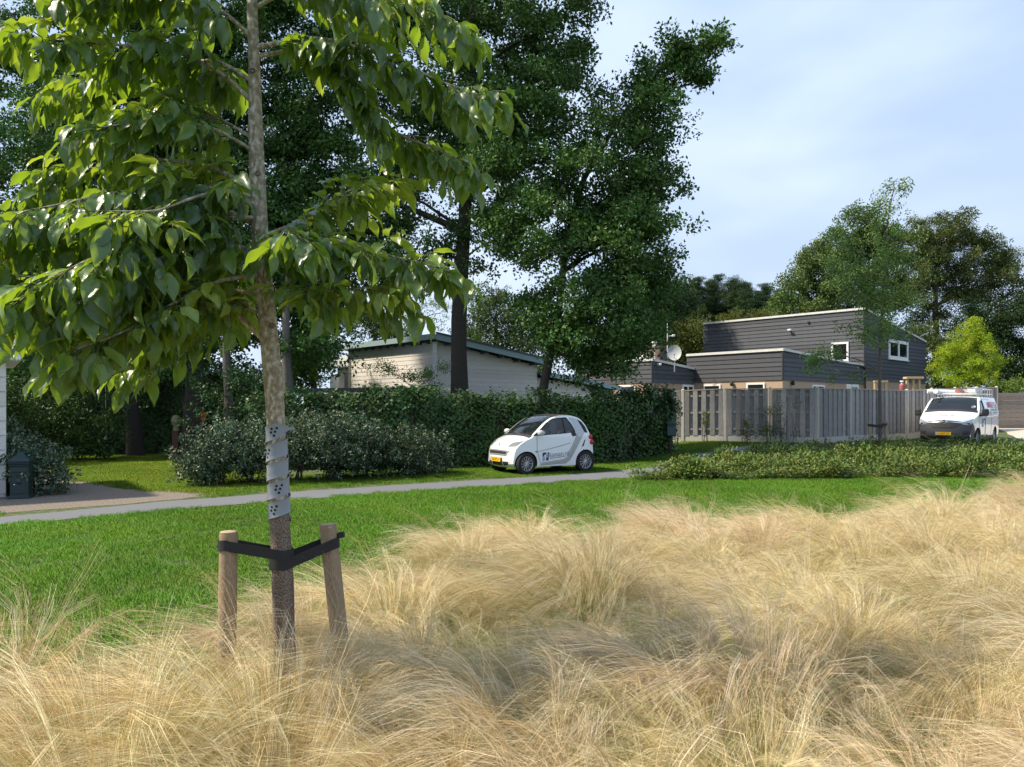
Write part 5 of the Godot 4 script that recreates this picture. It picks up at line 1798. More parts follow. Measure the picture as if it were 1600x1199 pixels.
func small_car() -> void:
	var sh := Shape.new()
	sh.length = 2.69
	sh.half = 0.775
	sh.belt = 0.98
	sh.lean = 0.17
	sh.nose = 0.12
	sh.tail = 0.1
	sh.sill = 0.2
	var c := [[0.14, 0.17, 0.06], [0.03, 0.25, 0.11], [0.0, 0.40, 0.135], [0.01, 0.55, 0.14], [0.045, 0.68, 0.14], [0.125, 0.78, 0.12], [0.27, 0.87, 0.09], [0.44, 0.95, 0.07], [0.58, 1.01, 0.07],
		[0.80, 1.2, 0.08], [1.02, 1.36, 0.07], [1.22, 1.46, 0.05], [1.36, 1.5, 0.045], [1.55, 1.53, 0.04], [1.78, 1.54, 0.04], [2.0, 1.525, 0.045], [2.18, 1.475, 0.06],
		[2.32, 1.36, 0.07], [2.42, 1.2, 0.07], [2.5, 1.04, 0.07], [2.585, 0.9, 0.08], [2.65, 0.74, 0.1], [2.69, 0.55, 0.12], [2.68, 0.36, 0.12], [2.58, 0.22, 0.1]]
	for p in c:
		sh.ctrl.append(Vector3(p[0], p[1], p[2]))
	sh.prepare()
	var o := thing("small_car", "small white two-seater car parked on the grass verge before the ivy hedge", "car", Vector3(1.31, 0, -19.85))
	# nose at -x of the node; the near side is +z
	var fx := Vector3(0.867, 0, -0.497)
	var mid := Vector3(0.43, 0, 0) + Vector3(0.933, 0, 0.705)
	o.transform = Transform3D(Basis(fx, Vector3.UP, fx.cross(Vector3.UP)), Vector3.ZERO)
	o.position = Vector3(1.12, 0.0, -19.3) - o.basis * Vector3(1.363, 0, 0.69)
	var arches := [[0.47, 0.285, 0.315], [2.3, 0.285, 0.318]]
	var win := [Vector2(0.66, 1.0), Vector2(0.86, 1.135), Vector2(1.08, 1.31), Vector2(1.27, 1.405), Vector2(1.46, 1.44), Vector2(1.73, 1.445), Vector2(1.86, 1.28), Vector2(1.95, 1.09), Vector2(1.86, 1.07), Vector2(1.4, 1.04)]
	# body
	var body := part("body", shell_mesh(sh, 0.0, 8.0, -1, 1), M.car_white, o)
	part("rear_shell", shell_mesh(sh, 19.6, 24.0, -1, 1), M.car_white, body)
	for sgn in [-1.0, 1.0]:
		part("side_panel", body_side(sh, sgn, arches, win), M.car_white, body)
		part("windscreen_pillar", shell_mesh(sh, 8.0, 12.2, 0.88 * sgn if sgn > 0 else -1.0, 1.0 if sgn > 0 else -0.88, 0.0, 3), M.car_white, body)
		part("roof_rail", shell_mesh(sh, 12.2, 16.4, 0.82 * sgn if sgn > 0 else -1.0, 1.0 if sgn > 0 else -0.82, 0.0, 3), M.car_silver, body)
		for a in arches:
			part("wheel_house", arch_lip(sh, a, sgn, 0.3), M.black_plastic, body)
		var gl := part("side_window", side_patch(sh, win, sgn, -0.004), M.car_glass, o)
		part("window_trim", side_line(sh, win, sgn, 0.013, true), M.black_plastic, gl)
		part("window_bar", side_line(sh, [Vector2(1.64, 1.06), Vector2(1.6, 1.44)], sgn, 0.018), M.black_plastic, gl)
		var band := part("safety_cell", side_patch(sh, [Vector2(1.80, 1.455), Vector2(1.9, 1.46), Vector2(2.05, 1.42), Vector2(2.25, 1.06), Vector2(2.15, 0.9), Vector2(1.80, 0.34), Vector2(1.66, 0.255), Vector2(0.86, 0.225), Vector2(0.9, 0.275), Vector2(1.6, 0.35), Vector2(1.72, 0.42), Vector2(2.02, 0.98), Vector2(1.9, 1.3)], sgn, 0.007), M.car_silver, o)
		part("intake_slot", side_patch(sh, [Vector2(2.16, 0.68), Vector2(2.25, 0.86), Vector2(2.28, 0.87), Vector2(2.22, 0.7)], sgn, 0.006), M.black_plastic, band)
		part("soft_top_side", side_patch(sh, [Vector2(2.07, 1.415), Vector2(2.2, 1.34), Vector2(2.3, 1.2), Vector2(2.36, 1.05), Vector2(2.26, 1.06)], sgn, 0.005), M.strap, band)
		var door := part("door", side_line(sh, [Vector2(0.76, 0.97), Vector2(0.77, 0.6), Vector2(0.88, 0.29), Vector2(1.6, 0.365), Vector2(1.7, 0.44), Vector2(2.0, 0.98)], sgn, 0.006), M.grey_plastic, o)
		part("crease", side_line(sh, [Vector2(0.78, 0.585), Vector2(1.3, 0.68), Vector2(1.8, 0.79)], sgn, 0.006), M.grey_plastic, door)
		part("door_handle", side_patch(sh, [Vector2(1.83, 1.05), Vector2(1.84, 0.98), Vector2(1.9, 0.96), Vector2(2.0, 0.985), Vector2(1.95, 1.085), Vector2(1.88, 1.09)], sgn, 0.008), M.black_plastic, door)
		part("repeater", side_patch(sh, [Vector2(0.72, 0.57), Vector2(0.76, 0.57), Vector2(0.76, 0.6), Vector2(0.72, 0.6)], sgn, 0.008), M.black_plastic, door)
		# mirror
		var b := MB.new()
		b.lathe(Transform3D(Basis(Vector3.BACK, PI / 2) * Basis.from_scale(Vector3(0.8, 1, 1.25)), sh.side(0.83, 1.075, sgn, 0.11)), [Vector2(0, -0.09), Vector2(0.06, -0.07), Vector2(0.085, 0.0), Vector2(0.07, 0.07), Vector2(0.0, 0.075)], 14)
		b.tube([sh.side(0.8, 1.03, sgn, 0.0), sh.side(0.83, 1.05, sgn, 0.08)], [0.025, 0.025], 6)
		part("mirror", b.mesh(), M.car_white if sgn < 0 else M.dish, o)
		# tail lamps: two round red lenses
		for y in [0.94, 0.80]:
			b = MB.new()
			var p := sh.side(2.47 + (0.94 - y) * 0.3, y, sgn, 0.0)
			b.lathe(Transform3D(facing(Vector3(0.75, 0.1, 0.66 * sgn)) * Basis(Vector3.RIGHT, PI / 2), p), [Vector2(0.07, -0.05), Vector2(0.068, 0.01), Vector2(0.045, 0.035), Vector2(0.0, 0.045)], 16)
			part("tail_lamp", b.mesh(), M.tail_red, o)
		# head lamps
		part("headlamp", skin_patch(sh, Vector2(4.55, 0.60 * sgn), Vector2(5.1, 0.93 * sgn), Vector2(6.6, 0.96 * sgn), Vector2(5.7, 0.66 * sgn), 0.012, 6), M.lamp_glass, o)
		part("fog_intake", skin_patch(sh, Vector2(0.75, 0.46 * sgn), Vector2(0.85, 0.72 * sgn), Vector2(1.55, 0.74 * sgn), Vector2(1.6, 0.44 * sgn), 0.008, 4), M.black_plastic, o)
	var ws := part("windscreen", shell_mesh(sh, 8.12, 12.0, -0.88, 0.88), M.car_glass, o)
	part("cowl", shell_mesh(sh, 7.75, 8.2, -0.93, 0.93, 0.004), M.black_plastic, ws)
	for t in [-0.05, 0.55]:
		var wb := MB.new()
		wb.tube([sh.skin(8.15, t, 0.015), sh.skin(8.25, t - 0.3, 0.02), sh.skin(8.45, t - 0.55, 0.02)], [0.01, 0.009, 0.007], 5)
		part("wiper", wb.mesh(), M.black_plastic, ws)
	part("soft_top", shell_mesh(sh, 12.0, 17.0, -0.83, 0.83, 0.004), M.strap, o)
	part("rear_window", shell_mesh(sh, 16.95, 19.65, -0.9, 0.9), M.car_glass, o)
	part("rear_pillar", shell_mesh(sh, 16.4, 19.6, -1.0, -0.9, 0.0, 2), M.car_silver, body)
	part("rear_pillar", shell_mesh(sh, 16.4, 19.6, 0.9, 1.0, 0.0, 2), M.car_silver, body)
	var gr := part("grille_frame", skin_patch(sh, Vector2(2.62, -0.62), Vector2(2.62, 0.62), Vector2(3.62, 0.74), Vector2(3.62, -0.74), 0.012), M.car_silver, o)
	part("grille", skin_patch(sh, Vector2(2.9, -0.58), Vector2(2.9, 0.58), Vector2(3.36, 0.64), Vector2(3.36, -0.64), 0.02), M.black_plastic, gr)
	part("lower_intake", skin_patch(sh, Vector2(0.8, -0.36), Vector2(0.8, 0.36), Vector2(2.2, 0.4), Vector2(2.2, -0.4), 0.008), M.black_plastic, o)
	var pl := sh.skin(1.9, 0.0, 0.03)
	plate_on(o, Transform3D(Basis(Vector3.UP, -PI / 2), pl), "SD-KTS-1")
	var eb := MB.new()
	eb.lathe(Transform3D(facing(Vector3(-0.8, 0.5, 0)) * Basis(Vector3.RIGHT, PI / 2), sh.skin(4.6, 0.0, 0.0)), [Vector2(0.045, -0.01), Vector2(0.045, 0.012), Vector2(0.03, 0.016), Vector2(0.028, 0.008), Vector2(0.0, 0.008)], 16)
	part("badge", eb.mesh(), M.chrome, o)
	# door print
	for q in [[0.965, 0.335, 0.075, 0.1, M.logo_pale], [0.965, 0.445, 0.055, 0.11, M.logo_blue], [1.02, 0.5, 0.06, 0.055, M.logo_blue], [1.075, 0.345, 0.08, 0.085, M.logo_blue], [1.115, 0.5, 0.05, 0.055, M.logo_blue], [1.065, 0.44, 0.095, 0.055, M.logo_pale]]:
		part("door_print", side_patch(sh, [Vector2(q[0] - 0.03, q[1]), Vector2(q[0] - 0.03 + q[2], q[1] + 0.008), Vector2(q[0] - 0.03 + q[2], q[1] + q[3] + 0.008), Vector2(q[0] - 0.03, q[1] + q[3])], 1.0, 0.003, 0.002), q[4], o)
	var tz := sh.side(1.44, 0.5, 1.0, 0.004)
	words_on("viaman.nl", 0.115, M.text_grey, o, Transform3D(Basis(Vector3.BACK, 0.07), tz + Vector3(-0.02, 0.0, 0.002)), "door_lettering")
	part("door_print", side_patch(sh, [Vector2(1.16, 0.385), Vector2(1.62, 0.43), Vector2(1.62, 0.447), Vector2(1.16, 0.402)], 1.0, 0.003, 0.002), M.text_grey, o)
	# inside
	var sm := seat_mesh()
	for z in [-0.34, 0.34]:
		part("seat", sm, M.seat, o, Transform3D(Basis.IDENTITY, Vector3(1.55, 0.42, z)))
	var ib := MB.new()
	ib.cbox(Transform3D(Basis.IDENTITY, Vector3(0.78, 0.85, 0)), Vector3(0.42, 0.34, 1.3), 0.06)
	part("dashboard", ib.mesh(), M.seat, o)
	ib = MB.new()
	ib.cbox(Transform3D(Basis.IDENTITY, Vector3(1.35, 0.3, 0)), Vector3(1.9, 0.2, 1.2), 0.02)
	ib.cbox(Transform3D(Basis.IDENTITY, Vector3(2.1, 0.62, 0)), Vector3(0.3, 0.7, 1.3), 0.04)
	part("floor_pan", ib.mesh(), M.black_plastic, o)
	ib = MB.new()
	var ring := []
	for k in 17:
		ring.append(Vector3(1.06 + cos(TAU * k / 16) * 0.06, 0.98 + cos(TAU * k / 16) * 0.16, 0.34 + sin(TAU * k / 16) * 0.18))
	ib.tube(ring, taper(0.015, 0.015, 17), 6, false)
	part("steering_wheel", ib.mesh(), M.black_plastic, o)
	for a in arches:
		for sgn in [-1.0, 1.0]:
			wheel(o, Vector3(a[0], 0.284, sgn * 0.685), 0.284, 0.165, 12, sgn, M.alloy, 0.12 if a[0] < 1.0 else 0.0)
	# soft spring: the body stands on its wheels


func work_van() -> void:
	var sh := Shape.new()
	sh.length = 5.0
	sh.half = 0.965
	sh.belt = 1.2
	sh.lean = 0.13
	sh.nose = 0.17
	sh.tail = 0.04
	sh.sill = 0.28
	var c := [[0.2, 0.24, 0.12], [0.04, 0.33, 0.22], [0.0, 0.5, 0.25], [0.02, 0.66, 0.25], [0.055, 0.80, 0.24], [0.1, 0.92, 0.22], [0.17, 1.0, 0.17], [0.42, 1.1, 0.1], [0.72, 1.2, 0.08], [0.98, 1.29, 0.08],
		[1.18, 1.45, 0.09], [1.4, 1.64, 0.08], [1.6, 1.79, 0.07], [1.76, 1.87, 0.06], [2.0, 1.915, 0.05], [2.6, 1.93, 0.05], [3.4, 1.93, 0.05], [4.3, 1.93, 0.05], [4.75, 1.91, 0.05], [4.9, 1.84, 0.05], [4.95, 1.6, 0.04], [4.98, 1.1, 0.04], [5.0, 0.6, 0.04], [4.98, 0.35, 0.06], [4.85, 0.26, 0.06]]
	for p in c:
		sh.ctrl.append(Vector3(p[0], p[1], p[2]))
	sh.prepare()
	var at := Vector3(17.79, 0, -29.4)
	var o := thing("work_van", "white work van with a dark bumper and loaded roof rack parked by the fence", "van")
	var fx := Vector3(0.68, 0, -0.733).normalized()
	o.transform = Transform3D(Basis(fx, Vector3.UP, fx.cross(Vector3.UP)), Vector3.ZERO)
	o.position = Vector3(at.x, 0.24, at.z) - o.basis * Vector3(2.5, 0, 0)
	var arches := [[0.93, 0.33, 0.4], [4.03, 0.33, 0.4]]
	var win := [Vector2(1.14, 1.24), Vector2(1.32, 1.38), Vector2(1.62, 1.66), Vector2(1.78, 1.73), Vector2(2.02, 1.74), Vector2(2.04, 1.2), Vector2(1.3, 1.16)]
	var body := part("body", shell_mesh(sh, 6.0, 9.6, -1, 1), M.car_white, o)
	part("bumper", shell_mesh(sh, 0.0, 6.02, -1, 1), M.grey_plastic, o)
	part("roof", shell_mesh(sh, 13.2, 19.0, -1, 1), M.car_white, body)
	part("rear_door", shell_mesh(sh, 19.0, 24.0, -1, 1), M.car_white, body)
	for sgn in [-1.0, 1.0]:
		part("side_panel", body_side(sh, sgn, arches, win), M.car_white, body)
		part("windscreen_pillar", shell_mesh(sh, 9.6, 13.2, 0.92 * sgn if sgn > 0 else -1.0, 1.0 if sgn > 0 else -0.92, 0.0, 3), M.car_white, body)
		for a in arches:
			part("wheel_house", arch_lip(sh, a, sgn, 0.35), M.black_plastic, body)
		var gl := part("side_window", side_patch(sh, win, sgn, -0.006), M.car_glass, o)
		part("window_trim", side_line(sh, win, sgn, 0.016, true), M.black_plastic, gl)
		part("bumper_corner", side_patch(sh, [Vector2(0.265, 0.30), Vector2(0.55, 0.30), Vector2(0.53, 0.45), Vector2(0.6, 0.6), Vector2(0.5, 0.8), Vector2(0.34, 0.92), Vector2(0.27, 0.9)], sgn, 0.007), M.grey_plastic, o)
		part("sill_trim", side_patch(sh, [Vector2(1.34, 0.285), Vector2(3.62, 0.285), Vector2(3.62, 0.40), Vector2(1.33, 0.40)], sgn, 0.007), M.grey_plastic, o)
		var door := part("door", side_line(sh, [Vector2(1.02, 1.2), Vector2(1.05, 0.8), Vector2(1.33, 0.55), Vector2(1.36, 0.42), Vector2(2.1, 0.42), Vector2(2.1, 1.8)], sgn, 0.008), M.grey_plastic, o)
		part("door_handle", side_patch(sh, [Vector2(1.86, 1.0), Vector2(2.04, 1.0), Vector2(2.04, 1.05), Vector2(1.86, 1.05)], sgn, 0.02, 0.02), M.black_plastic, door)
		part("sliding_door", side_line(sh, [Vector2(2.16, 0.42), Vector2(2.16, 1.8), Vector2(3.24, 1.8), Vector2(3.24, 0.42)], sgn, 0.007), M.grey_plastic, o)
		part("panel_crease", side_line(sh, [Vector2(2.3, 1.12), Vector2(4.5, 1.16), Vector2(4.72, 1.22), Vector2(4.78, 1.35), Vector2(4.74, 1.72)], sgn, 0.02), M.car_white, body)
		# mirror
		var b := MB.new()
		b.cbox(Transform3D(Basis(Vector3.UP, 0.12 * sgn), sh.side(1.16, 1.3, sgn, 0.19)), Vector3(0.14, 0.27, 0.22), 0.045)
		b.tube([sh.side(1.2, 1.18, sgn, 0.0), sh.side(1.18, 1.22, sgn, 0.14)], [0.05, 0.04], 8)
		part("mirror", b.mesh(), M.black_plastic, o)
		# lamps
		var hl := part("headlamp", skin_patch(sh, Vector2(4.55, 0.70 * sgn), Vector2(4.75, 0.985 * sgn), Vector2(7.3, 0.99 * sgn), Vector2(5.9, 0.69 * sgn), 0.014, 6), M.lamp_glass, o)
		part("lamp_bezel", skin_patch(sh, Vector2(5.0, 0.88 * sgn), Vector2(5.1, 0.95 * sgn), Vector2(6.2, 0.95 * sgn), Vector2(5.9, 0.87 * sgn), 0.022, 4), M.black_plastic, hl)
		part("fog_recess", skin_patch(sh, Vector2(1.8, 0.74 * sgn), Vector2(1.8, 0.96 * sgn), Vector2(2.9, 0.97 * sgn), Vector2(2.7, 0.72 * sgn), 0.008, 4), M.black_plastic, o)
		part("tail_lamp", side_patch(sh, [Vector2(4.9, 1.0), Vector2(4.96, 1.0), Vector2(4.93, 1.5), Vector2(4.88, 1.5)], sgn, 0.008), M.tail_red, o)
	var ws := part("windscreen", shell_mesh(sh, 9.75, 13.1, -0.92, 0.92), M.car_glass, o)
	part("cowl", shell_mesh(sh, 9.3, 9.8, -0.95, 0.95, 0.005), M.black_plastic, ws)
	part("screen_edge", shell_mesh(sh, 12.95, 13.2, -0.93, 0.93, 0.004), M.black_plastic, ws)
	var gr := part("grille", skin_patch(sh, Vector2(3.3, -0.42), Vector2(3.3, 0.42), Vector2(5.2, 0.70), Vector2(5.2, -0.70), 0.008), M.black_plastic, o)
	for k in 4:
		part("grille_bar", skin_patch(sh, Vector2(3.55 + k * 0.38, -0.42 - k * 0.06), Vector2(3.55 + k * 0.38, 0.42 + k * 0.06), Vector2(3.67 + k * 0.38, 0.43 + k * 0.06), Vector2(3.67 + k * 0.38, -0.43 - k * 0.06), 0.016, 8), M.grey_plastic, gr)
	part("chrome_bar", skin_patch(sh, Vector2(5.0, -0.7), Vector2(5.0, 0.7), Vector2(5.38, 0.71), Vector2(5.38, -0.71), 0.024, 12), M.chrome, gr)
	part("bonnet_gap", skin_patch(sh, Vector2(5.6, -0.68), Vector2(5.6, 0.68), Vector2(5.95, 0.7), Vector2(5.95, -0.7), 0.008, 12), M.black_plastic, gr)
	var eb := MB.new()
	var bc := sh.skin(5.2, 0.0, 0.0)
	eb.lathe(Transform3D(facing(Vector3(-1, 0.3, 0)) * Basis(Vector3.RIGHT, PI / 2), bc), [Vector2(0.095, 0.0), Vector2(0.095, 0.035), Vector2(0.075, 0.045), Vector2(0.07, 0.035), Vector2(0.07, 0.0)], 24)
	eb.box(Transform3D(facing(Vector3(-1, 0.3, 0)) * Basis(Vector3.BACK, 0.35), bc + Vector3(-0.035, 0.01, 0)), Vector3(0.15, 0.025, 0.02))
	part("badge", eb.mesh(), M.chrome, o)
	part("bumper_strip", skin_patch(sh, Vector2(0.55, -0.75), Vector2(0.55, 0.75), Vector2(0.75, 0.78), Vector2(0.75, -0.78), 0.014, 12), M.aluminium, o)
	part("lower_intake", skin_patch(sh, Vector2(0.9, -0.7), Vector2(0.9, 0.7), Vector2(1.5, 0.72), Vector2(1.5, -0.72), 0.006, 8), M.black_plastic, o)
	plate_on(o, Transform3D(Basis(Vector3.UP, -PI / 2), sh.skin(2.05, 0.0, 0.025)), "V-DRT-01")
	# print on the side, the door and the bonnet
	var sx := sh.side(3.7, 1.58, 1.0, 0.012)
	var tilt := Basis(Vector3.RIGHT, -0.16)
	words_on("MARBLE B.V.", 0.24, M.sign_red, o, Transform3D(tilt, sx), "side_lettering")
	for k in 5:
		var x: float = 3.35 + k * 0.26
		part("side_print", side_patch(sh, [Vector2(x, 1.35), Vector2(x + 0.2, 1.35), Vector2(x + 0.2, 1.44), Vector2(x, 1.44)], 1.0, 0.004, 0.002), M.sign_teal, o)
	part("side_print", side_patch(sh, [Vector2(2.7, 1.24), Vector2(3.3, 1.24), Vector2(3.3, 1.29), Vector2(2.7, 1.29)], 1.0, 0.004, 0.002), M.text_grey, o)
	part("side_print", side_patch(sh, [Vector2(3.7, 1.25), Vector2(4.3, 1.25), Vector2(4.3, 1.3), Vector2(3.7, 1.3)], 1.0, 0.004, 0.002), M.text_grey, o)
	part("door_print", side_patch(sh, [Vector2(1.5, 0.75), Vector2(1.82, 0.75), Vector2(1.84, 1.06), Vector2(1.48, 1.06)], 1.0, 0.004, 0.002), M.sign_blue, o)
	part("door_print", side_patch(sh, [Vector2(1.62, 0.80), Vector2(1.74, 0.80), Vector2(1.74, 0.88), Vector2(1.62, 0.88)], 1.0, 0.007, 0.002), M.white_paint, o)
	var hp := sh.skin(7.8, -0.05, 0.006)
	words_on("Tilpro", 0.15, M.sign_red, o, Transform3D(facing(Vector3(-0.36, 0.93, 0), Vector3(0.93, 0.36, 0)), hp), "bonnet_lettering")
	# inside
	var sm := seat_mesh()
	for z in [-0.5, 0.5]:
		part("seat", sm, M.seat, o, Transform3D(Basis.IDENTITY, Vector3(2.0, 0.75, z)))
	var ib := MB.new()
	ib.cbox(Transform3D(Basis.IDENTITY, Vector3(1.2, 1.05, 0)), Vector3(0.5, 0.4, 1.6), 0.08)
	part("dashboard", ib.mesh(), M.seat, o)
	ib = MB.new()
	ib.cbox(Transform3D(Basis.IDENTITY, Vector3(2.5, 0.42, 0)), Vector3(4.0, 0.2, 1.5), 0.02)
	ib.cbox(Transform3D(Basis.IDENTITY, Vector3(2.35, 1.15, 0)), Vector3(0.06, 1.3, 1.6), 0.01)
	part("bulkhead", ib.mesh(), M.black_plastic, o)
	var stk := MB.new()
	stk.lathe(Transform3D(facing(Vector3(-0.7, 0.7, 0)) * Basis(Vector3.RIGHT, PI / 2), sh.skin(10.5, 0.78, -0.012)), [Vector2(0.07, 0.0), Vector2(0.07, 0.004), Vector2(0.0, 0.004)], 14)
	part("screen_sticker", stk.mesh(), M.white_paint, ws)
	for a in arches:
		for sgn in [-1.0, 1.0]:
			wheel(o, Vector3(a[0], 0.325, sgn * 0.83), 0.325, 0.21, 6, sgn, M.dish)
	# roof rack
	var rk := Node3D.new()
	rk.name = "roof_rack"
	o.add_child(rk, true)
	for z in [-0.72, 0.72]:
		var rb := MB.new()
		for y in [2.02, 2.22]:
			rb.tube([Vector3(1.9, y, z), Vector3(4.8, y, z)], [0.018, 0.018], 6)
		for k in 7:
			rb.tube([Vector3(1.9 + k * 0.483, 1.92, z), Vector3(1.9 + k * 0.483, 2.22, z)], [0.015, 0.015], 6)
		part("rack_rail", rb.mesh(), M.aluminium, rk)
	for k in 7:
		var rb := MB.new()
		var q := Vector3(1.9 + k * 0.58, 2.02, 0) if k < 6 else Vector3(4.8, 2.22, 0)
		rb.tube([q - Vector3(0, 0, 0.72), q + Vector3(0, 0, 0.72)], [0.02, 0.02], 6)
		part("cross_bar", rb.mesh(), M.aluminium, rk)
	# load on the rack
	var w := o.transform
	rack_pipe("pipe_tube", "white drain pipe lying across the front of the van's roof rack", w, Vector3(1.75, 2.12, -0.95), Vector3(2.3, 2.1, 0.1), 0.075, M.white_paint)
	rack_pipe("pipe_tube", "second white drain pipe poking forward from the van's roof rack", w, Vector3(1.5, 2.11, -0.6), Vector3(3.2, 2.1, -0.5), 0.075, M.white_paint)
	rack_pipe("copper_pipe", "reddish pipe end on the middle of the van's roof rack", w, Vector3(1.95, 2.13, 0.05), Vector3(2.6, 2.12, 0.1), 0.07, M.copper_pipe)
	rack_pipe("copper_pipe", "short brownish pipe beside the white box on the van's roof rack", w, Vector3(2.2, 2.12, 0.3), Vector3(3.0, 2.11, 0.32), 0.05, M.brass)
	var bx := thing("white_box", "long white plastic box strapped on the van's roof rack", "box", w * Vector3(2.5, 2.06, 0.52))
	bx.basis = w.basis
	var bb := MB.new()
	bb.cbox(Transform3D(Basis.IDENTITY, Vector3(0.2, 0.08, 0)), Vector3(1.3, 0.16, 0.28), 0.02)
	part("case", bb.mesh(), M.white_paint, bx)
	bb = MB.new()
	bb.cbox(Transform3D(Basis.IDENTITY, Vector3(0.2, 0.175, 0)), Vector3(1.34, 0.025, 0.31), 0.008)
	part("lid", bb.mesh(), M.trim, bx)


func rack_pipe(called: String, label: String, w: Transform3D, a: Vector3, c: Vector3, r: float, m: Material) -> void:
	var o := thing(called, label, "pipe", w * a, "pipes on the van's roof")
	var d := w.basis * (c - a)
	var b := MB.new()
	b.tube([Vector3.ZERO, d], [r, r], 14, false)
	b.tube([d * 0.998, d * 0.002], [r * 0.86, r * 0.86], 14, false)
	part("pipe", b.mesh(), m, o)
	b = MB.new()
	b.tube([Vector3.ZERO, d.normalized() * 0.12], [r * 1.14, r * 1.14], 14, true)
	part("socket", b.mesh(), m, o)


# ---------------------------------------------------------------- small things in the street
func street_things() -> void:
	# cast letter pillar
	var o := thing("letter_pillar", "dark blue-green cast letter pillar standing in the bush at the left", "letterbox", Vector3(-9.3, 0, -14.0))
	o.rotation.y = 0.3
	var b := MB.new()
	b.cbox(Transform3D(Basis.IDENTITY, Vector3(0, 0.3, 0)), Vector3(0.3, 0.6, 0.26), 0.012)
	part("column", b.mesh(), M.post_green, o)
	b = MB.new()
	b.cbox(Transform3D(Basis.IDENTITY, Vector3(0, 0.03, 0)), Vector3(0.35, 0.06, 0.31), 0.01)
	part("plinth", b.mesh(), M.post_green, o)
	b = MB.new()
	for k in 4:
		b.cbox(Transform3D(Basis.IDENTITY, Vector3(0, 0.6 + k * 0.032, 0)), Vector3(0.31 + [0.0, 0.02, 0.035, 0.05][k], 0.03, 0.27 + [0.0, 0.02, 0.035, 0.05][k]), 0.008)
	part("cornice", b.mesh(), M.post_green, o)
	b = MB.new()
	var g := []
	for r in [[0.18, 0.16, 0.712], [0.17, 0.15, 0.74], [0.11, 0.09, 0.79], [0.06, 0.045, 0.83], [0.055, 0.04, 0.86], [0.03, 0.025, 0.875], [0.001, 0.001, 0.878]]:
		g.append([Vector3(-r[0], r[2], -r[1]), Vector3(r[0], r[2], -r[1]), Vector3(r[0], r[2], r[1]), Vector3(-r[0], r[2], r[1]), Vector3(-r[0], r[2], -r[1])])
	for i in g.size() - 1:
		for k in 4:
			b.quad(g[i][k + 1], g[i][k], g[i + 1][k], g[i + 1][k + 1])
	part("cap", b.mesh(), M.post_green, o)
	b = MB.new()
	b.cbox(Transform3D(Basis.IDENTITY, Vector3(0, 0.52, 0.135)), Vector3(0.24, 0.05, 0.02), 0.006)
	b.cbox(Transform3D(Basis.IDENTITY, Vector3(0, 0.52, 0.146)), Vector3(0.18, 0.018, 0.01), 0.004)
	part("mail_slot", b.mesh(), M.post_green, o)
	b = MB.new()
	b.cbox(Transform3D(Basis.IDENTITY, Vector3(0, 0.27, 0.132)), Vector3(0.22, 0.34, 0.018), 0.006)
	b.lathe(Transform3D(Basis(Vector3.RIGHT, PI / 2), Vector3(0, 0.33, 0.14)), [Vector2(0.055, 0.0), Vector2(0.05, 0.016), Vector2(0.03, 0.022), Vector2(0.0, 0.024)], 14)
	var door := part("door", b.mesh(), M.post_green, o)
	b = MB.new()
	b.lathe(Transform3D(Basis(Vector3.RIGHT, PI / 2), Vector3(-0.07, 0.27, 0.142)), [Vector2(0.012, 0.0), Vector2(0.012, 0.008), Vector2(0.0, 0.01)], 10)
	part("lock", b.mesh(), M.chrome, door)

	# green letter box on a post at the end of the ivy hedge
	o = thing("green_mailbox", "small dark green mailbox on a post at the right end of the ivy hedge", "mailbox", on_ground(5.42, -25.2))
	b = MB.new()
	b.cbox(Transform3D(Basis.IDENTITY, Vector3(0, 0.4, -0.1)), Vector3(0.09, 0.9, 0.09), 0.01)
	part("post", b.mesh(), M.bark, o)
	b = MB.new()
	b.cbox(Transform3D(Basis.IDENTITY, Vector3(0, 0.84, 0)), Vector3(0.3, 0.42, 0.22), 0.015)
	part("box", b.mesh(), M.box_green, o)
	b = MB.new()
	b.cbox(Transform3D(Basis(Vector3.RIGHT, 0.18), Vector3(0, 1.07, 0.01)), Vector3(0.35, 0.035, 0.3), 0.01)
	var lid := part("lid", b.mesh(), M.box_green, o)
	b = MB.new()
	b.cbox(Transform3D(Basis.IDENTITY, Vector3(0, 0.97, 0.113)), Vector3(0.22, 0.03, 0.012), 0.004)
	part("mail_slot", b.mesh(), M.black_plastic, lid)

	# brown post with a cream carved head beside the broad trunk
	o = thing("carved_post", "dark brown wooden post with a mossy carved head beside the broad trunk", "post", Vector3(-11.0, 0, -24.2))
	b = MB.new()
	b.cbox(Transform3D(Basis.IDENTITY, Vector3(0, 0.48, 0)), Vector3(0.2, 0.98, 0.2), 0.015)
	part("post", b.mesh(), plain(0.06, 0.025, 0.018, 0.8), o)
	b = MB.new()
	b.lathe(Transform3D(Basis.IDENTITY, Vector3(0, 0.97, 0)), [Vector2(0.11, 0.0), Vector2(0.09, 0.06), Vector2(0.08, 0.14), Vector2(0.14, 0.24), Vector2(0.16, 0.34), Vector2(0.12, 0.44), Vector2(0.06, 0.5), Vector2(0.0, 0.5)], 14)
	b.tube([Vector3(0.1, 1.29, 0.05), Vector3(0.22, 1.25, 0.1)], [0.05, 0.01], 7)
	part("carved_head", b.mesh(), M.mossy, o)

	# orange marker hanging on a cord from the trees
	o = thing("orange_marker", "small bright orange diamond marker hanging beside the broad trunk", "marker", Vector3(-9.598, 1.441, -23))
	b = MB.new()
	b.slab(Transform3D(Basis(Vector3.UP, 0.5), Vector3.ZERO), PackedVector2Array([Vector2(-0.03, -0.17), Vector2(0.07, -0.02), Vector2(0.02, 0.15), Vector2(-0.09, 0.02)]), 0.02)
	part("flag", b.mesh(), M.orange, o)
	b = MB.new()
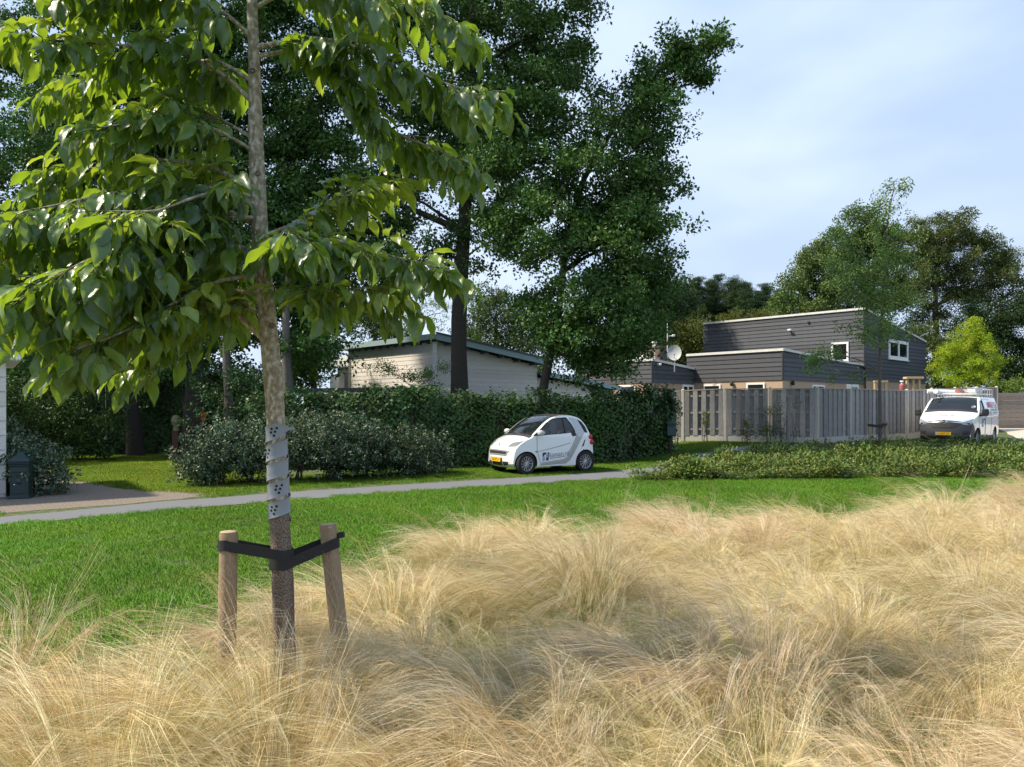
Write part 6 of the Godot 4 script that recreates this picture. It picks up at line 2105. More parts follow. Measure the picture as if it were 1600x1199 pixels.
	b.tube([Vector3(0.0, 0.14, 0.0), Vector3(0.01, 0.9, 0.0)], [0.006, 0.006], 5)
	part("cord", b.mesh(), M.black_plastic, o)

	# swing rope with knots
	o = thing("hanging_rope", "thin pale rope with knots hanging under the trees on the left", "rope", Vector3(-14.031, 0.55, -25.5))
	b = MB.new()
	b.tube([Vector3(0, 0.05, 0), Vector3(0.01, 1.0, 0), Vector3(0, 2.2, 0)], [0.012, 0.012, 0.012], 6)
	part("cord", b.mesh(), M.concrete, o)
	for y in [0.1, 0.32]:
		b = MB.new()
		b.lathe(Transform3D(Basis.IDENTITY, Vector3(0, y, 0)), [Vector2(0.01, -0.06), Vector2(0.05, -0.02), Vector2(0.05, 0.03), Vector2(0.01, 0.06)], 10)
		part("knot", b.mesh(), M.concrete, o)

	# timber frames of a play set behind the fence
	o = thing("timber_pergola", "two pale new timber posts with a short beam above the fence, left one", "pergola", Vector3(19.948, 1.616, -40))
	for x in [-0.28, 0.28]:
		b = MB.new()
		b.cbox(Transform3D(Basis.IDENTITY, Vector3(x, 0.4, 0)), Vector3(0.13, 2.3, 0.13), 0.01)
		part("post", b.mesh(), M.new_wood, o)
	b = MB.new()
	b.cbox(Transform3D(Basis.IDENTITY, Vector3(0, 1.5, 0.02)), Vector3(0.75, 0.1, 0.16), 0.01)
	part("beam", b.mesh(), M.new_wood, o)
	o = thing("timber_table", "pale timber table on three legs above the fence beside the van roof", "table", Vector3(21.714, 1.616, -40))
	for x in [-0.32, 0.0, 0.32]:
		b = MB.new()
		b.cbox(Transform3D(Basis.IDENTITY, Vector3(x, 0.45, 0)), Vector3(0.12, 2.4, 0.12), 0.01)
		part("post", b.mesh(), M.new_wood, o)
	b = MB.new()
	b.cbox(Transform3D(Basis.IDENTITY, Vector3(0.02, 1.7, 0)), Vector3(0.95, 0.12, 0.4), 0.015)
	part("top", b.mesh(), M.new_wood, o)
	o = thing("gas_bottle", "small red and white bottle on the frame behind the fence", "bottle", Vector3(21.108, 2.794, -40))
	b = MB.new()
	b.lathe(Transform3D(Basis.IDENTITY, Vector3.ZERO), [Vector2(0.0, -0.4), Vector2(0.13, -0.4), Vector2(0.13, 0.12), Vector2(0.1, 0.18), Vector2(0.05, 0.2)], 14)
	part("body", b.mesh(), plain(0.4, 0.1, 0.11, 0.5), o)
	b = MB.new()
	b.lathe(Transform3D(Basis.IDENTITY, Vector3(0, 0.2, 0)), [Vector2(0.055, 0.0), Vector2(0.055, 0.1), Vector2(0.1, 0.11), Vector2(0.1, 0.17), Vector2(0.0, 0.18)], 12)
	part("cap", b.mesh(), M.white_paint, o)
	# white number tag on the fence
	# stake left standing before the fence
	o = thing("old_stake", "thin weathered stake standing before the fence left of the climber", "stake", on_ground(9.95, -26.6))
	b = MB.new()
	b.tube([Vector3(0, -0.2, 0), Vector3(0.02, 1.75, 0)], [0.055, 0.05], 8)
	part("pole", b.mesh(), M.fence_board[1], o)
	b = MB.new()
	b.tube([Vector3(0.02, 1.75, 0), Vector3(0.022, 1.8, 0)], [0.05, 0.03], 8)
	part("tip", b.mesh(), M.fence_board[3], o)


# stakes and rubber strap round a young trunk
func stake(label: String, foot: Vector3, head: Vector3, r: float, group: String) -> void:
	var o := thing("tree_stake", label, "stake", foot, group)
	var d := head - foot
	var b := MB.new()
	var pts := []
	for k in 9:
		pts.append(d * (-0.12 + 1.12 * k / 8.0 - 0.004))
	b.tube(pts, taper(r * 1.04, r * 0.98, 9), 18, false, 0.06, soft_noise)
	part("pole", b.mesh(), M.stake, o)
	b = MB.new()
	b.lathe(Transform3D(facing(d) * Basis(Vector3.RIGHT, PI / 2), d * 0.985), [Vector2(r * 0.98, -0.004), Vector2(r * 0.93, 0.012), Vector2(r * 0.6, 0.015), Vector2(0.0, 0.016)], 18)
	part("sawn_end", b.mesh(), M.stake_end, o)


func strap_band(pts: Array, h: float, thick := 0.004) -> ArrayMesh:
	# a flat band standing on edge along the points
	var b := MB.new()
	var out := []
	var inn := []
	var n := pts.size()
	for i in n:
		var d: Vector3 = (pts[mini(i + 1, n - 1)] - pts[maxi(i - 1, 0)])
		var side := Vector3(d.z, 0, -d.x).normalized() * thick * 0.5
		var sag := 0.003 * sin(i * 1.3)
		out.append([pts[i] + side + Vector3(0, -h * 0.5 + sag, 0), pts[i] + side + Vector3(0, h * 0.5 + sag, 0)])
		inn.append([pts[i] - side + Vector3(0, -h * 0.5 + sag, 0), pts[i] - side + Vector3(0, h * 0.5 + sag, 0)])
	b.grid(out)
	b.grid(inn, {}, true)
	for k in 2:
		for i in n - 1:
			b.quad(out[i][k], out[i + 1][k], inn[i + 1][k], inn[i][k])
	return b.mesh()


func loop_points(a: Vector3, ra: float, c: Vector3, rc: float) -> Array:
	# belt round two poles
	var d := Vector2(c.x - a.x, c.z - a.z)
	var an := d.angle()
	var pts := []
	for k in 9:
		var g := an + PI / 2 + PI * k / 8.0
		pts.append(a + Vector3(cos(g), 0, sin(g)) * ra)
	for k in 9:
		var g := an - PI / 2 + PI * k / 8.0
		pts.append(c + Vector3(cos(g), 0, sin(g)) * rc)
	pts.append(pts[0])
	return pts


func young_tree_far() -> void:
	var narrow := spray(14, 0.55, 0.17, 0.06, 0.5, [0.16, 0.24, 0.075], 0.3)
	tree("young_tree", "slender young tree with airy narrow leaves, staked in the ground cover before the fence",
		[Vector3(12.368, 0.11, -24.8), Vector3(12.346, 2.514, -24.8), Vector3(12.411, 5.091, -24.8), Vector3(12.561, 6.809, -24.8), Vector3(12.625, 8.097, -24.8), Vector3(12.84, 9.128, -24.8)], 0.068, 0.012,
		[[Vector3(12.969, 9.02, -24.8), Vector3(0.344, 0.193, 0.25)], [Vector3(12.668, 8.484, -24.8), Vector3(0.472, 0.301, 0.35)], [Vector3(11.638, 8.312, -24.8), Vector3(0.258, 0.129, 0.2)], [Vector3(12.282, 7.882, -24.8), Vector3(0.601, 0.429, 0.5)], [Vector3(12.883, 7.41, -24.8), Vector3(0.601, 0.472, 0.6)], [Vector3(11.595, 7.131, -24.8), Vector3(0.644, 0.472, 0.6)], [Vector3(12.346, 6.487, -24.8), Vector3(0.859, 0.601, 0.8)], [Vector3(11.38, 6.165, -24.8), Vector3(0.644, 0.472, 0.6)],
		[Vector3(13.313, 6.379, -24.8), Vector3(0.515, 0.515, 0.6)], [Vector3(12.024, 5.413, -24.8), Vector3(0.773, 0.558, 0.8)], [Vector3(12.883, 5.091, -24.8), Vector3(0.73, 0.558, 0.8)], [Vector3(12.346, 4.232, -24.8), Vector3(0.73, 0.429, 0.7)], [Vector3(11.38, 4.447, -24.8), Vector3(0.472, 0.301, 0.5)],
		[Vector3(10.951, 3.481, -24.8), Vector3(0.558, 0.258, 0.4)], [Vector3(10.199, 3.202, -24.8), Vector3(0.386, 0.301, 0.35)], [Vector3(11.38, 2.837, -24.8), Vector3(0.429, 0.215, 0.35)], [Vector3(10.843, 2.729, -24.8), Vector3(0.215, 0.172, 0.25)], [Vector3(12.239, 2.944, -24.8), Vector3(0.472, 0.215, 0.4)]],
		narrow, {"density": 22.0, "gap": -0.12, "seed": 61, "size": 0.75, "bark": M.grey_bark, "fork": 0.35, "twigs": 3})
	stake("left stake of the far young tree in the ground cover", on_ground(11.93, -24.6), on_ground(11.9, -24.6, 1.0), 0.05, "stakes of the far young tree")
	stake("right stake of the far young tree in the ground cover", on_ground(12.6, -24.9), on_ground(12.58, -24.9, 1.02), 0.05, "stakes of the far young tree")
	var o := thing("tree_strap", "black rubber strap joining the far young tree to its two stakes", "strap")
	var y := ground(12.3, -24.8) + 0.88
	part("left_band", strap_band(loop_points(Vector3(11.905, y, -24.6), 0.058, Vector3(12.36, y - 0.05, -24.8), 0.08), 0.08), M.strap, o)
	part("right_band", strap_band(loop_points(Vector3(12.36, y - 0.02, -24.8), 0.083, Vector3(12.585, y + 0.03, -24.9), 0.06), 0.08), M.strap, o)


# ---------------------------------------------------------------- the young tree in front
func kaki_leaf(ln: float, w: float, curl: float, fold: float, twist: float) -> ArrayMesh:
	# oval leaf with a drawn-out tip; midrib along +z, upper face +y
	var g := []
	var n := 9
	for i in n + 1:
		var s := float(i) / n
		var half := w * 0.5 * pow(sin(PI * pow(s, 0.92)), 0.9)
		if s > 0.82:
			half = lerpf(half, 0.0, (s - 0.82) / 0.18 * 0.6)
		if i == n:
			half = 0.0004
		if i == 0:
			half = 0.0012
		var y := -curl * ln * s * s
		var row := []
		for j in 5:
			var t := (j - 2) / 2.0
			var wave := sin(s * 11.0 + j * 1.7) * 0.006 * absf(t)
			row.append(Vector3(half * t, y + absf(t) * half * fold + wave + twist * half * t * s, ln * s * (1.0 - 0.12 * curl * s)))
		g.append(row)
	var b := MB.new()
	b.grid(g)
	# stalk
	b.tube([Vector3(0, 0.001, 0.004), Vector3(0, 0.004, -0.022)], [0.0014, 0.0018], 4, false)
	return b.mesh()


func young_tree_near() -> void:
	var d := 3.8
	var foot := Vector3(-1.163, 0, -3.8)
	var o := thing("young_tree", "large-leaved young tree with a grey spiral trunk guard between two stakes, in front", "tree", foot)
	# trunk: rough base, smooth mottled upper stem
	var line := [[446, 1160, 0.062], [444, 1000, 0.0555], [441, 900, 0.0525], [438, 830, 0.05], [434, 740, 0.0485], [431, 660, 0.047], [426, 590, 0.0465], [420, 520, 0.046], [412, 440, 0.0435], [406, 360, 0.0415], [402, 280, 0.0395], [399, 190, 0.035], [397, 100, 0.0285], [394, 20, 0.026], [391, -80, 0.022], [388, -220, 0.017], [386, -380, 0.01]]
	var pts := []
	var rad := []
	var cv := Curve3D.new()
	var cr := []
	for a in line:
		cv.add_point(Vector3((a[0] - 800.0) / 1155.0 * d, 1.72 - (a[1] - 637.0) / 1155.0 * d, -d) - foot)
		cr.append(a[2])
	var steps := 60
	for k in steps + 1:
		var s := float(k) / steps * (line.size() - 1)
		var i := mini(int(s), line.size() - 2)
		pts.append(cv.sample(i, s - i))
		rad.append(lerpf(cr[i], cr[i + 1], s - i))
	var cut := 13
	var b := MB.new()
	b.tube(pts.slice(0, cut + 1), rad.slice(0, cut + 1), 22, false, 0.13, soft_noise)
	part("trunk_base", b.mesh(), M.rough_bark, o)
	b = MB.new()
	b.tube(pts.slice(cut), rad.slice(cut), 20, true, 0.07, soft_noise)
	var trunk := part("trunk", b.mesh(), M.young_bark, o)
	# old pruning scars
	for q in [[18, 0.6], [27, 1.2], [33, 0.2], [38, 0.9], [44, 0.5]]:
		b = MB.new()
		var out := Vector3(sin(q[1] - 0.5), 0.1, cos(q[1] - 0.5)).normalized()
		b.lathe(Transform3D(facing(out) * Basis(Vector3.RIGHT, PI / 2), pts[q[0]] + out * (rad[q[0]] - 0.005)), [Vector2(0.016, 0.0), Vector2(0.014, 0.009), Vector2(0.008, 0.006), Vector2(0.0, 0.004)], 10)
		part("branch_scar", b.mesh(), M.rough_bark, trunk)
	# grey plastic guard wound as a spiral, with groups of holes
	var y0: float = 1.72 - (828 - 637.0) / 1155.0 * d
	var y1: float = 1.72 - (682 - 637.0) / 1155.0 * d
	var turns := 4.9
	var wound := -0.43
	var g := []
	var n := 150
	var slope := (y1 - y0) / turns
	for k in n + 1:
		var s := float(k) / n
		var a := wound - TAU * turns * s
		var yc := lerpf(y0, y1, s) + 0.045
		var c := trunk_at(pts, rad, yc)
		var r: float = c[1] + 0.006
		if s > 0.975:
			r += (s - 0.975) * 1.6
		var row := []
		for j in 7:
			var w := lerpf(-0.040, 0.040, j / 6.0)
			if s < 0.03 or s > 0.97:
				w *= clampf(minf(s, 1.0 - s) / 0.03, 0.1, 1.0)
			var lip := 0.003 if j == 0 or j == 6 else 0.0
			row.append(Vector3(c[0].x + cos(a) * (r + lip), yc + w, c[0].z + sin(a) * (r + lip)))
		g.append(row)
	b = MB.new()
	b.grid(g)
	var back := []
	for row in g:
		var r2 := []
		for p in row:
			var c := trunk_at(pts, rad, p.y)
			var out: Vector3 = p - c[0]
			out.y = 0
			r2.append(p - out.normalized() * 0.0025)
		back.append(r2)
	b.grid(back, {}, true)
	for e in [0, 6]:
		for k in n:
			b.quad(g[k][e], g[k + 1][e], back[k + 1][e], back[k][e])
	var guard := part("trunk_guard", b.mesh(), M.guard, o)
	# holes: dark discs in groups of five, on each turn
	var hm := MB.new()
	hm.lathe(Transform3D(Basis.IDENTITY, Vector3.ZERO), [Vector2(0.0066, -0.001), Vector2(0.0066, 0.0006), Vector2(0.0, 0.0006)], 10)
	var hole := hm.mesh()
	for turn in 4:
		for grp in 2:
			var a0: float = [1.75, 1.2, 2.3, 1.45][turn] + grp * 3.0
			var s: float = (wound - a0 + TAU * ([1, 2, 4, 5][turn] + grp)) / (TAU * turns)
			if s > 0.96 or s < 0.04:
				continue
			for h in [[-0.012, 0.018], [0.012, 0.014], [-0.004, 0.0], [0.016, -0.004], [0.002, -0.02]]:
				var yc: float = lerpf(y0, y1, s) + 0.045 + h[1]
				var c := trunk_at(pts, rad, yc)
				var a: float = a0 + h[0] / 0.05
				var out := Vector3(cos(a), 0, sin(a))
				part("hole", hole, M.black_hole, guard, Transform3D(facing(out) * Basis(Vector3.RIGHT, PI / 2), c[0] + out * (c[1] + 0.0065)))

	# limbs: each a chain of points, then twigs with leaves
	var limbs := [
		# [points, radius]
		[[Vector3(-1.273, 2.065, -3.8), Vector3(-1.351, 2.15, -3.76), Vector3(-1.403, 2.197, -3.7), Vector3(-1.537, 2.233, -3.55), Vector3(-1.707, 2.256, -3.4), Vector3(-1.913, 2.274, -3.25), Vector3(-2.127, 2.285, -3.15)], 0.017],
		[[Vector3(-1.3, 2.658, -3.8), Vector3(-1.526, 2.733, -3.75), Vector3(-1.738, 2.627, -3.65), Vector3(-1.879, 2.529, -3.5), Vector3(-2.059, 2.48, -3.35), Vector3(-2.272, 2.432, -3.2)], 0.017],
		[[Vector3(-1.29, 2.5, -3.8), Vector3(-1.422, 2.532, -3.65), Vector3(-1.56, 2.432, -3.4), Vector3(-1.69, 2.266, -3.2), Vector3(-1.822, 2.135, -3.05)], 0.014],
		[[Vector3(-1.309, 2.829, -3.8), Vector3(-1.587, 2.986, -3.9), Vector3(-1.939, 3.06, -4), Vector3(-2.279, 3.035, -4.05), Vector3(-2.595, 2.954, -4.05)], 0.014],
		[[Vector3(-1.319, 3.273, -3.8), Vector3(-1.489, 3.428, -3.78), Vector3(-1.698, 3.504, -3.7), Vector3(-1.932, 3.487, -3.6), Vector3(-2.152, 3.453, -3.5), Vector3(-2.27, 3.458, -3.45)], 0.014],
		[[Vector3(-1.323, 3.388, -3.8), Vector3(-1.607, 3.574, -3.95), Vector3(-1.929, 3.568, -4.05), Vector3(-2.272, 3.52, -4.1), Vector3(-2.556, 3.484, -4.1)], 0.013],
		[[Vector3(-1.329, 3.618, -3.8), Vector3(-1.461, 3.723, -3.75), Vector3(-1.666, 3.793, -3.7), Vector3(-1.901, 3.768, -3.6), Vector3(-2.091, 3.65, -3.5)], 0.012],
		[[Vector3(-1.329, 3.52, -3.8), Vector3(-1.067, 3.577, -3.85), Vector3(-0.878, 3.432, -3.9), Vector3(-0.635, 3.185, -3.9), Vector3(-0.47, 3.104, -3.88), Vector3(-0.267, 3.01, -3.85)], 0.013],
		[[Vector3(-1.326, 3.569, -3.8), Vector3(-0.974, 3.593, -3.75), Vector3(-0.609, 3.466, -3.7), Vector3(-0.348, 3.329, -3.65), Vector3(-0.125, 3.238, -3.6)], 0.013],
		[[Vector3(-1.336, 3.766, -3.8), Vector3(-1.086, 3.882, -3.8), Vector3(-0.79, 3.816, -3.8), Vector3(-0.494, 3.783, -3.8), Vector3(-0.26, 3.658, -3.75)], 0.012],
		[[Vector3(-1.283, 2.45, -3.8), Vector3(-1.104, 2.538, -3.75), Vector3(-0.885, 2.548, -3.65), Vector3(-0.655, 2.474, -3.6), Vector3(-0.43, 2.412, -3.55), Vector3(-0.335, 2.381, -3.52)], 0.013],
		[[Vector3(-1.293, 2.598, -3.8), Vector3(-1.114, 2.706, -3.9), Vector3(-0.923, 2.855, -3.95), Vector3(-0.718, 2.924, -3.95)], 0.011],
		[[Vector3(-1.263, 2.269, -3.8), Vector3(-1.105, 2.319, -3.7), Vector3(-0.873, 2.287, -3.6), Vector3(-0.676, 2.295, -3.55), Vector3(-0.549, 2.253, -3.52)], 0.011],
		[[Vector3(-1.257, 2.171, -3.8), Vector3(-1.418, 2.25, -3.9), Vector3(-1.642, 2.171, -3.95), Vector3(-1.813, 2.069, -3.95), Vector3(-1.958, 1.946, -3.9)], 0.012],
		[[Vector3(-1.273, 2.365, -3.78), Vector3(-1.184, 2.49, -3.6), Vector3(-1.075, 2.532, -3.45), Vector3(-0.957, 2.489, -3.35)], 0.009],
		[[Vector3(-1.303, 2.73, -3.8), Vector3(-1.39, 2.785, -3.65), Vector3(-1.472, 2.683, -3.4), Vector3(-1.552, 2.571, -3.2), Vector3(-1.664, 2.531, -3.05)], 0.012],
		[[Vector3(-1.316, 3.092, -3.8), Vector3(-1.5, 3.21, -3.85), Vector3(-1.722, 3.297, -3.9), Vector3(-1.949, 3.249, -3.95)], 0.011],
		[[Vector3(-1.339, 3.914, -3.8), Vector3(-1.506, 3.985, -3.7), Vector3(-1.777, 3.892, -3.6), Vector3(-2.03, 3.772, -3.5)], 0.011],
		[[Vector3(-1.342, 4.013, -3.8), Vector3(-1.122, 3.986, -3.6), Vector3(-0.909, 3.832, -3.5), Vector3(-0.717, 3.682, -3.45)], 0.01],
	]
	# limbs that hang lower on the left, where the crown is densest
	limbs.append_array([
		[[Vector3(-1.28, 2.401, -3.8), Vector3(-1.434, 2.334, -3.6), Vector3(-1.566, 2.175, -3.35), Vector3(-1.664, 2.039, -3.15), Vector3(-1.766, 1.959, -3)], 0.012],
		[[Vector3(-1.303, 2.697, -3.8), Vector3(-1.515, 2.605, -3.5), Vector3(-1.662, 2.432, -3.2), Vector3(-1.792, 2.284, -3), Vector3(-1.933, 2.139, -2.9)], 0.012],
		[[Vector3(-1.306, 2.796, -3.8), Vector3(-1.558, 2.802, -3.6), Vector3(-1.796, 2.712, -3.4), Vector3(-1.967, 2.598, -3.2), Vector3(-2.174, 2.517, -3.1)], 0.012],
		[[Vector3(-1.267, 2.286, -3.8), Vector3(-1.607, 2.36, -3.95), Vector3(-1.939, 2.264, -4), Vector3(-2.251, 2.194, -4), Vector3(-2.531, 2.154, -3.95)], 0.012],
		[[Vector3(-1.286, 2.467, -3.8), Vector3(-1.676, 2.531, -3.95), Vector3(-2.069, 2.516, -4.05), Vector3(-2.419, 2.446, -4.05), Vector3(-2.701, 2.402, -4)], 0.012],
		[[Vector3(-1.313, 3.026, -3.8), Vector3(-1.506, 3.12, -3.7), Vector3(-1.721, 3.094, -3.55), Vector3(-1.942, 3.025, -3.45)], 0.011],
	])
	var leaf_shapes := []
	for k in 6:
		leaf_shapes.append(kaki_leaf([0.15, 0.14, 0.16, 0.125, 0.145, 0.11][k], [0.07, 0.065, 0.073, 0.058, 0.063, 0.054][k], [0.22, 0.4, 0.3, 0.15, 0.5, 0.35][k], [0.35, 0.45, 0.3, 0.5, 0.4, 0.55][k], [0.2, -0.3, 0.1, 0.3, -0.2, 0.0][k]))
	var leaves := []   # transform, shape, tone
	for lm in limbs:
		var src: Array = lm[0]
		var c2 := Curve3D.new()
		for i in src.size():
			var t: Vector3 = (src[mini(i + 1, src.size() - 1)] - src[maxi(i - 1, 0)]) / 6.0
			c2.add_point(src[i] - foot, -t, t)
		var ln := c2.get_baked_length()
		var bp := []
		var m := 18
		for k in m + 1:
			bp.append(c2.sample_baked(ln * k / m, true))
		b = MB.new()
		b.tube(bp, taper(lm[1], 0.0028, m + 1), 8, true, 0.1, soft_noise)
		var br := part("branch", b.mesh(), M.young_bark, o)
		b = MB.new()
		var s := 0.15
		while s < ln:
			var p := c2.sample_baked(s, true)
			var ahead := (c2.sample_baked(minf(s + 0.05, ln), true) - c2.sample_baked(maxf(s - 0.05, 0), true)).normalized()
			# twigs leave to both sides, then bend down
			var away := ahead.cross(Vector3.UP).normalized() * (1.0 if rng.randf() < 0.5 else -1.0)
			var dir := (ahead * rnd(0.3, 0.9) + away * rnd(0.4, 1.0) + Vector3(0, rnd(-0.35, 0.45), 0)).normalized()
			var tl := rnd(0.12, 0.3) * (1.0 if s < ln * 0.85 else 0.7)
			twig_leaves(b, p, dir, tl, leaves)
			s += rnd(0.028, 0.046)
		twig_leaves(b, c2.sample_baked(ln, true), (c2.sample_baked(ln, true) - c2.sample_baked(ln - 0.08, true)).normalized(), 0.16, leaves)
		part("twig", b.mesh(), M.grass, br)
	# the leaves that show largest are parts of their own; the rest are one mass
	var order := []
	for k in leaves.size():
		var w: Vector3 = leaves[k][0].origin + foot - Vector3(0, 1.72, 0)
		var dist := w.length()
		var inside: bool = absf(w.x / -w.z) < 0.68 and w.y / -w.z < 0.54
		order.append([dist if inside else dist + 100.0, k])
	order.sort_custom(func(p, q): return p[0] < q[0])
	var rest := MB.new()
	var mass := {}
	for r in order.size():
		var lf: Array = leaves[order[r][1]]
		if r < 300:
			part("leaf", leaf_shapes[lf[1]], M.kaki[lf[2]], o, lf[0])
		else:
			var key: int = lf[2]
			if not mass.has(key):
				mass[key] = MB.new()
			add_mesh(mass[key], leaf_shapes[lf[1]], lf[0])
	for key in mass:
		var q := part("foliage", mass[key].mesh(), M.kaki[key], o)
		q.set_meta("kind", "stuff")
	# a small cluster of green fruits
	for k in 7:
		b = MB.new()
		b.lathe(Transform3D(Basis.IDENTITY, Vector3(-1.736, 2.683, -3.6) - foot + Vector3(rnd(-0.02, 0.03), rnd(-0.07, 0.06), rnd(-0.02, 0.02))), [Vector2(0.0, -0.011), Vector2(0.008, -0.008), Vector2(0.011, 0.0), Vector2(0.008, 0.008), Vector2(0.0, 0.011)], 10)
		part("fruit", b.mesh(), plain(0.09, 0.12, 0.03, 0.5), o)

	# stakes and strap
	stake("upright left stake of the front young tree", Vector3(-1.435, 0.077, -3.7), Vector3(-1.419, 1.102, -3.7), 0.044, "stakes of the front young tree")
	stake("leaning right stake of the front young tree", Vector3(-0.869, -0.034, -3.95), Vector3(-0.985, 1.101, -3.95), 0.0455, "stakes of the front young tree")
	var st := thing("tree_strap", "black woven strap looped round the front young tree and its two stakes", "strap")
	part("left_band", strap_band(loop_points(Vector3(-1.421, 1.034, -3.7), 0.048, Vector3(-1.181, 0.967, -3.8), 0.056), 0.052), M.strap, st)
	part("right_band", strap_band(loop_points(Vector3(-0.975, 0.998, -3.95), 0.05, Vector3(-1.188, 0.921, -3.8), 0.0575), 0.056), M.strap, st)
	b = MB.new()
	b.cbox(Transform3D(Basis(Vector3.FORWARD, 0.3), Vector3(-1.461, 1.041, -3.7)), Vector3(0.02, 0.05, 0.03), 0.004)
	part("strap_end", b.mesh(), M.strap, st)
	b = MB.new()
	b.cbox(Transform3D(Basis(Vector3.FORWARD, -0.2), Vector3(-0.913, 1.039, -3.95)), Vector3(0.035, 0.03, 0.03), 0.004)
	part("strap_end", b.mesh(), M.strap, st)


func add_mesh(b: MB, m: ArrayMesh, t: Transform3D) -> void:
	var a := m.surface_get_arrays(0)
	var at := b.v.size()
	b.v.append_array(t * (a[Mesh.ARRAY_VERTEX] as PackedVector3Array))
	b.n.append_array(Transform3D(t.basis.orthonormalized(), Vector3.ZERO) * (a[Mesh.ARRAY_NORMAL] as PackedVector3Array))
	b.c.append_array(a[Mesh.ARRAY_COLOR])
	b.uv.append_array(a[Mesh.ARRAY_TEX_UV])
	for i in a[Mesh.ARRAY_INDEX]:
		b.ix.append(at + i)


func trunk_at(pts: Array, rad: Array, y: float) -> Array:
	for i in pts.size() - 1:
		if pts[i + 1].y >= y:
			var t := clampf((y - pts[i].y) / (pts[i + 1].y - pts[i].y), 0, 1)
			return [pts[i].lerp(pts[i + 1], t), lerpf(rad[i], rad[i + 1], t)]
	return [pts[pts.size() - 1], rad[rad.size() - 1]]


func twig_leaves(b: MB, p: Vector3, dir: Vector3, tl: float, leaves: Array) -> void:
	var pts := []
	var q := p
	var d := dir
	for k in 6:
		pts.append(q)
		d = (d + Vector3(0, -0.10, 0) + rdir() * 0.12).normalized()
		q += d * tl / 5.0
	b.tint = Color(0.12, 0.12, 0.045)
	b.tube(pts, taper(0.0034, 0.0014, 6), 5, false)
	var n := 3 + int(tl / 0.045)
	# young bright leaves grow at the ends of upward twigs
	var fresh := rnd(0, 1) < 0.34 and dir.y > -0.1
	for k in n:
		var s := (k + 0.6) / n
		var f := s * 5.0
		var i := mini(int(f), 4)
		var at: Vector3 = pts[i].lerp(pts[i + 1], f - i)
		var al: Vector3 = (pts[i + 1] - pts[i]).normalized()
		var side := al.cross(Vector3.UP).normalized() * (1.0 if k % 2 == 0 else -1.0)
		var ld := (al * rnd(0.2, 0.8) + side * rnd(0.3, 0.9) + Vector3(0, rnd(-1.4, 0.0) + (0.5 * s if fresh else 0.0), 0)).normalized()
		if k == n - 1:
			ld = (al + Vector3(0, -0.25, 0) + rdir() * 0.2).normalized()
		var up := (Vector3.UP + rdir() * 0.45 + side * 0.3).normalized()
		var x := up.cross(ld).normalized()
		var z := rnd(0.72, 1.12) * (0.8 if fresh and k > n - 3 else 1.0)
		var tone_i := int(clampf(rnd(0.0, 3.6), 0, 3))
		if fresh:
			tone_i = 4 if rnd(0, 1) < 0.75 else 5
		leaves.append([Transform3D(Basis(x, ld.cross(x), ld).scaled(Vector3.ONE * z), at + ld * 0.022), rng.randi() % 6, tone_i])


# ---------------------------------------------------------------- feather grass
# one clump: plumes made of many hair-fine awns that share an arching line, and thin green leaves at the base
func tussock(plumes: int, awns: int, green: int, tall: float, sweep: float) -> ArrayMesh:
	var b := MB.new()
	var straws := [[0.66, 0.54, 0.33], [0.74, 0.64, 0.43], [0.58, 0.45, 0.25], [0.8, 0.71, 0.52], [0.58, 0.49, 0.32], [0.62, 0.56, 0.35]]
	for k in plumes + green:
		var leaf := k >= plumes
		var a := rnd(0, TAU)
		var out := Vector3(cos(a), 0, sin(a))
		var p := out * sqrt(rnd(0, 1)) * 0.08
		var d := (Vector3.UP + out * rnd(0.05, 0.7)).normalized()
		var ln := tall * (rnd(0.5, 1.0) if leaf else rnd(0.75, 1.25))
		var seg := 8
		var bend := (Vector3(-1.0, 0, 0.28) * sweep * rnd(0.5, 1.3) + out * rnd(0.1, 0.8) + Vector3(0, rnd(-1.3, -0.35), 0))
		var give := rnd(0.5, 1.1) if rnd(0, 1) < 0.975 else 0.42
		var line := []
		for i in seg + 1:
			line.append(p)
			var s := float(i) / seg
			var k2 := clampf(pow(s, 1.35) * give * 1.15, 0, 1)
			p += (d * (1.0 - k2) + bend.normalized() * k2 + rdir() * 0.04).normalized() * ln / seg
			p.y = maxf(p.y, 0.03)
		var base_c: Array = straws[rng.randi() % 6]
		if leaf:
			base_c = [0.2, 0.29, 0.07] if rnd(0, 1) < 0.65 else [0.4, 0.39, 0.17]
		for h in (1 if leaf else awns):
			b.tint = tone(base_c, 0.25 if leaf else 0.13)
			var w := rnd(0.0004, 0.00085)
			var side := rdir()
			var off := rdir() * 0.004
			var flare := rdir() * rnd(0.01, 0.07)
			var start := 0 if leaf or h < 2 else 2 + rng.randi() % 3
			var first := b.v.size()
			for i in range(start, seg + 1):
				var s := float(i) / seg
				var q: Vector3 = line[i] + off + flare * s * s + rdir() * 0.0025
				var al: Vector3 = (line[mini(i + 1, seg)] - line[maxi(i - 1, 0)]).normalized()
				var sd := (side - al * side.dot(al)).normalized() * w * (1.15 - 0.8 * s)
				var nn := (Vector3.UP * 0.5 + side.cross(al)).normalized()
				b.put(q - sd, nn)
				b.put(q + sd, nn)
			for i in seg - start:
				var q := first + i * 2
				b.tri_i(q, q + 1, q + 3)
				b.tri_i(q, q + 3, q + 2)
	return b.mesh()


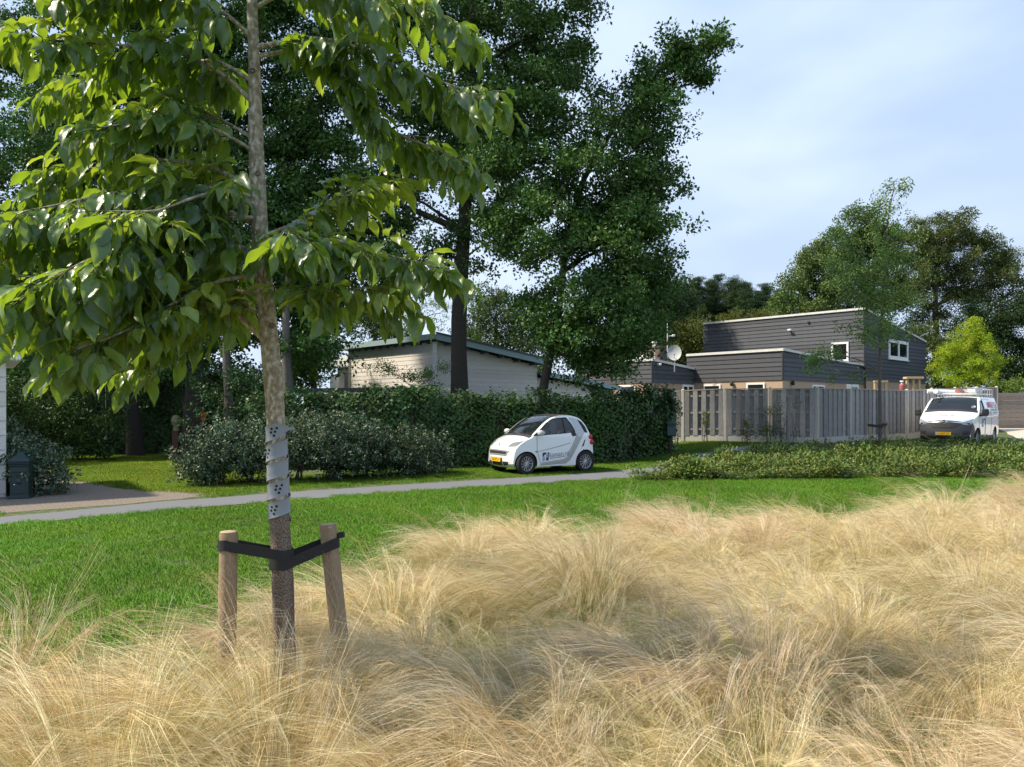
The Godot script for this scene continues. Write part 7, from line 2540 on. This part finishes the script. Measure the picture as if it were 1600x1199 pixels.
func feather_grass() -> void:
	var shapes := [tussock(190, 13, 850, 0.68, 0.9), tussock(170, 13, 1000, 0.74, 0.7), tussock(200, 13, 700, 0.64, 1.2), tussock(60, 10, 1700, 0.62, 0.5), tussock(180, 14, 800, 0.78, 0.8), tussock(170, 13, 900, 0.7, 0.35)]
	var o := Node3D.new()
	o.name = "feather_grass"
	o.set_meta("kind", "stuff")
	tag(o, "straw-coloured feather grass blown to the left, filling the bed in front", "ornamental grass")
	add_child(o)
	var bed := PackedVector2Array(bed_outline())
	var where := [[], [], [], [], [], []]
	var tints := [[], [], [], [], [], []]
	var y := 1.0
	var step := 0.4
	while y < 13.2:
		var x := -4.6
		while x < 10.6:
			var p := Vector2(x, y) + Vector2(rnd(-0.15, 0.15), rnd(-0.15, 0.15))
			x += step
			if absf(p.x) > 0.72 * p.y + 0.9 or not Geometry2D.is_point_in_polygon(p, bed):
				continue
			# keep the trunk and stakes clear, and leave hollows
			if p.distance_to(Vector2(-1.163, 3.8)) < 0.17 or p.distance_to(Vector2(-1.43, 3.7)) < 0.13 or p.distance_to(Vector2(-0.87, 3.95)) < 0.13:
				continue
			var q := soft_noise.get_noise_2d(p.x * 2.6 + 20.0, p.y * 2.6)
			if q < -0.36:
				continue
			var k: int = [0, 1, 2, 0, 4, 2, 5][rng.randi() % 7]
			if q < -0.08:
				k = 3
			if rnd(0, 1) < 0.1:
				continue
			var z := rnd(0.56, 1.18) * (1.0 + 0.4 * q) * lerpf(1.0, 0.93, smoothstep(5.0, 8.0, y))
			where[k].append(Transform3D(Basis(Vector3.UP, rnd(-0.8, 0.8)).scaled(Vector3(z * 1.12, z * rnd(0.82, 1.15), z * 1.12)), Vector3(p.x, 0.0, -p.y)))
			var t := 1.06 + rnd(-0.14, 0.12) + 0.18 * soft_noise.get_noise_2d(p.x * 4.0, p.y * 4.0 + 60.0)
			tints[k].append(Color(t, t * rnd(0.95, 1.03), t * rnd(0.86, 1.06)))
		y += step
	for k in 6:
		scatter("tussock_mass", shapes[k], M.straw, o, where[k], tints[k])

	# broad-leaved weed low in the grass
	var wd := thing("broadleaf_weed", "small broad-leaved green weed low in the feather grass near the bottom centre", "weed", Vector3(0.24, 0.0, -3.0))
	for k in 9:
		var a := k * 2.4
		var ln := rnd(0.07, 0.11)
		var up := rnd(0.16, 0.36)
		var tip := Vector3(cos(a) * 0.09, up, sin(a) * 0.09)
		var b := MB.new()
		b.tube([Vector3.ZERO, Vector3(cos(a) * 0.05, up * 0.7, sin(a) * 0.05), tip], [0.003, 0.0025, 0.002], 5, false)
		var lf := part("stem", b.mesh(), plain(0.08, 0.12, 0.04, 0.6), wd)
		var out := Vector3(cos(a), -0.15, sin(a)).normalized()
		var x := Vector3.UP.cross(out).normalized()
		part("leaf", kaki_leaf(ln, ln * 0.72, 0.25, 0.3, 0.1), M.kaki[2], lf, Transform3D(Basis(x, out.cross(x), out), tip))
